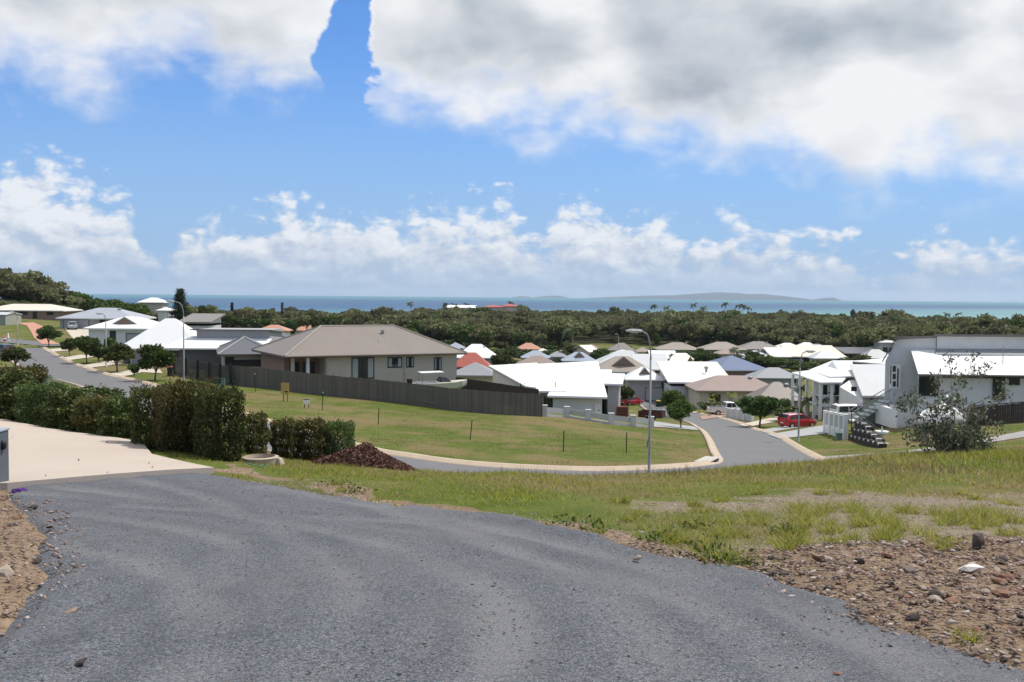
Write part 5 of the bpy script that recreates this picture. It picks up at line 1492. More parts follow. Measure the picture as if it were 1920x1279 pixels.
# ------------------------------------------------------------------ white skillion house in the middle
def white_house():
    def plate(corners, t_=.16):
        return [tuple(at(px, py, D)) for px, py, D in corners]
    o0 = spot(1085, 100)
    h = empty('white_house', o0)
    L = lambda q: tuple(np.array(q) - o0)
    r1 = [L(p) for p in plate([(918, 685, 118), (1006, 680, 122), (1006, 728, 98), (987, 723, 98)])]
    def sheet(c, nm='roof'):
        q = [L(p) for p in plate(c)]
        o = MB().slab(q, .16).build(nm, RM['white'], h)
        m_ = MB()
        for i in range(len(q)):
            a, b_ = np.array(q[i]), np.array(q[(i + 1) % len(q)])
            m_.hexa([a + (0, 0, -.22), b_ + (0, 0, -.22), b_ + (0, -.03, -.22), a + (0, -.03, -.22)], [a + (0, 0, -.16), b_ + (0, 0, -.16), b_ + (0, -.03, -.16), a + (0, -.03, -.16)])
        m_.build('fascia', mat('fascia_grey', (.30, .30, .31), .6), o)
        return q
    A = sheet([(916, 685.5, 112), (1007, 680, 118), (1030, 730, 97.5), (986, 724, 97.5)])
    B = sheet([(1004, 682.5, 116.5), (1068, 679.5, 117.5), (1062, 733.5, 95.6), (1006, 733, 95.6)])
    C = sheet([(1066, 679.5, 117), (1121, 676.5, 117.5), (1139, 744.5, 93.5), (1026, 741.5, 93.5)])
    D_ = sheet([(1119, 693, 112), (1147, 693, 113), (1147, 700, 111), (1172, 700.5, 111.5), (1167, 720, 101.5), (1128, 719, 101.0)])
    # walls under the sheets, following the slope
    def wall(c, mm, nm='wall'):
        q = [np.array(L(at(px, py, D))) for px, py, D in c]
        lo_ = [np.array([p[0], p[1], gz(p[0] + o0[0], p[1] + o0[1]) - o0[2] - .6]) for p in q]
        MB().hexa([tuple(p) for p in lo_], [tuple(p - (0, 0, .24)) for p in q]).build(nm, mm, h)
    wl = WM['white']
    wall([(1037, 743, 94.3), (1129, 744, 94.3), (1118, 681, 115.5), (1070, 682, 115.5)], wl)
    wall([(1012, 732.5, 96.5), (1042, 733, 96.5), (1064, 683, 115.5), (1012, 685, 115)], wl)
    wall([(924, 690, 110.8), (990, 724.5, 98.2), (1010, 729, 98.2), (1004, 683, 116.5)], wl)
    wall([(1140, 719.5, 101.6), (1160, 719.8, 101.8), (1164, 700, 111), (1122, 697, 111)], WM['grey'], 'side_wall')
    g0 = np.array(L(at(1115, 757, 94.1)))
    def flat(px0, px1, py0, py1, D, nm, mm, t_=.06, par=h):
        a = np.array(L(at(px0, py1, D))); b_ = np.array(L(at(px1, py0, D)))
        return MB().box(a[0], b_[0], a[1] - t_, a[1], a[2], b_[2]).build(nm, mm, par)
    o = flat(1114, 1126, 757, 784, 94.25, 'door', M_WHITE)
    flat(1122, 1124.5, 768, 770, 94.18, 'handle', M_STEEL, .05, o)
    o = flat(1019, 1036, 744, 775, 95.0, 'window', M_FRAME); flat(1021, 1034, 748, 772, 94.93, 'pane', M_GLASS, .03, o)
    o = flat(975, 986, 719, 728, 99.3, 'window', M_FRAME); 
    MB().tube([L(at(1042, 726, 97)), L(at(1042, 716, 97))], .05, 6).build('vent_pipe', M_STEEL, h)
    tag(h, 'white house with stepped skillion roof facing the vacant block', 'house')
white_house()

# ------------------------------------------------------------------ white house with columns (right)
def column_house():
    o0 = spot(1580, 122); L = lambda q: np.array(q) - o0
    h = empty('column_house', o0)
    # lower verandah roof and upper hip
    def poly(c, nm, mm, t_=.14):
        q = [tuple(L(at(*p))) for p in c]
        return MB().slab(q, t_).build(nm, mm, h)
    poly([(1484, 698, 128), (1538, 717, 112.5), (1578, 716.5, 112.5), (1590, 704, 118), (1518, 694, 124)], 'verandah_roof', RM['white'])
    poly([(1516, 694, 124), (1556, 706, 116), (1602, 705, 116), (1598, 677, 131), (1561, 676, 131)], 'roof', RM['white'])
    poly([(1561, 676, 131), (1598, 677, 131), (1668, 683, 126), (1662, 671.5, 140), (1610, 676, 140)], 'roof', RM['white'])
    MB().add([L(at(1550, 687, 122)), L(at(1571, 693, 121.6)), L(at(1561, 676.5, 122.2))], [(0, 1, 2)]).build('gablet', WM['white'], h)
    # the steep grey sheet on the right
    poly([(1594, 683, 122), (1667, 683, 124), (1660, 742, 100.5), (1617, 742, 100.5)], 'side_roof', RM['lightgrey'], .2)
    def wall(c, mm, nm='wall', drop=.2):
        q = [L(at(*p)) for p in c]
        lo_ = [np.array([p[0], p[1], gz(p[0] + o0[0], p[1] + o0[1]) - o0[2] - .5]) for p in q]
        return MB().hexa([tuple(p) for p in lo_], [tuple(p - (0, 0, drop)) for p in q]).build(nm, mm, h)
    wall([(1530, 700, 122), (1566, 706, 117.5), (1600, 704, 118), (1600, 690, 130), (1540, 690, 130)], WM['white'])
    wall([(1575, 717, 111), (1618, 741, 102), (1628, 741, 102), (1640, 700, 118), (1600, 700, 118)], WM['white'], 'front_wall', .5)
    wall([(1618, 744, 101.2), (1668, 744, 101.2), (1668, 722, 108), (1616, 722, 108)], WM['grey'], 'garage_wall', .3)
    for px, py, D in ((1487, 700, 127), (1500, 704, 123), (1513, 709, 119.5), (1527, 713, 116), (1539, 718, 113.2), (1560, 718, 113.2), (1577, 717, 113.4)):
        p = L(at(px, py, D)); zb_ = gz(p[0] + o0[0], p[1] + o0[1]) - o0[2] - .3
        MB().cbox(p[0], p[1], zb_, .30, .30, p[2] - .14 - zb_).build('column', M_WHITE, h)
    a, b_, c_ = L(at(1487, 724, 127)), L(at(1539, 743, 113.2)), L(at(1577, 742, 113.4))
    for u, v_ in ((a, b_), (b_, c_)):
        MB().tube([tuple(u), tuple(v_)], .05, 6).build('rail', M_WHITE, h)
        MB().slab([tuple(u + (0, 0, -1.0)), tuple(v_ + (0, 0, -1.0)), tuple(v_ + (0, 1.5, -1.0)), tuple(u + (0, 1.5, -1.0))], .2).build('deck', M_WHITE, h)
    for px0, px1, py0, py1, D in ((1543, 1551, 722, 740, 117.4), (1565, 1577, 722, 742, 116.6), (1489, 1492, 711, 718, 125)):
        a, b_ = L(at(px0, py1, D)), L(at(px1, py0, D))
        o = MB().box(a[0], b_[0], a[1] - .08, a[1] + .02, a[2], b_[2]).build('window', M_FRAME, h)
        MB().box(a[0] + .08, b_[0] - .08, a[1] - .1, a[1] - .083, a[2] + .08, b_[2] - .08).build('pane', M_GLASS, o)
    a, b_ = L(at(1595, 760, 108)), L(at(1606, 725, 108))
    o = MB().box(a[0], b_[0], a[1] - .1, a[1] + .02, a[2] - .4, b_[2]).build('door', M_FRAME, h)
    MB().box(a[0] + .1, b_[0] - .1, a[1] - .13, a[1] - .103, a[2], b_[2] - .1).build('pane', M_GLASS, o)
    tag(h, 'white house with verandah columns and steep grey side roof', 'house')
column_house()

# ------------------------------------------------------------------ big white and grey house at the right edge
GREEN_GLASS = mat('green_glass', (.36, .44, .42), .1, spec=.6)
GREEN_GLASS.node_tree.nodes['Principled BSDF'].inputs['Alpha'].default_value = .26
def gable_house():
    o0 = spot(1800, 84); L = lambda q: np.array(q) - o0
    h = empty('big_white_house', o0)
    def wall(c, mm, nm='wall', drop=.0, base=None):
        q = [L(at(*p)) for p in c]
        lo_ = [np.array([p[0], p[1], (gz(p[0] + o0[0], p[1] + o0[1]) - o0[2] - .6) if base is None else base]) for p in q]
        return MB().hexa([tuple(p) for p in lo_], [tuple(p - (0, 0, drop)) for p in q]).build(nm, mm, h)
    wm_ = WM['white']
    zflat = L(at(1760, 702, 80))[2]
    # rear block with the raked left edge
    wall([(1660, 677, 88), (1682, 637, 88), (1756, 633, 88), (1756, 633, 95), (1682, 637, 95), (1660, 677, 95)], wm_, 'rear_wall')
    wall([(1757, 631, 87.8), (1960, 632, 87.8), (1960, 632, 96), (1757, 631, 96)], wm_, 'upper_wall')
    # dark cappings of the two parapets
    for c in ([(1654, 679, 87.4), (1680, 634, 87.4), (1756.5, 632, 87.4), (1756.5, 632, 96), (1680, 634, 96), (1654, 679, 96)],):
        q = [L(at(*p)) for p in c]
        for i, j, k, l in ((0, 1, 4, 5), (1, 2, 3, 4)):
            MB().slab([tuple(q[i] + (0, 0, .12)), tuple(q[j] + (0, 0, .12)), tuple(q[k] + (0, 0, .12)), tuple(q[l] + (0, 0, .12))], .22).build('parapet_cap', mat('cap_taupe', (.16, .145, .135), .6), h)
    q = [L(at(*p)) for p in [(1752, 630, 87.2), (1965, 631, 87.2), (1965, 631, 96.5), (1752, 630, 96.5)]]
    MB().slab([tuple(p + (0, 0, .15)) for p in q], .2).build('parapet_cap', MATS['cap_taupe'], h)
    # dark flat strip and white front skillion
    q = [L(at(*p)) for p in [(1754, 664, 86.4), (1965, 666, 86.4), (1965, 655, 87.75), (1754, 654, 87.75)]]
    MB().slab([tuple(p) for p in q], .12).build('flashing_roof', RM['midgrey'], h)
    q = [L(at(*p)) for p in [(1722, 701, 79), (1965, 704, 79), (1965, 664.5, 87), (1755, 664.5, 87), (1755, 656, 87.6), (1708, 656, 87.6)]]
    R_ = MB().slab([tuple(p) for p in q], .12).build('roof', RM['white'], h)
    MB().tube([tuple(q[0] + (0, -.05, -.08)), tuple(q[1] + (0, -.05, -.08))], .08, 8).build('gutter', MATS['cap_taupe'], R_)
    wall([(1722, 703, 80), (1965, 705, 80), (1965, 680, 86), (1722, 676, 86)], wm_, 'front_wall', .25)
    # window block on the left end
    a, b_ = L(at(1667, 728, 87.7)), L(at(1687, 683, 87.7))
    fr_ = MB().box(a[0], b_[0], a[1] - .25, a[1], a[2], b_[2]).build('bay_frame', M_WHITE, h)
    for px0, px1, py0, py1 in ((1669, 1671.5, 685, 720), (1674, 1680, 686, 697), (1674, 1680, 701, 711), (1674, 1680, 715, 725), (1682, 1685.5, 691, 726)):
        u, v_ = L(at(px0, py1, 87.4)), L(at(px1, py0, 87.4))
        MB().box(u[0], v_[0], a[1] - .29, a[1] - .251, u[2], v_[2]).build('pane', M_GLASS, fr_)
    for px0, px1, py0, py1, nm in ((1861, 1884, 707, 750, 'door'), (1892, 1912, 709, 722, 'window'), (1722, 1760, 706, 742, 'door')):
        u, v_ = L(at(px0, py1, 79.9)), L(at(px1, py0, 79.9))
        o = MB().box(u[0], v_[0], u[1] - .06, u[1] + .05, u[2], v_[2]).build(nm, M_FRAME, h)
        MB().box(u[0] + .08, v_[0] - .08, u[1] - .08, u[1] - .063, u[2] + .08, v_[2] - .08).build('pane', M_GLASS, o)
    # terrace and its glass balustrade
    u, v_ = L(at(1668, 768, 84)), L(at(1726, 752, 84))
    MB().box(u[0], v_[0], u[1] - 1.6, u[1] + 3.2, u[2] - 1.5, u[2] + .1).build('terrace', wm_, h)
    for i in range(4):
        x0 = u[0] + (v_[0] - u[0]) * i / 4; x1 = u[0] + (v_[0] - u[0]) * (i + 1) / 4
        o = MB().tube([(x0 + .04, u[1] - 1.5, u[2] + .1), (x0 + .04, u[1] - 1.5, u[2] + 1.15)], .03, 6).build('post', M_STEEL, h)
        MB().box(x0 + .1, x1 - .04, u[1] - 1.51, u[1] - 1.495, u[2] + .18, u[2] + 1.1).build('glass_panel', GREEN_GLASS, h)
    # antenna
    p = L(at(1880, 690, 83)); o = MB().tube([tuple(p), tuple(p + (0, 0, 1.9))], .03, 6).build('antenna', M_STEEL, h)
    for k in range(2):
        MB().tube([tuple(p + (-.8 + .2 * k, 0, 1.05 + .6 * k)), tuple(p + (.75, 0, 1.0 + .6 * k))], .02, 5).build('antenna_arm', M_STEEL, o)
    tag(h, 'big pale grey house with a white skillion roof and raked parapet, at the right edge', 'house')
gable_house()

# ------------------------------------------------------------------ low bushes in the gardens
FILL = [(1000, 662), (1012, 668), (1040, 664), (1058, 668), (1098, 662), (1124, 668), (1150, 664), (1186, 668), (1215, 676), (1262, 676), (1290, 672), (1325, 668), (1352, 676), (1372, 682), (1395, 676), (1424, 674), (1444, 678), (1466, 690), (1492, 684), (1508, 690), (1540, 682), (1566, 678),
        (1590, 672), (1120, 690), (1160, 698), (1205, 700), (1240, 686), (1280, 690), (1370, 700), (1345, 702), (1396, 706), (1430, 700), (1450, 712), (1484, 702), (1300, 738), (1340, 748), (1398, 744), (1424, 742), (1446, 744), (940, 676), (920, 690), (962, 672), (1074, 676), (1232, 664), (1252, 660), (1410, 662), (1470, 662), (1500, 664), (1632, 664), (1650, 662)]
FILL2 = [(1268, 652), (1284, 650), (1300, 654), (1318, 651), (1334, 655), (1352, 652), (1400, 658), (1418, 655), (1436, 658), (1456, 664), (1000, 648), (1014, 646), (1034, 648), (1052, 652), (1064, 656), (990, 652), (940, 655), (926, 660), (952, 664), (1126, 652), (1144, 655), (1196, 654), (1214, 652), (1240, 655), (1488, 668), (1512, 672), (1536, 668), (1560, 670), (1586, 664), (1616, 658), (880, 644), (868, 640), (836, 632), (1080, 640), (1100, 642), (960, 648)]
FB = []
for k, (px, top) in enumerate(FILL2):
    h = random.choice((3.6, 4.4, 5.0)); D = grown(px, top, h, 180)
    hs = min(HPOS, key=lambda q: abs(q[0] - px) + 1.6 * abs(q[1] - top))
    FB.append((hs[2], px, D, top, h, k))
for lab in sorted(set(q[0] for q in FB)):
    grp = sorted(q for q in FB if q[0] == lab)
    for i, (l, px, D, top, h, k) in enumerate(grp):
        pos = '' if len(grp) == 1 else ('leftmost ' if i == 0 else 'rightmost ' if i == len(grp) - 1 else ('second ', 'third ', 'fourth ', 'fifth ', 'sixth ', 'seventh ', 'eighth ')[i - 1])
        tree(px, D, top, h * random.uniform(.9, 1.4) * F / D, ('garden%d', 'bright%d', 'garden%d', 'street%d')[k % 4] % (k % 2), 'garden_tree', pos + 'leafy tree beside the ' + ' '.join(l.split()[:9 if len(grp) < 3 or i in (0, len(grp) - 1) else 8]) + ('' if len(grp) < 3 or i in (0, len(grp) - 1) else ', from the left'), 'tree', 'leafy trees in the gardens of the estate')
FB = []
for k, (px, top) in enumerate(FILL):
    h = random.choice((1.7, 2.2, 2.8)); D = grown(px, top, h, 140)
    hs = min(HPOS, key=lambda q: abs(q[0] - px) + 1.6 * abs(q[1] - top))
    FB.append((hs[2], px, D, top, h, k))
for lab in sorted(set(q[0] for q in FB)):
    grp = sorted(q for q in FB if q[0] == lab)
    for i, (l, px, D, top, h, k) in enumerate(grp):
        pos = '' if len(grp) == 1 else ('leftmost ' if i == 0 else 'rightmost ' if i == len(grp) - 1 else ('second ', 'third ', 'fourth ', 'fifth ', 'sixth ', 'seventh ', 'eighth ')[i - 1])
        short = ' '.join(l.split()[:9])
        tree(px, D, top, h * random.uniform(1.1, 1.9) * F / D, ('shrub%d' if k % 3 else 'garden%d') % (k % 3), 'garden_bush', pos + 'low bush by the ' + short, 'bush', 'low bushes in the gardens of the estate')

# ------------------------------------------------------------------ fences
M_PALING = mat('weathered_palings', (.19, .165, .14), .9, .45, 3, .3, 30)
def fence_line(px_pts, step=.1):
    """ground line of a fence through places of the photograph"""
    P2 = np.array([hit(*p)[:2] if len(p) == 2 else spot(p[0], p[2])[:2] for p in px_pts])
    return catmull(P2, step)
def paling_fence(label, px_pts, h=1.8, m=M_PALING, bay=2.4, pm=None):
    ln = fence_line(px_pts, .105)
    e = empty('paling_fence', (ln[0][0], ln[0][1], gz(*ln[0])))
    o = np.array(e.location); Z = ground(ln[:, 0], ln[:, 1])
    mb = MB(); rng = np.random.default_rng(3)
    for i in range(len(ln) - 1):
        a, b_ = ln[i], ln[i + 1]; d = b_ - a; d = d / (np.linalg.norm(d) + 1e-9); n = np.array([-d[1], d[0]]) * .010
        off_ = rng.uniform(-.006, .006); hh = h + rng.uniform(-.03, .03)
        a2 = a + d * .004; b2 = b_ - d * .004
        mb.hexa([(a2[0] - n[0] - o[0], a2[1] - n[1] + off_ - o[1], Z[i] - .05 - o[2]), (b2[0] - n[0] - o[0], b2[1] - n[1] + off_ - o[1], Z[i] - .05 - o[2]), (b2[0] + n[0] - o[0], b2[1] + n[1] + off_ - o[1], Z[i] - .05 - o[2]), (a2[0] + n[0] - o[0], a2[1] + n[1] + off_ - o[1], Z[i] - .05 - o[2])],
                [(a2[0] - n[0] - o[0], a2[1] - n[1] + off_ - o[1], Z[i] + hh - o[2]), (b2[0] - n[0] - o[0], b2[1] - n[1] + off_ - o[1], Z[i] + hh - o[2]), (b2[0] + n[0] - o[0], b2[1] + n[1] + off_ - o[1], Z[i] + hh - o[2]), (a2[0] + n[0] - o[0], a2[1] + n[1] + off_ - o[1], Z[i] + hh - o[2])])
    tag(mb.build('palings', pm or m, e), kind='stuff')
    k = int(bay / .105); idx = list(range(0, len(ln), k))
    for i in idx:
        MB().cbox(ln[i][0] - o[0], ln[i][1] + .07 - o[1], Z[i] - o[2] - .1, .1, .1, h + .02).build('post', m, e)
    for i, j in zip(idx, idx[1:]):
        for zz in (.35, 1.45):
            MB().tube([(ln[i][0] - o[0], ln[i][1] + .05 - o[1], Z[i] + zz - o[2]), (ln[j][0] - o[0], ln[j][1] + .05 - o[1], Z[j] + zz - o[2])], .035, 4).build('rail', m, e)
    tag(e, label, 'fence')
paling_fence('long weathered grey paling fence between the tan house and the vacant block', [(435, 723), (500, 729), (600, 741), (700, 751), (800, 763), (850, 770), (950, 778), (1017, 782)], pm=leafmat('paling_boards', [(.105, .090, .076), (.130, .112, .095), (.155, .136, .118), (.118, .104, .092)], 0, .9, 0))
paling_fence('dark paling fence behind the boat, running to the white skillion house', [(856, 0, 101), (930, 0, 97), (1012, 0, 93)], 1.9, mat('dark_palings', (.06, .045, .038), .9, .4, 3))
paling_fence('dark brown fence behind the gum sapling at the right edge', [(1822, 0, 74), (1870, 0, 72), (1960, 0, 70)], 1.4, MATS['dark_palings'])

def panel_fence(label, px_pts, h, pm, im, infill, name='panel_fence', pw=.32, ph=.12, plinth=None, step_=False, thick=.12):
    """pillars with an infill panel between each two"""
    P2 = np.array([hit(*p)[:2] if len(p) == 2 else spot(p[0], p[2])[:2] for p in px_pts]); Z = ground(P2[:, 0], P2[:, 1])
    e = empty(name, (P2[0][0], P2[0][1], Z[0])); o = np.array(e.location)
    for p, z in zip(P2, Z):
        t_ = MB().cbox(p[0] - o[0], p[1] - o[1], z - o[2] - .4, pw, pw, h + ph + .4).build('pillar', pm, e)
        MB().cbox(p[0] - o[0], p[1] - o[1], z - o[2] + h + ph, pw + .06, pw + .06, .05).build('cap', pm, t_)
    for (p, z), (q, y) in zip(zip(P2, Z), zip(P2[1:], Z[1:])):
        d = q - p; L_ = np.linalg.norm(d); d = d / L_; n = np.array([-d[1], d[0]]) * thick / 2
        a = p + d * (pw / 2 + .004) - o[:2]; b_ = q - d * (pw / 2 + .004) - o[:2]
        z0, z1 = z - o[2], y - o[2]
        if step_: z0 = z1 = max(z0, z1)
        def bar(l0, l1, h0, h1, mm, nm, nn=n, par=e):
            A = a + (b_ - a) * l0; B = a + (b_ - a) * l1; za = z0 + (z1 - z0) * l0; zb = z0 + (z1 - z0) * l1
            return MB().hexa([(A[0] - nn[0], A[1] - nn[1], za + h0), (B[0] - nn[0], B[1] - nn[1], zb + h0), (B[0] + nn[0], B[1] + nn[1], zb + h0), (A[0] + nn[0], A[1] + nn[1], za + h0)],
                             [(A[0] - nn[0], A[1] - nn[1], za + h1), (B[0] - nn[0], B[1] - nn[1], zb + h1), (B[0] + nn[0], B[1] + nn[1], zb + h1), (A[0] + nn[0], A[1] + nn[1], za + h1)]).build(nm, mm, par)
        if infill == 'solid': bar(0, 1, -.4, h, im, 'panel')
        elif infill == 'low':
            bar(0, 1, -.4, .18, pm, 'plinth'); bar(0, 1, .30, h - .04, im, 'panel', n * .4)
        elif infill == 'slat':
            g_ = bar(0, 1, -.3, .06, im, 'bottom_rail')
            k = max(3, int(h / .14))
            for i in range(k): bar(0, 1, .09 + (h - .12) * i / k, .09 + (h - .12) * (i + .82) / k, im, 'slat', n * .5)
        elif infill == 'wedge':
            bar(0, 1, -.6, h * .38, pm, 'plinth'); 
            for i in range(4): bar(i / 4 + .03, (i + 1) / 4 - .03, h * .42, h - .05, im, 'slat', n * .4)
            bar(0, 1, h - .045, h, pm, 'rail')
    tag(e, label, 'fence')
M_FENCEGREY = mat('pale_fence_panel', (.44, .46, .45), .6, .08)
panel_fence('black stepped slat fence left of the paling fence', [(327, 701), (349, 706), (371, 711), (393, 715), (413, 719), (432, 723.5)], 1.75, M_BLACK, M_BLACK, 'slat', 'slat_fence', .2, .08, None, True)
panel_fence('low pale rendered fence in front of the white skillion house', [(1021, 781), (1063, 783), (1103, 789), (1146, 796), (1187, 799.5), (1221, 801.5)], .78, mat('pale_render', (.55, .56, .55), .8), M_FENCEGREY, 'low', 'rendered_fence', .42, .1)
panel_fence('white panel fence beside the white ute', [(1363, 784), (1373, 786), (1384, 787.5), (1396, 789), (1411, 790.5)], 1.15, M_WHITE, WM['lightgrey'], 'solid', 'white_fence', .3, .1)
panel_fence('white rendered fence with grey slats stepping down beside the stone steps', [(1547, 811), (1557, 815), (1566, 818), (1575, 821), (1584, 824)], 1.75, M_WHITE, M_FENCEGREY, 'wedge', 'white_fence', .3, .1)

# ------------------------------------------------------------------ street lamps
def lamp(px, D, top, side, reach, label, base=None, r=.07):
    p = spot(px, D) if base is None else hit(px, base); D = p[1]
    h = at(px, top, D)[2] - p[2]
    e = empty('street_lamp', p)
    MB().lathe([(r * 2.2, -.2), (r * 2.2, .03), (r * 1.25, .05), (r * 1.2, 1.1), (r, 1.15), (r * .8, h - 1.3)], 10).build('pole', M_STEEL, e, True)
    arc = [(0, 0, h - 1.32)] + [(side * reach * (1 - math.cos(a)) * .55, 0, h - 1.3 + 1.15 * math.sin(a)) for a in np.linspace(.15, 1.35, 8)] + [(side * reach, 0, h - .06)]
    MB().tube(arc, [r * .8] + [r * .6] * 9, 8).build('arm', M_STEEL, e, True)
    hd = MB().loft([[(side * (reach - .1 + x), y * wy, h - .06 + z * wz) for y, z in ((-1, 0), (-.7, .8), (.7, .8), (1, 0), (.6, -.9), (-.6, -.9))] for x, wy, wz in ((0, .06, .06), (.15, .15, .09), (.5, .17, .1), (.72, .08, .04))]).build('head', mat('lamp_head', (.5, .5, .48), .5), e)
    MB().box(min(side * (reach + .08), side * (reach + .42)), max(side * (reach + .08), side * (reach + .42)), -.1, .1, h - .17, h - .15).build('lens', mat('lamp_lens', (.35, .36, .36), .15), hd)
    return tag(e, label, 'street lamp', 'street lamps')
lamp(1222, 44, 618, -1, .48, 'tall grey street lamp standing in front of the vacant block', None, .052)
lamp(344, 86, 564, -1, .85, 'street lamp rising behind the tall clipped hedge')
lamp(198, 112, 587, -1, .45, 'thin street lamp among the left street trees')
lamp(32, 150, 584, -1, .6, 'street lamp at the left edge by the traffic cones')
lamp(1497, 75, 657, 1, .5, 'thin brown street lamp beside the red hatchback', 828, .06)
lamp(1161, 285, 626, -1, .5, 'far lamp post at the green field by the bushland')

# ------------------------------------------------------------------ survey stakes, signs, bins
M_STAKE = mat('black_stake', (.02, .022, .02), .6); M_CAP = mat('yellow_cap', (.45, .42, .2), .6)
for px, base, top, lab in ((479, 735, 702, 'black star picket nearest the yellow sign, leftmost on the block'), (604, 770, 737, 'black star picket right of the small white sign'), (709, 797, 765, 'third star picket from the left on the vacant block'),
        (881, 825, 787, 'star picket in the middle of the vacant block'), (1056, 847, 808, 'second star picket left of the lamp'), (1174, 850, 812, 'star picket just left of the lamp')):
    p = hit(px, base); h = at(px, top, p[1])[2] - p[2]
    e = empty('star_picket', p); lean = random.uniform(-.05, .05) + (.07 if px in (881, 1056) else 0)
    MB().hexa([(-.028, -.02, -.2), (.028, -.02, -.2), (.006, .03, -.2)], [(-.028 + lean * h, -.02, h), (.028 + lean * h, -.02, h), (.006 + lean * h, .03, h)]).build('picket', M_STAKE, e)
    MB().cbox(lean * h, 0, h - .02, .08, .08, .1).build('cap', M_CAP, e)
    tag(e, lab, 'stake', 'survey pickets on the vacant block')
p = hit(1212, 838); e = empty('timber_stake', p)
MB().hexa([(-.03, -.03, -.2), (.03, -.03, -.2), (.03, .03, -.2), (-.03, .03, -.2)], [(.20, -.03, 1.2), (.26, -.03, 1.2), (.26, .03, 1.2), (.20, .03, 1.2)]).build('stake', mat('stake_wood', (.20, .13, .07), .8), e)
MB().cbox(.23, 0, 1.12, .09, .09, .06).build('band', M_CAP, e)
tag(e, 'leaning brown timber stake beside the tall lamp', 'stake')
p = hit(534, 753); h = at(534, 718, p[1])[2] - p[2]; e = empty('yellow_sign', p, .15)
MB().box(-.30, .34, -.02, .02, h * .40, h).build('board', mat('sign_board_yellow', (.47, .32, .10), .7, .3), e, bevel=.004)
for x in (-.16, .14): MB().box(x, x + .12, .022, .08, -.3, h * .96).build('post', mat('sign_post_wood', (.42, .29, .11), .8), e)
MB().box(-.02, .24, -.028, -.022, h * .5, h * .56).build('print_band', M_BLACK, e)
tag(e, 'tall yellow board sign on posts near the paling fence', 'sign')
p = hit(575, 766); h = at(575, 748, p[1])[2] - p[2]; e = empty('small_sign', p)
MB().box(-.24, .2, -.015, .015, h * .45, h).build('board', M_WHITE, e)
MB().box(-.24, .2, -.02, -.016, h * .9, h).build('print_band', mat('sign_band', (.05, .05, .06)), e)
for x in (-.2, .13): MB().box(x, x + .05, .016, .06, -.2, h * .6).build('leg', M_STAKE, e)
tag(e, 'small white sign on two dark legs right of the yellow sign', 'sign')
def pillar_box(px, base, w_, h, label, c=(.02, .075, .05)):
    p = hit(px, base); e = empty('electricity_pillar', p)
    MB().cbox(0, 0, -.1, w_, w_ * .8, h).build('body', mat('pillar_green', c, .5), e, bevel=.03)
    MB().cbox(0, 0, h - .098, w_ * 1.1, w_ * .9, .08).build('lid', mat('pillar_lid', (.04, .10, .075), .5), e, bevel=.02)
    tag(e, label, 'electricity pillar')
pillar_box(418, 725, .34, .75, 'small pale green electricity pillar at the end of the black fence', (.12, .2, .17))
pillar_box(1573, 826, .42, .6, 'dark green electricity pillar at the foot of the white fence')
def bin_(px, base, label, lid):
    p = hit(px, base); e = empty('wheelie_bin', p, .3)
    MB().hexa([(-.22, -.25, .06), (.22, -.25, .06), (.22, .25, .06), (-.22, .25, .06)], [(-.28, -.33, .92), (.28, -.33, .92), (.28, .33, .92), (-.28, .33, .92)]).build('body', mat('bin_green', (.015, .03, .022), .5), e)
    MB().hexa([(-.3, -.35, .924), (.3, -.35, .924), (.3, .36, .924), (-.3, .36, .924)], [(-.26, -.3, 1.0), (.26, -.3, 1.0), (.26, .36, 1.02), (-.26, .36, 1.02)]).build('lid', lid, e)
    for s_ in (-1, 1): MB().tube([(s_ * .23, .27, .1), (s_ * .29, .27, .1)], .1, 12).build('wheel', M_TYRE, e)
    tag(e, label, 'bin')
bin_(1234, 763, 'wheelie bin with a yellow lid on the verge of the right road', mat('bin_lid_yellow', (.6, .42, .03), .5))
bin_(1241, 762.5, 'plain dark wheelie bin right of the yellow lidded one', mat('bin_lid_green', (.02, .05, .03), .5))
bin_(319, 706, 'green wheelie bin with a dark red lid by the black fence', mat('bin_lid_red', (.22, .03, .02), .5))
p = hit(1245, 764); e = empty('street_sign', p)
MB().tube([(0, 0, -.2), (0, 0, 1.75)], .03, 6).build('post', M_STEEL, e)
MB().box(-.12, .30, -.04, -.02, 1.0, 1.35).build('plate', mat('sign_green', (.05, .12, .10), .5), e)
tag(e, 'small green plate sign on a thin post by the wheelie bins', 'sign')
# cones at the left edge
for px, base, h, lab, c in ((9, 640, 1.0, 'orange and white traffic cone at the far left', (.55, .12, .04)), (15.5, 639, 1.25, 'tall white traffic cone right of the orange one', (.7, .7, .72))):
    p = hit(px, base); e = empty('traffic_cone', p)
    MB().cbox(0, 0, 0, .55, .55, .06).build('base', mat('cone_base%d' % (px > 10), c, .6), e)
    MB().lathe([(.23, .06), (.14, h * .5), (.05, h)], 14).build('cone', mat('cone_body%d' % (px > 10), c, .5), e, True)
    MB().lathe([(.195, h * .28), (.15, h * .5)], 14).build('band', M_WHITE, e, True)
    tag(e, lab, 'traffic cone')

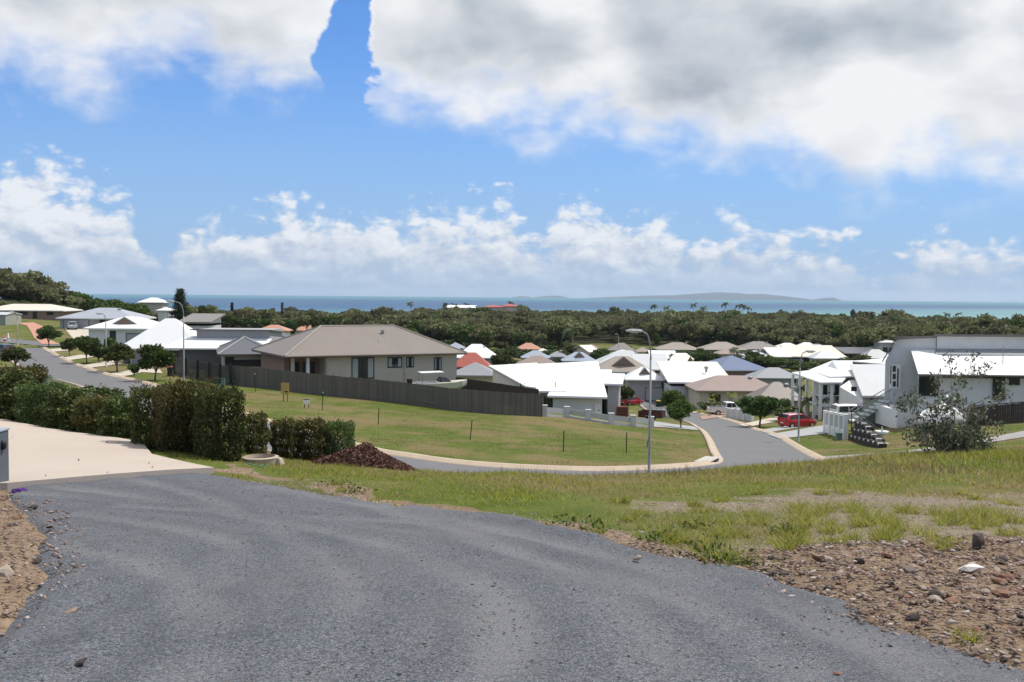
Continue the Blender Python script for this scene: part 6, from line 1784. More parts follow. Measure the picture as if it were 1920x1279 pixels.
# ------------------------------------------------------------------ vehicles
def car(name, p, rz, label, paint, L=4.0, Wd=1.7, H=1.46, kind='hatch', cat='car', group=None):
    e = empty(name, p, rz)                     # nose towards +x
    h = L / 2; w_ = Wd / 2; sill = .22; belt = H * .62
    if kind == 'hatch': body = [(-h, .42, .80, .80), (-h + .08, .24, .92, .92), (-h + .45, sill, belt, .98), (-.3, sill, belt, 1), (.55, sill, belt * .99, 1), (h - .75, sill, belt * .90, .99), (h - .2, .25, .72, .90), (h, .36, .58, .74)]
    elif kind == 'ute': body = [(-h, .5, .98, .92), (-h + .1, .42, 1.02, .97), (-.4, .40, 1.04, 1), (.3, .38, 1.05, 1), (h - 1.3, .36, 1.02, 1), (h - .25, .36, .90, .95), (h, .45, .75, .8)]
    else: body = [(-h, .45, 1.0, .88), (-h + .08, .32, 1.08, .95), (-.3, .3, 1.12, 1), (.6, .3, 1.12, 1), (h - 1.1, .3, 1.05, 1), (h - .2, .32, .88, .93), (h, .42, .7, .8)]
    rings = []
    for x, z0, z1, k in body:
        y = w_ * k
        rings.append([(x, -y * .9, z0), (x, -y, z0 + .12), (x, -y, z1 - .16), (x, -y * .93, z1), (x, y * .93, z1), (x, y, z1 - .16), (x, y, z0 + .12), (x, y * .9, z0)])
    MB().loft(rings).build('body', paint, e, bevel=.015)
    zb = {'hatch': belt, 'ute': 1.04, 'suv': 1.1}[kind] - .03
    if kind == 'hatch': cab = [(-h + .06, .30), (-h + .40, .90), (-.55, 1.0), (.10, .98), (.55, .74), (1.22, .03)]
    elif kind == 'ute': cab = [(-.42, .2), (-.30, .96), (.3, 1), (.75, .95), (1.42, .06)]
    else: cab = [(-h + .12, .35), (-h + .3, .92), (-.5, 1), (.5, .97), (.75, .86), (1.35, .06)]
    rr_ = []
    for x, k in cab:
        z1 = zb + (H - zb) * k; yb = w_ * .92; yt = w_ * (.92 - .20 * k)
        rr_.append([(x, -yb, zb), (x, -yt, z1 - .05 * k), (x, -yt * .9, z1), (x, yt * .9, z1), (x, yt, z1 - .05 * k), (x, yb, zb)])
    cb = MB().loft(rr_).build('cabin', paint, e)
    # glass: side panes and the two screens, proud of the shell
    def sidepane(x0, x1, x2, x3, s_, nm='side_window'):
        def pt(x, k, push=.012):
            return (x, s_ * (w_ * (.92 - .20 * k) + push), zb + (H - zb) * k)
        MB().hexa([pt(x0, .10), pt(x1, .10), pt(x2, .82), pt(x3, .82)], [pt(x0, .10, -.02), pt(x1, .10, -.02), pt(x2, .82, -.02), pt(x3, .82, -.02)]).build(nm, M_GLASS, cb)
    if kind == 'hatch': sets = [(.02, .86, .40, .04), (-.90, -.06, -.04, -.80), (-h + .36, -.99, -.92, -h + .66)]
    elif kind == 'ute': sets = [(.45, 1.12, .78, .47), (-.28, .38, .40, -.22)]
    else: sets = [(.1, 1.1, .78, .12), (-.85, .02, .04, -.82), (-h + .4, -.95, -.92, -h + .5)]
    for s_ in (-1, 1):
        for q in sets: sidepane(*q, s_)
    f0, f1 = cab[-1], cab[-2]; b0, b1 = cab[0], cab[1]
    for (x0, k0), (x1, k1), sg, nm in ((f0, f1, 1, 'windscreen'), (b0, b1, -1, 'rear_window')):
        def q(x, k, t_): return (x, w_ * (.92 - .2 * k) * .86, zb + (H - zb) * k)
        xa, xb = x0 + (x1 - x0) * .08, x0 + (x1 - x0) * .92; ka, kb = k0 + (k1 - k0) * .12, k0 + (k1 - k0) * .9
        A, B = q(xa, ka, 0), q(xb, kb, 0); d = .02 * sg
        MB().hexa([(A[0] + d, -A[1], A[2] + .012), (A[0] + d, A[1], A[2] + .012), (B[0] + d, B[1], B[2] + .012), (B[0] + d, -B[1], B[2] + .012)], [(A[0] - d, -A[1], A[2] - .02), (A[0] - d, A[1], A[2] - .02), (B[0] - d, B[1], B[2] - .02), (B[0] - d, -B[1], B[2] - .02)]).build(nm, M_GLASS, cb)
    wr = .30 if kind == 'hatch' else .37
    for x in (-h + (.62 if kind == 'hatch' else .95), h - (.78 if kind == 'hatch' else .9)):
        for s_ in (-1, 1):
            t_ = MB().tube([(x, s_ * (w_ - .19), wr), (x, s_ * (w_ + .015), wr)], wr, 18).build('wheel', M_TYRE, e)
            MB().tube([(x, s_ * (w_ + .005), wr), (x, s_ * (w_ + .03), wr)], wr * .62, 12).build('rim', M_RIM, t_)
    for s_ in (-1, 1):
        MB().cbox(h - .14, s_ * w_ * .62, .60 if kind == 'hatch' else .74, .2, .34, .16).build('headlight', mat('headlight', (.6, .6, .62), .15), e)
        MB().cbox(-h + .06, s_ * w_ * .74, .74, .14, .2, .26).build('tail_light', mat('tail_light', (.30, .01, .012), .25), e)
        MB().cbox(.92 if kind == 'hatch' else .95, s_ * (w_ + .08), zb + .02, .12, .18, .13).build('mirror', paint, e)
    MB().box(-h - .012, -h + .03, -.2, .2, .50, .60).build('number_plate', M_WHITE, e)
    if kind == 'ute':
        MB().box(-h + .12, -.48, -w_ * .84, w_ * .84, .98, 1.065).build('tray', M_BLACK, e)
        MB().box(-h + .06, -.46, -w_ * .97, -w_ * .86, .98, 1.12).build('tray_side', paint, e); MB().box(-h + .06, -.46, w_ * .86, w_ * .97, .98, 1.12).build('tray_side', paint, e)
    return tag(e, label, cat, group)
P_RED = mat('car_red', (.42, .012, .02), .25, .05, coat=.8); P_WHITE = mat('car_white', (.75, .75, .75), .3, .03, coat=.6); P_SILVER = mat('car_silver', (.34, .35, .37), .3, .05, coat=.6); P_DARK = mat('car_dark', (.02, .022, .028), .3, .05, coat=.6)
def on(px, base): return hit(px, base)
car('red_hatchback', on(1495, 801), R(24), 'small red hatchback parked on the verge beside the round street tree', P_RED, 3.95)
car('white_ute', on(1362, 778), R(12), 'white dual cab ute on the brick driveway', P_WHITE, 5.0, 1.8, 1.76, 'ute', 'ute')
car('white_four_wheel_drive', on(1600, 792), R(8), 'white four wheel drive behind the white slatted fence', P_WHITE, 4.7, 1.85, 1.85, 'suv')
car('silver_car', on(136, 618), R(-70), 'silver car parked in front of the grey garage at far left', P_SILVER, 4.2, 1.75, 1.6, 'suv')
car('dark_car', on(0, 666), R(150), 'dark car at the left edge of the picture behind the dense tree', P_DARK, 4.4, 1.75, 1.46)
car('small_red_car', spot(1187, 160), R(40), 'bright red car in front of the carport behind the white skillion house', P_RED, 3.9)
car('small_white_car', spot(1490, 214), R(10), 'small white car parked in front of the long cream roofed house', P_WHITE, 4.0)

# boat under the tan house
def boat():
    p = spot(826, 96.5); e = empty('motor_boat', (p[0], p[1], p[2]), R(18))
    L = 5.4; rings = []
    for x, wd, zk, zs in ((-L / 2, .92, .55, 1.32), (-L * .3, 1.0, .50, 1.32), (0, 1.02, .50, 1.36), (L * .22, .92, .56, 1.42), (L * .38, .62, .72, 1.50), (L * .49, .10, 1.05, 1.56)):
        rings.append([(x, 0, zk), (x, -wd * .85, zk + .28), (x, -wd, zs), (x, -wd * .9, zs + .03), (x, wd * .9, zs + .03), (x, wd, zs), (x, wd * .85, zk + .28)])
    MB().loft(rings).build('hull', mat('boat_cream', (.62, .58, .47), .35), e, bevel=.01)
    MB().box(-L * .42, L * .1, -.8, .8, 1.36, 1.42).build('deck', M_WHITE, e)
    MB().hexa([(-.2, -.75, 1.42), (1.0, -.7, 1.42), (1.0, .7, 1.42), (-.2, .75, 1.42)], [(0, -.6, 1.85), (.5, -.5, 1.85), (.5, .5, 1.85), (0, .6, 1.85)]).build('windscreen', M_GLASS, e)
    MB().slab([(-2.0, -.85, 2.35), (.2, -.85, 2.4), (.2, .85, 2.4), (-2.0, .85, 2.35)], .07).build('canopy', M_WHITE, e)
    for x in (-1.9, .1):
        for y in (-.78, .78): MB().tube([(x, y, 1.36), (x, y, 2.3)], .025, 6).build('canopy_post', M_STEEL, e)
    MB().hexa([(-L / 2 - .45, -.2, .7), (-L / 2 - .02, -.2, .7), (-L / 2 - .02, .2, .7), (-L / 2 - .45, .2, .7)], [(-L / 2 - .5, -.22, 1.75), (-L / 2 - .05, -.22, 1.75), (-L / 2 - .05, .22, 1.75), (-L / 2 - .5, .22, 1.75)]).build('outboard_motor', M_BLACK, e, bevel=.03)
    MB().box(-L / 2, L / 2 + .8, -.06, .06, .36, .46).build('trailer_beam', M_STEEL, e)
    for y in (-.9, .9):
        MB().tube([(-.6, y - .1, .3), (-.6, y + .1, .3)], .3, 16).build('trailer_wheel', M_TYRE, e)
    tag(e, 'cream motor boat on a trailer under the tan house', 'boat')
boat()
# cage trailer on the road bend
def trailer():
    p = on(1222, 790); e = empty('cage_trailer', p, R(-24))
    mm = mat('trailer_rust', (.075, .028, .022), .8, .4)
    MB().box(-1.3, 1.3, -.72, .72, .45, .55).build('bed', M_BLACK, e)
    for s_ in (-1, 1):
        MB().box(-1.3, 1.3, s_ * .74 - .02, s_ * .74 + .02, .5, 1.15).build('side', mm, e)
        MB().tube([(-.1, s_ * .84, .32), (-.1, s_ * 1.02, .32)], .32, 16).build('wheel', M_TYRE, e)
        MB().box(-.5, .3, s_ * .93 - .1, s_ * .93 + .1, .66, .70).build('mudguard', M_STEEL, e)
    MB().box(-1.32, -1.28, -.72, .72, .5, 1.1).build('tailgate', mm, e); MB().box(1.28, 1.32, -.72, .72, .5, 1.1).build('front_gate', mm, e)
    for x in np.linspace(-1.3, 1.3, 6):
        for s_ in (-1, 1): MB().tube([(x, s_ * .74, 1.1), (x, s_ * .74, 1.5)], .018, 5).build('cage_post', M_STEEL, e)
    for s_ in (-1, 1): MB().tube([(-1.3, s_ * .74, 1.5), (1.3, s_ * .74, 1.5)], .02, 5).build('cage_rail', M_STEEL, e)
    MB().tube([(1.3, .5, .48), (2.4, 0, .46)], .04, 6).build('drawbar', M_STEEL, e); MB().tube([(1.3, -.5, .48), (2.4, 0, .46)], .04, 6).build('drawbar', M_STEEL, e)
    tag(e, 'dark cage trailer standing behind the pale rendered fence', 'trailer')
trailer()
p = spot(1170, 100); e = empty('timber_stack', p, .1)
for k in range(4):
    MB().box(-.62 + .03 * k, .55, -.35, .35, .35 + .25 * k, .54 + .25 * k).build('board', mat('stack_red', (.16, .05, .04), .8), e)
for x in (-.5, .35): MB().box(x, x + .1, -.3, .3, -.3, .35).build('bearer', M_TIMBER, e)
tag(e, 'stack of dark red boards at the right corner of the white skillion house', 'timber')
# covered boat by the big white house
p = spot(1772, 73); e = empty('covered_boat', p, R(20))
rings = []
for x, wd, z1 in ((-2.1, .25, .9), (-1.7, .8, 1.35), (-.8, 1.0, 1.75), (.2, 1.0, 2.0), (1.0, .9, 1.7), (1.7, .6, 1.2), (2.2, .1, .95)):
    rings.append([(x, -wd, .55), (x, -wd * .95, .55 + (z1 - .55) * .5), (x, -wd * .5, .55 + (z1 - .55) * .92), (x, 0, z1), (x, wd * .5, .55 + (z1 - .55) * .92), (x, wd * .95, .55 + (z1 - .55) * .5), (x, wd, .55)])
MB().loft(rings).build('cover', mat('white_canvas', (.72, .72, .72), .7, .12, 2, .5, 6), e, True)
MB().box(-2.0, 2.4, -.08, .08, .4, .5).build('trailer_beam', M_STEEL, e)
for y in (-.8, .8): MB().tube([(-.4, y - .1, .3), (-.4, y + .1, .3)], .3, 14).build('trailer_wheel', M_TYRE, e)
tag(e, 'white covered boat behind the gum sapling', 'boat')

# ------------------------------------------------------------------ steps, glass stair, birdbath by the big white house
def stone_steps():
    a = hit(1590, 824)[:2]; b_ = hit(1648, 841)[:2]
    d = b_ - a; L_ = np.linalg.norm(d); rz = math.atan2(d[1], d[0])
    e = empty('retaining_wall', (a[0], a[1], gz(*a)), rz)
    za = 0.0; zb = gz(*b_) - gz(*a)
    mm = mat('dark_block', (.045, .040, .036), .95, .4, 4, .5, 12); mw = mat('white_edge_block', (.55, .54, .52), .8)
    n = 7
    for c in range(3):
        for i in range(n):
            x0 = L_ * i / n; z0 = za + (zb - za) * i / n
            top = 1.45 * (1 - i / n) + .12
            if c * .5 > top: continue
            hh = min(.46, top - c * .5 + .12)
            b = MB().box(x0 + .02, x0 + L_ / n - .02, c * .22, c * .22 + .5, z0 + c * .5 - (.4 if c == 0 else 0), z0 + c * .5 + hh).build('block', mm, e, bevel=.03)
            MB().box(x0 + L_ / n - .34, x0 + L_ / n - .05, c * .22 - .05, c * .22 + .3, z0 + c * .5 + hh - .10, z0 + c * .5 + hh + .015).build('corner_stone', mw, b)
    tag(e, 'dark block retaining wall with white corner stones stepping down the lawn', 'retaining wall')
stone_steps()
def glass_stair():
    lo_ = hit(1612, 806); 
    e = empty('glass_stair', lo_, 0); o = np.array(lo_)
    A = at(1600, 792, lo_[1]) - o; B = at(1664, 749, lo_[1] + 1.5) - o
    for i in range(7):
        q = A + (B - A) * (i + .5) / 7
        MB().box(q[0] - .40, q[0] + .16, q[1] - .55, q[1] + .55, q[2] - .07, q[2] + .07).build('tread', M_WHITE, e)
    for y in (-.52, .52):
        MB().tube([tuple(A + (-.2, y, -.15)), tuple(B + (.1, y, -.15))], .06, 6).build('stringer', M_STEEL, e)
        MB().tube([tuple(A + (-.2, y, .95)), tuple(B + (.1, y, .95))], .035, 6).build('handrail', M_STEEL, e)
    MB().hexa([tuple(A + (-.1, -.53, .08)), tuple(B + (0, -.53, .08)), tuple(B + (0, -.53, .88)), tuple(A + (-.1, -.53, .88))], [tuple(A + (-.1, -.515, .08)), tuple(B + (0, -.515, .08)), tuple(B + (0, -.515, .88)), tuple(A + (-.1, -.515, .88))]).build('glass_panel', MATS['green_glass'], e)
    for k, (px, py) in enumerate(((1597, 770), (1612, 782), (1628, 794), (1646, 806))):
        q = at(px, py, lo_[1] - 2 - k) - o; zb_ = gz(q[0] + o[0], q[1] + o[1]) - o[2]
        MB().tube([(q[0], q[1], zb_ - .2), tuple(q)], .035, 6).build('post', M_BLACK, e)
    q0, q1 = at(1597, 768, lo_[1] - 2) - o, at(1648, 806, lo_[1] - 5) - o
    MB().tube([tuple(q0), tuple(q1)], .05, 6).build('handrail', M_BLACK, e)
    w0, w1 = at(1618, 800, lo_[1] + 2.0) - o, at(1664, 768, lo_[1] + 2.0) - o
    MB().box(w0[0], w1[0], w0[1], w0[1] + .2, w0[2] - .8, w1[2]).build('back_wall', mat('grey_green_wall', (.20, .24, .22), .6), e)
    tag(e, 'glass sided outdoor stair with white treads up to the big white house', 'staircase')
glass_stair()
p = hit(1653, 833); e = empty('bird_bath', p)
MB().cbox(.1, 0, -.05, 1.1, .6, .12).build('slab', M_CONC, e)
MB().lathe([(.2, .07), (.12, .2), (.1, .55), (.16, .62)], 14).build('pedestal', M_WHITE, e, True)
MB().lathe([(.18, .6), (.38, .72), (.45, .92), (.41, .92), (.3, .80), (.02, .76)], 18).build('bowl', M_WHITE, e, True)
MB().lathe([(.05, .76), (.09, .95), (.04, 1.08), (.06, 1.16), (.01, 1.24)], 10).build('figure', mat('verdigris', (.35, .48, .44), .6), e, True)
tag(e, 'white bird bath on a slab at the foot of the block wall', 'bird bath')

# ------------------------------------------------------------------ near left: post, purple cloth, ring, hose, mulch heap
p = hit(2, 917, 0); e = empty('gate_post', (p[0] - .05, p[1], p[2]))
hh = at(2, 806, p[1])[2] - p[2]
MB().box(-.30, .09, -.15, .2, -.2, hh - .03).build('post', mat('blue_grey_render', (.10, .115, .135), .7, .12), e, bevel=.01)
MB().box(-.32, .105, -.17, .22, hh - .028, hh + .01).build('cap', mat('post_cap', (.32, .36, .40), .5), e, bevel=.008)
MB().lathe([(.03, 0), (.055, .03), (.055, .12), (.03, .15)], 14, (.10, -.02, hh - .33)).build('bell', M_BLACK, e, True)
tag(e, 'blue grey rendered gate post at the left edge of the driveway', 'post')
p = hit(38, 925); e = empty('purple_cloth', (p[0], p[1], p[2] + .03), .3)
rng = np.random.default_rng(4)
bm = bmesh.new(); bmesh.ops.create_icosphere(bm, subdivisions=3, radius=.1)
for v in bm.verts:
    n_ = 1 + .25 * math.sin(v.co.x * 60 + v.co.y * 25) * math.cos(v.co.y * 50) + random.uniform(-.05, .05)
    v.co = Vector((v.co.x * n_ * 1.15, v.co.y * n_ * .8, max(-.02, v.co.z * n_ * .55)))
me = bpy.data.meshes.new('purple_cloth'); bm.to_mesh(me); bm.free(); me.materials.append(mat('purple_fabric', (.085, .03, .19), .8))
link('cloth', me, e); tag(e, 'crumpled purple cloth on the gravel beside the concrete edge', 'cloth')
p = hit(488, 868); e = empty('concrete_ring', (p[0], p[1], p[2]))
MB().lathe([(.43, -.15), (.44, .1), (.45, .15), (.36, .17), (.34, .1), (.33, .05)], 32).build('ring', mat('ring_concrete', (.40, .33, .25), .9, .3, 3, .4, 20), e)
MB().lathe([(.33, .02), (.18, .075), (.02, .08)], 24).build('soil', mat('ring_soil', (.20, .14, .11), .95, .4, 8, .6, 30), e)
MB().hexa([(.36, -.12, -.05), (.55, -.2, -.05), (.6, .1, -.05), (.42, .18, -.05)], [(.38, -.1, .12), (.5, -.16, .15), (.54, .06, .11), (.44, .12, .14)]).build('broken_piece', MATS['ring_concrete'], e, bevel=.02)
tag(e, 'low round concrete ring filled with soil at the hedge end', 'concrete ring')
hp = [hit(*q) for q in ((462, 871), (474, 874), (486, 877), (496, 874), (505, 877))]
e = empty('garden_hose', hp[0]); MB().tube([tuple(q - hp[0] + (0, 0, .03)) for q in hp], .016, 6).build('hose', mat('hose_green', (.08, .38, .26), .4), e, True)
tag(e, 'short piece of bright green hose lying in front of the concrete ring', 'hose')

def mulch():
    p = spot(690, 27.2); e = empty('mulch_heap', p); rng = np.random.default_rng(9)
    w_, d_, h_ = 2.95, 1.7, .62
    def hgt(x, y):
        r = np.hypot(x / (w_ / 2), y / (d_ / 2)); pk = np.exp(-((x + .25) / 1.0) ** 2)
        return h_ * np.clip(1 - r, 0, 1) ** .85 * (.75 + .35 * pk) * (1 + .12 * vnoise(x, y, .35, 2)) 
    def base(x, y): return ground(x + p[0], y + p[1]) - p[2]
    n = 44; gx, gy = np.meshgrid(np.linspace(-w_ / 2, w_ / 2, n), np.linspace(-d_ / 2, d_ / 2, n), indexing='ij')
    z = base(gx, gy) + hgt(gx, gy) - .03
    i = np.arange(n - 1)[:, None] * n + np.arange(n - 1)[None, :]
    link('mound', npmesh('mound', np.stack([gx, gy, z], -1).reshape(-1, 3), np.stack([i, i + n, i + n + 1, i + 1], -1).reshape(-1, 4), mat('mulch_base', (.10, .055, .04), .95, .5, 12, .8, 40), True), e)
    m = 7500; x = rng.uniform(-w_ / 2, w_ / 2, m) * 1.04; y = rng.uniform(-d_ / 2, d_ / 2, m) * 1.04; k = np.hypot(x / w_ * 2, y / d_ * 2) < 1.03; x, y = x[k], y[k]
    P3 = np.stack([x, y, base(x, y) + hgt(x, y) + rng.uniform(-.005, .035, len(x))], 1)
    v, f = leaves(P3, .075, rng, 0, .5)
    tag(link('chips', npmesh('chips', v, f, leafmat('bark_chips', [(.08, .042, .028), (.17, .085, .05), (.25, .135, .078), (.38, .27, .18)], .02, .8)), e), kind='stuff')
    tag(e, 'heap of reddish brown bark mulch on the grass beside the small shrubs', 'mulch heap')
mulch()

# ------------------------------------------------------------------ rocks
def rock_meshes(n, mats_):
    out = []
    for k in range(n):
        bm = bmesh.new(); bmesh.ops.create_icosphere(bm, subdivisions=1, radius=.5)
        rg = random.Random(k + 40)
        for v in bm.verts:
            v.co *= rg.uniform(.72, 1.12)
        for q in range(3):
            nn = Vector((rg.uniform(-1, 1), rg.uniform(-1, 1), rg.uniform(-1, 1))).normalized()
            bmesh.ops.bisect_plane(bm, geom=bm.verts[:] + bm.edges[:] + bm.faces[:], plane_co=nn * rg.uniform(.26, .38), plane_no=nn, clear_outer=True)
            bmesh.ops.holes_fill(bm, edges=[e for e in bm.edges if e.is_boundary], sides=0)
        bmesh.ops.triangulate(bm, faces=[f for f in bm.faces if len(f.verts) > 4])
        bmesh.ops.recalc_face_normals(bm, faces=bm.faces[:])
        me = bpy.data.meshes.new('rock'); bm.to_mesh(me); bm.free(); me.materials.append(mats_[k % len(mats_)]); out.append(me)
    return out
RKM = [mat('rock_brown', (.19, .125, .088), .9, .4, 4, .4, 25), mat('rock_tan', (.29, .205, .145), .9, .4, 4, .4, 25), mat('rock_dark', (.085, .066, .055), .9, .4, 4, .4, 25), mat('rock_red', (.22, .115, .075), .9, .4, 4, .4, 25), mat('rock_pale', (.36, .29, .23), .9, .3, 4, .4, 25)]
ROCKS = rock_meshes(15, RKM)
def rock(x, y, s, k, label, group=None, name='rock', sink=.32, flat=.5, m=None):
    z = float(surf(np.array([x]), np.array([y]))[0]) + (.03 if sdist(np.array(x), np.array(y), GRAVEL) > 0 else 0)
    me = ROCKS[k % len(ROCKS)]
    if m: me = me.copy(); me.materials.clear(); me.materials.append(m)
    o = link(name, me, None, (x, y, z + s * flat * (.5 - sink)), (random.uniform(-.5, .5), random.uniform(-.5, .5), random.uniform(0, 6)), (s * random.uniform(.9, 1.4), s * random.uniform(.7, 1.0), s * flat * random.uniform(.7, 1.1)))
    return tag(o, label, 'rock', group)
def rr_(px, py, s, k, lab, m=None, flat=.7, group=None): 
    p = hit(px, py); return rock(p[0], p[1], s, k, lab, group, 'rock', .25, flat, m)
rr_(1834, 1030, .22, 2, 'dark upright rock at the right end of the stony grass', RKM[2], 1.1)
rr_(1822, 1074, .31, 4, 'white flat rock among the brown rubble', mat('rock_white', (.72, .68, .62), .8), .5)
rr_(1194, 1057, .12, 4, 'pale tan stone lying on the gravel near its right edge', RKM[4], .7)
rr_(1752, 1133, .16, 7, 'dark brown rock in front of the rubble', RKM[2], .8)
rr_(1706, 1080, .19, 2, 'squat grey rock in the middle of the rubble', mat('rock_grey', (.17, .135, .115), .9), .7)
rr_(1885, 1088, .20, 3, 'rust brown rock near the right edge of the picture', RKM[3], .7)
rr_(846, 887, .20, 1, 'flat brown stone on the grass lip before the road', RKM[1], .4)
rr_(1570, 1280, .08, 1, 'small orange stone at the bottom edge of the gravel', RKM[3], .5)
rr_(132, 1160, .12, 8, 'flat tan stone by the crack on the left of the gravel', RKM[1], .4)
rr_(150, 1265, .14, 7, 'grey flat stone at the bottom left of the gravel', RKM[2], .35)
rng = np.random.default_rng(21)
def scatter_in(poly, n, seed, margin=0.0, far=1990):
    rg = np.random.default_rng(seed); q = np.array(poly); out = []
    while len(out) < n:
        x = rg.uniform(q[:, 0].min(), q[:, 0].max(), n * 3); y = rg.uniform(q[:, 1].min(), q[:, 1].max(), n * 3)
        px = 960 + F * x / np.maximum(y, .1)
        ok = (sdist(x, y, poly) > margin) & (y > 4) & (px > -60 - (far - 1990)) & (px < far)
        out += list(zip(x[ok], y[ok]))
    return np.array(out[:n])
def rock_label(x, y, s_, k, kind):
    tone = ('brown', 'tan', 'dark', 'rust red', 'pale')[(k % 15) % 5]; size = 'large' if s_ > .14 else 'small' if s_ < .08 else 'fist sized'
    px = 960 + F * x / y; d = float(-sdist(np.array(x), np.array(y), GRAVEL))
    if kind == 'stone': where = 'on the dirt ' + ('nearest the driveway slab' if y > 13 else 'halfway down the left edge' if y > 9.5 else 'at the lower left corner')
    else: where = 'beside the gravel edge' if d < .7 else 'at the right edge of the picture' if px > 1780 else 'under the stony grass' if y > 9.6 else 'in the middle of the rubble'
    return '%s %s %s %s' % (size, tone, kind, where)
for i, (x, y) in enumerate(scatter_in(RUBBLE, 235, 5)):
    s_ = float(np.clip(rng.lognormal(-2.45, .42), .05, .22))
    rock(x, y, s_, i, rock_label(x, y, s_, i, 'rubble rock'), 'rubble rocks right of the gravel')
for i, (x, y) in enumerate(scatter_in(DIRTL, 55, 6)):
    s_ = float(np.clip(rng.lognormal(-2.5, .45), .05, .2))
    rock(x, y, s_, i + 3, rock_label(x, y, s_, i + 3, 'stone'), 'stones on the dirt left of the gravel')

ORD = ['', 'second', 'third', 'fourth', 'fifth', 'sixth', 'seventh', 'eighth', 'ninth', 'tenth', 'eleventh', 'twelfth', 'thirteenth', 'fourteenth', 'fifteenth', 'sixteenth']
_by = {}
for o in COL.objects:
    if o.get('category') == 'rock': _by.setdefault(o['label'], []).append(o)
for lab, os_ in _by.items():
    if len(os_) > 1:
        for i, o in enumerate(sorted(os_, key=lambda q: q.location.x / q.location.y)):
            o['label'] = ('leftmost ' + lab) if i == 0 else ('%s from left, %s' % (ORD[min(i, 15)], lab))

def pebbles(name, pts, sizes, m, label, zoff=.0):
    n = len(pts); rg = np.random.default_rng(len(pts))
    base = np.array([(1, 0, 0), (0, 1, 0), (-1, 0, 0), (0, -1, 0), (.2, .1, .9), (-.1, .2, -.9)], float)
    fc = np.array([(0, 1, 4), (1, 2, 4), (2, 3, 4), (3, 0, 4), (1, 0, 5), (2, 1, 5), (3, 2, 5), (0, 3, 5)])
    a = rg.uniform(0, 6.28, n); c, s_ = np.cos(a), np.sin(a)
    v = base[None] * rg.uniform(.45, 1.4, (n, 6, 1)) * np.array([1.15, .75, .42]) * sizes[:, None, None] * .5
    tl = rg.normal(0, .35, n)
    x = v[..., 0] * c[:, None] - v[..., 1] * s_[:, None]; y = v[..., 0] * s_[:, None] + v[..., 1] * c[:, None]; z = v[..., 2] + x * tl[:, None]
    zz = surf(pts[:, 0], pts[:, 1]) + zoff
    V = np.stack([x + pts[:, None, 0], y + pts[:, None, 1], z + zz[:, None] + sizes[:, None] * .08], -1).reshape(-1, 3)
    f = (np.arange(n)[:, None, None] * 6 + fc[None]).reshape(-1, 3)
    return tag(link(name, npmesh(name, V, f, m)), label, 'stones', kind='stuff')
stonem = leafmat('mixed_stones', [(.11, .085, .065), (.21, .165, .12), (.30, .24, .18), (.25, .165, .115), (.48, .42, .36)], 0.0, .9, 0)
def near_gravel_edge(n, seed):
    rg = np.random.default_rng(seed); ln = catmull(GP, .05); i = rg.integers(0, len(ln), n)
    return ln[i] + rg.normal(0, .22, (n, 2)) + np.array([.12, .15])
pts = np.concatenate([scatter_in(RUBBLE, 11000, 7, -.2, 2500), scatter_in(DIRTL, 4000, 8, -.35, 2300)])
sz = np.clip(np.random.default_rng(2).lognormal(-3.55, .55, len(pts)), .012, .09)
pebbles('rubble_stones', pts, sz, stonem, 'small brown broken stones covering the bare dirt', .02)
pts = np.concatenate([scatter_in(SPARSE, 9000, 9, 0, 2400), near_gravel_edge(2600, 3)])
pebbles('gravelly_soil', pts, np.clip(np.random.default_rng(3).lognormal(-3.75, .4, len(pts)), .01, .05), leafmat('pale_grit', [(.16, .12, .095), (.26, .21, .17), (.38, .32, .27), (.55, .50, .45)], 0, .9, 0), 'pale grit scattered through the thin grass', .0)
gpts = scatter_in([p for p in GRAVEL], 9000, 12, .05)
wgt = np.random.default_rng(5).random(len(gpts)) < np.clip(7.0 / np.hypot(gpts[:, 0], gpts[:, 1]), 0, 1)
gpts = gpts[wgt]
pebbles('loose_gravel', gpts, np.clip(np.random.default_rng(4).lognormal(-4.1, .35, len(gpts)), .009, .04), leafmat('gravel_chips', [(.04, .046, .056), (.10, .108, .12), (.17, .178, .19), (.30, .295, .285), (.13, .075, .055)], 0, .85, 0), 'loose blue grey gravel chips on the drive', .032)

# ------------------------------------------------------------------ grass
def blades(name, x, y, hgt, wid, m, label, lean=.35, seed=0, dz=0.0):
    n = len(x); rg = np.random.default_rng(seed); z = surf(x, y) + dz
    a = rg.uniform(0, 6.283, n); dx_, dy_ = np.cos(a) * wid * .5, np.sin(a) * wid * .5
    b_ = rg.uniform(0, 6.283, n); L_ = hgt * rg.uniform(.05, lean * 2, n)
    V = np.stack([np.stack([x - dx_, y - dy_, z - .02], 1), np.stack([x + dx_, y + dy_, z - .02], 1), np.stack([x + np.cos(b_) * L_, y + np.sin(b_) * L_, z + hgt * np.sqrt(np.clip(1 - lean * .3, .3, 1))], 1)], 1).reshape(-1, 3)
    return tag(link(name, npmesh(name, V, np.arange(3 * n).reshape(-1, 3), m)), label, 'grass', kind='stuff')
def field(n, seed, lo_, hi_, pxr=(-120, 2250)):
    rg = np.random.default_rng(seed); r = np.sqrt(rg.random(n) * (hi_ ** 2 - lo_ ** 2) + lo_ ** 2)
    px = rg.uniform(pxr[0], pxr[1], n); x = (px - 960) / F * r; return x, r.copy(), rg
G_FRESH = leafmat('grass_fresh', [(.15, .175, .020), (.25, .275, .032), (.33, .345, .05), (.42, .40, .085)], .6, .6, 0)
G_DRY = leafmat('grass_dry', [(.28, .22, .085), (.40, .32, .14), (.50, .41, .22), (.32, .23, .12)], .55, .7, 0)
x, y, rg = field(395000, 1, 8.5, 37)
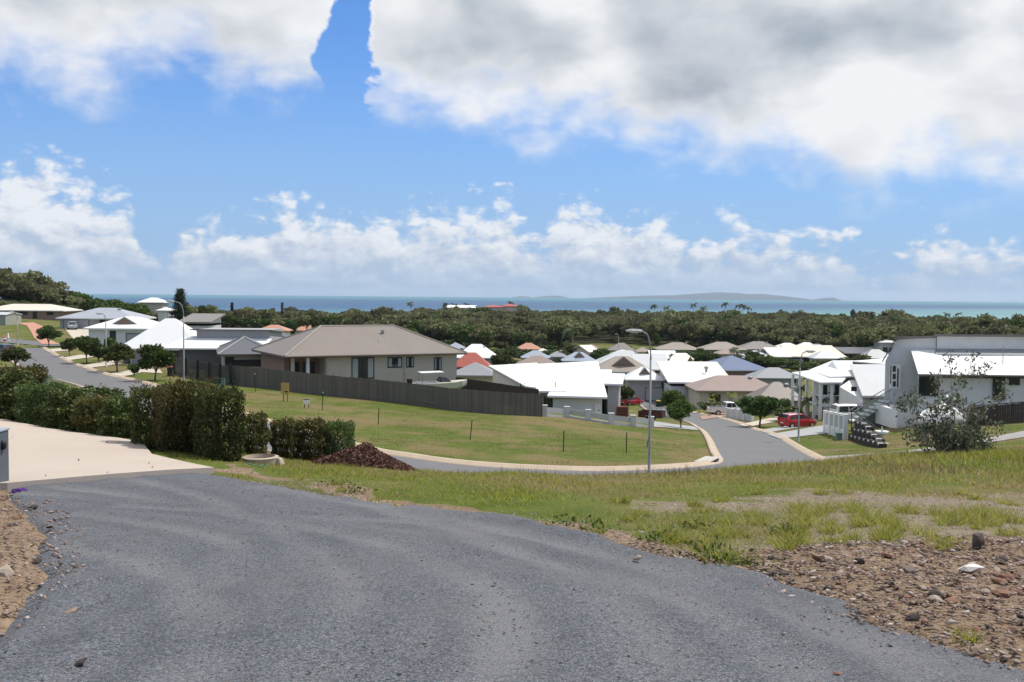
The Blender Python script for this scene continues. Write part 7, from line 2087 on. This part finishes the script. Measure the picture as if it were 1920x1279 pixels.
sd_g = sdist(x, y, GRAVEL); keep = (sd_g < -.12) & (sdist(x, y, SLAB) < -.45) & (sdist(x, y, DIRTL) < -.1)
x, y, sd_g = x[keep], y[keep], sd_g[keep]
sr = sdist(x, y, RUBBLE); sp = sdist(x, y, SPARSE); sv = sdist(x, y, VERGE)
patch = vnoise(x, y, 2.6, 12) * .8 + vnoise(x, y, .9, 13) * .4
prob = np.ones(len(x))
prob *= np.where(sr > 0, .03, np.clip(-sr / .6, .05, 1))
prob *= np.where(sp > -.4, np.clip(.36 - .8 * patch, .08, .9), 1)
prob *= np.where(sv > -.12, np.clip(.10 - .5 * vnoise(x, y, .5, 31), .03, .45), 1)
prob *= np.clip(.62 + .75 * vnoise(x, y, 1.3, 33) + .3 * vnoise(x, y, .4, 36), .10, 1)
k = rg.random(len(x)) < prob; x, y, sp, sr = x[k], y[k], sp[k], sr[k]
brow = np.clip((np.hypot(x, y) - 17) / 8, 0, 1)
hgt = (.030 + .065 * rg.random(len(x)) ** 1.6 + .03 * brow * rg.random(len(x))) * np.clip(1 + .6 * vnoise(x, y, 1.1, 34), .4, 1.8)
right = np.clip((x - 2) / 6, 0, 1); hgt *= 1 + .7 * right * brow
dry = rg.random(len(x)) < np.clip(.34 + .25 * (sp > -.5) + .45 * vnoise(x, y, 1.8, 35) + .12 * np.clip((x - 2) / 6, 0, 1), .05, .85)
wd_ = .010 + .0006 * np.hypot(x, y)
blades('grass', x[~dry], y[~dry], hgt[~dry], wd_[~dry], G_FRESH, 'rough green grass on the bank beside the gravel drive', .9, 2)
blades('dry_grass', x[dry], y[dry], hgt[dry] * 1.05, wd_[dry], G_DRY, 'dry straw coloured grass mixed through the bank', .9, 3)
# tussocks and weeds
rg = np.random.default_rng(15); TX = []; TY = []; TH = []
for px, py, s_ in [(1362, 1052, 1.2), (1655, 985, 1.3), (1680, 1000, 1.0), (1480, 1000, 1.1), (1560, 1000, 1.0), (1420, 985, 1.0), (1250, 1010, 1.0), (1600, 960, .9), (1760, 965, .9), (1800, 975, .9), (1330, 1030, .9), (1470, 1040, .8), (1180, 985, .8), (1540, 930, .9), (1500, 985, 1.1), (1700, 960, .9), (1850, 990, 1.0), (1895, 980, 1.0), (630, 915, .7), (640, 925, .6), (560, 905, .6), (1815, 1208, .5), (1295, 990, .8), (1390, 1010, .8), (1120, 1005, .6)] + [(rg.uniform(1150, 1910), rg.uniform(925, 1030), rg.uniform(.5, 1.0)) for _ in range(70)]:
    p = hit(px, py); m = int(130 * s_); a = rg.uniform(0, 6.28, m); q = .16 * s_ * np.sqrt(rg.random(m))
    TX += list(p[0] + np.cos(a) * q); TY += list(p[1] + np.sin(a) * q); TH += list(s_ * rg.uniform(.08, .26, m))
TX, TY, TH = map(np.array, (TX, TY, TH)); dr = rg.random(len(TX)) < .28
blades('tussock_grass', TX[~dr], TY[~dr], TH[~dr], np.full((~dr).sum(), .014), G_FRESH, 'green tussocks and weeds dotted over the stony ground', .9, 4)
blades('dry_tussock_grass', TX[dr], TY[dr], TH[dr], np.full(dr.sum(), .013), G_DRY, 'dead stalks among the tussocks', .9, 5)
# tall seed heads along the brow
rg = np.random.default_rng(16); n = 5200; px = np.concatenate([rg.uniform(850, 1960, n // 2), rg.uniform(1250, 1960, n - n // 2)]); D = rg.uniform(21, 31, n); x = (px - 960) / F * D
blades('seeding_grass', x, D, rg.uniform(.12, .30, n) * np.clip(.7 + .5 * vnoise(x, D, 1.5, 41), .4, 1.3), np.full(n, .016), leafmat('seed_heads', [(.12, .10, .035), (.19, .15, .07), (.24, .18, .11), (.13, .15, .035)], .3, .7, 0), 'tall thin seeding grass along the top of the bank', .35, 6)
# broad leaved weeds at the gravel edge
rg = np.random.default_rng(17); W3 = []
for px, py, s_ in [(632, 914, 1.0), (660, 926, .7), (1300, 1000, 1.0), (1060, 990, .8), (1110, 1000, .8), (1345, 1045, 1.0), (1240, 1020, .8), (1470, 1000, .8), (1375, 1065, 1.1)]:
    p = hit(px, py); m = int(110 * s_); W3.append(p + np.stack([rg.normal(0, .16 * s_, m), rg.normal(0, .16 * s_, m), np.abs(rg.normal(.05, .05, m))], 1))
v, f = leaves(np.concatenate(W3), .055, rg, 0, .6)
tag(link('leafy_weeds', npmesh('leafy_weeds', v, f, LEAF_BRIGHT)), 'broad leaved weeds at the edge of the gravel', 'weeds', kind='stuff')
# mown grass of the vacant block and the lawns beyond
x, y, rg = field(470000, 30, 44, 118)
lot = sdist(x, y, PLOT) > .6
right_ = (x > 17) & (~near_line(x, y, KC, ROADW / 2 + .9)) & (y < 100)
verge = (x < -8) & (~near_line(x, y, KC, ROADW / 2 + .9))
k = (lot | right_ | (verge & (rg.random(len(x)) < .5))) & (rg.random(len(x)) < np.clip(.45 + .8 * vnoise(x, y, 3.5, 44) + .3 * vnoise(x, y, 1.2, 45), .12, 1))
x, y = x[k], y[k]; dry = rg.random(len(x)) < np.clip(.22 + .6 * vnoise(x, y, 6, 46) + .3 * np.clip((-x - 8) / 12, 0, 1), .02, .85)
hgt = rg.uniform(.02, .065, len(x)) * np.clip(1 + .8 * vnoise(x, y, .9, 47), .5, 1.9); wd_ = np.full(len(x), .055)
blades('mown_grass', x[~dry], y[~dry], hgt[~dry], wd_[~dry], leafmat('grass_mown', [(.085, .115, .018), (.125, .16, .026), (.17, .195, .04)], .5, .7, 0), 'mown green grass of the vacant block and lawns', 1.6, 7)
blades('dry_mown_grass', x[dry], y[dry], hgt[dry], wd_[dry], G_DRY, 'dry patches of mown grass on the vacant block', 1.6, 8)

# a few dry leaves and crumbs of gravel on the concrete
rg = np.random.default_rng(23); q = []
while len(q) < 28:
    x_, y_ = rg.uniform(-14, -5.5), rg.uniform(16, 30)
    if sdist(np.array(x_), np.array(y_), SLAB) > .1: q.append((x_, y_, gz(x_, y_) + .125))
v, f = leaves(np.array(q), .06, rg, 0, .6)
tag(link('fallen_leaves', npmesh('fallen_leaves', v, f, leafmat('dry_leaves', [(.06, .04, .025), (.14, .09, .05), (.22, .15, .09)], 0, .8, 0))), 'dry leaves and crumbs scattered on the concrete driveway', 'leaves', kind='stuff')

# ------------------------------------------------------------------ sea air
hz = MB().box(-26000, 26000, -900, 26000, -32, 190)
mh = bpy.data.materials.new('sea_haze'); mh.use_nodes = True
t = NT(mh.node_tree)
t.n.remove(t.n['Principled BSDF'])
pv = t.new('ShaderNodeVolumePrincipled')
pv.inputs['Color'].default_value = (.72, .86, 1.0, 1)
pv.inputs['Density'].default_value = 5.0e-5
pv.inputs['Anisotropy'].default_value = .2
t.l.new(pv.outputs[0], t.n['Material Output'].inputs['Volume'])
mh.cycles.homogeneous_volume = True
tag(hz.build('haze', mh), kind='stuff')
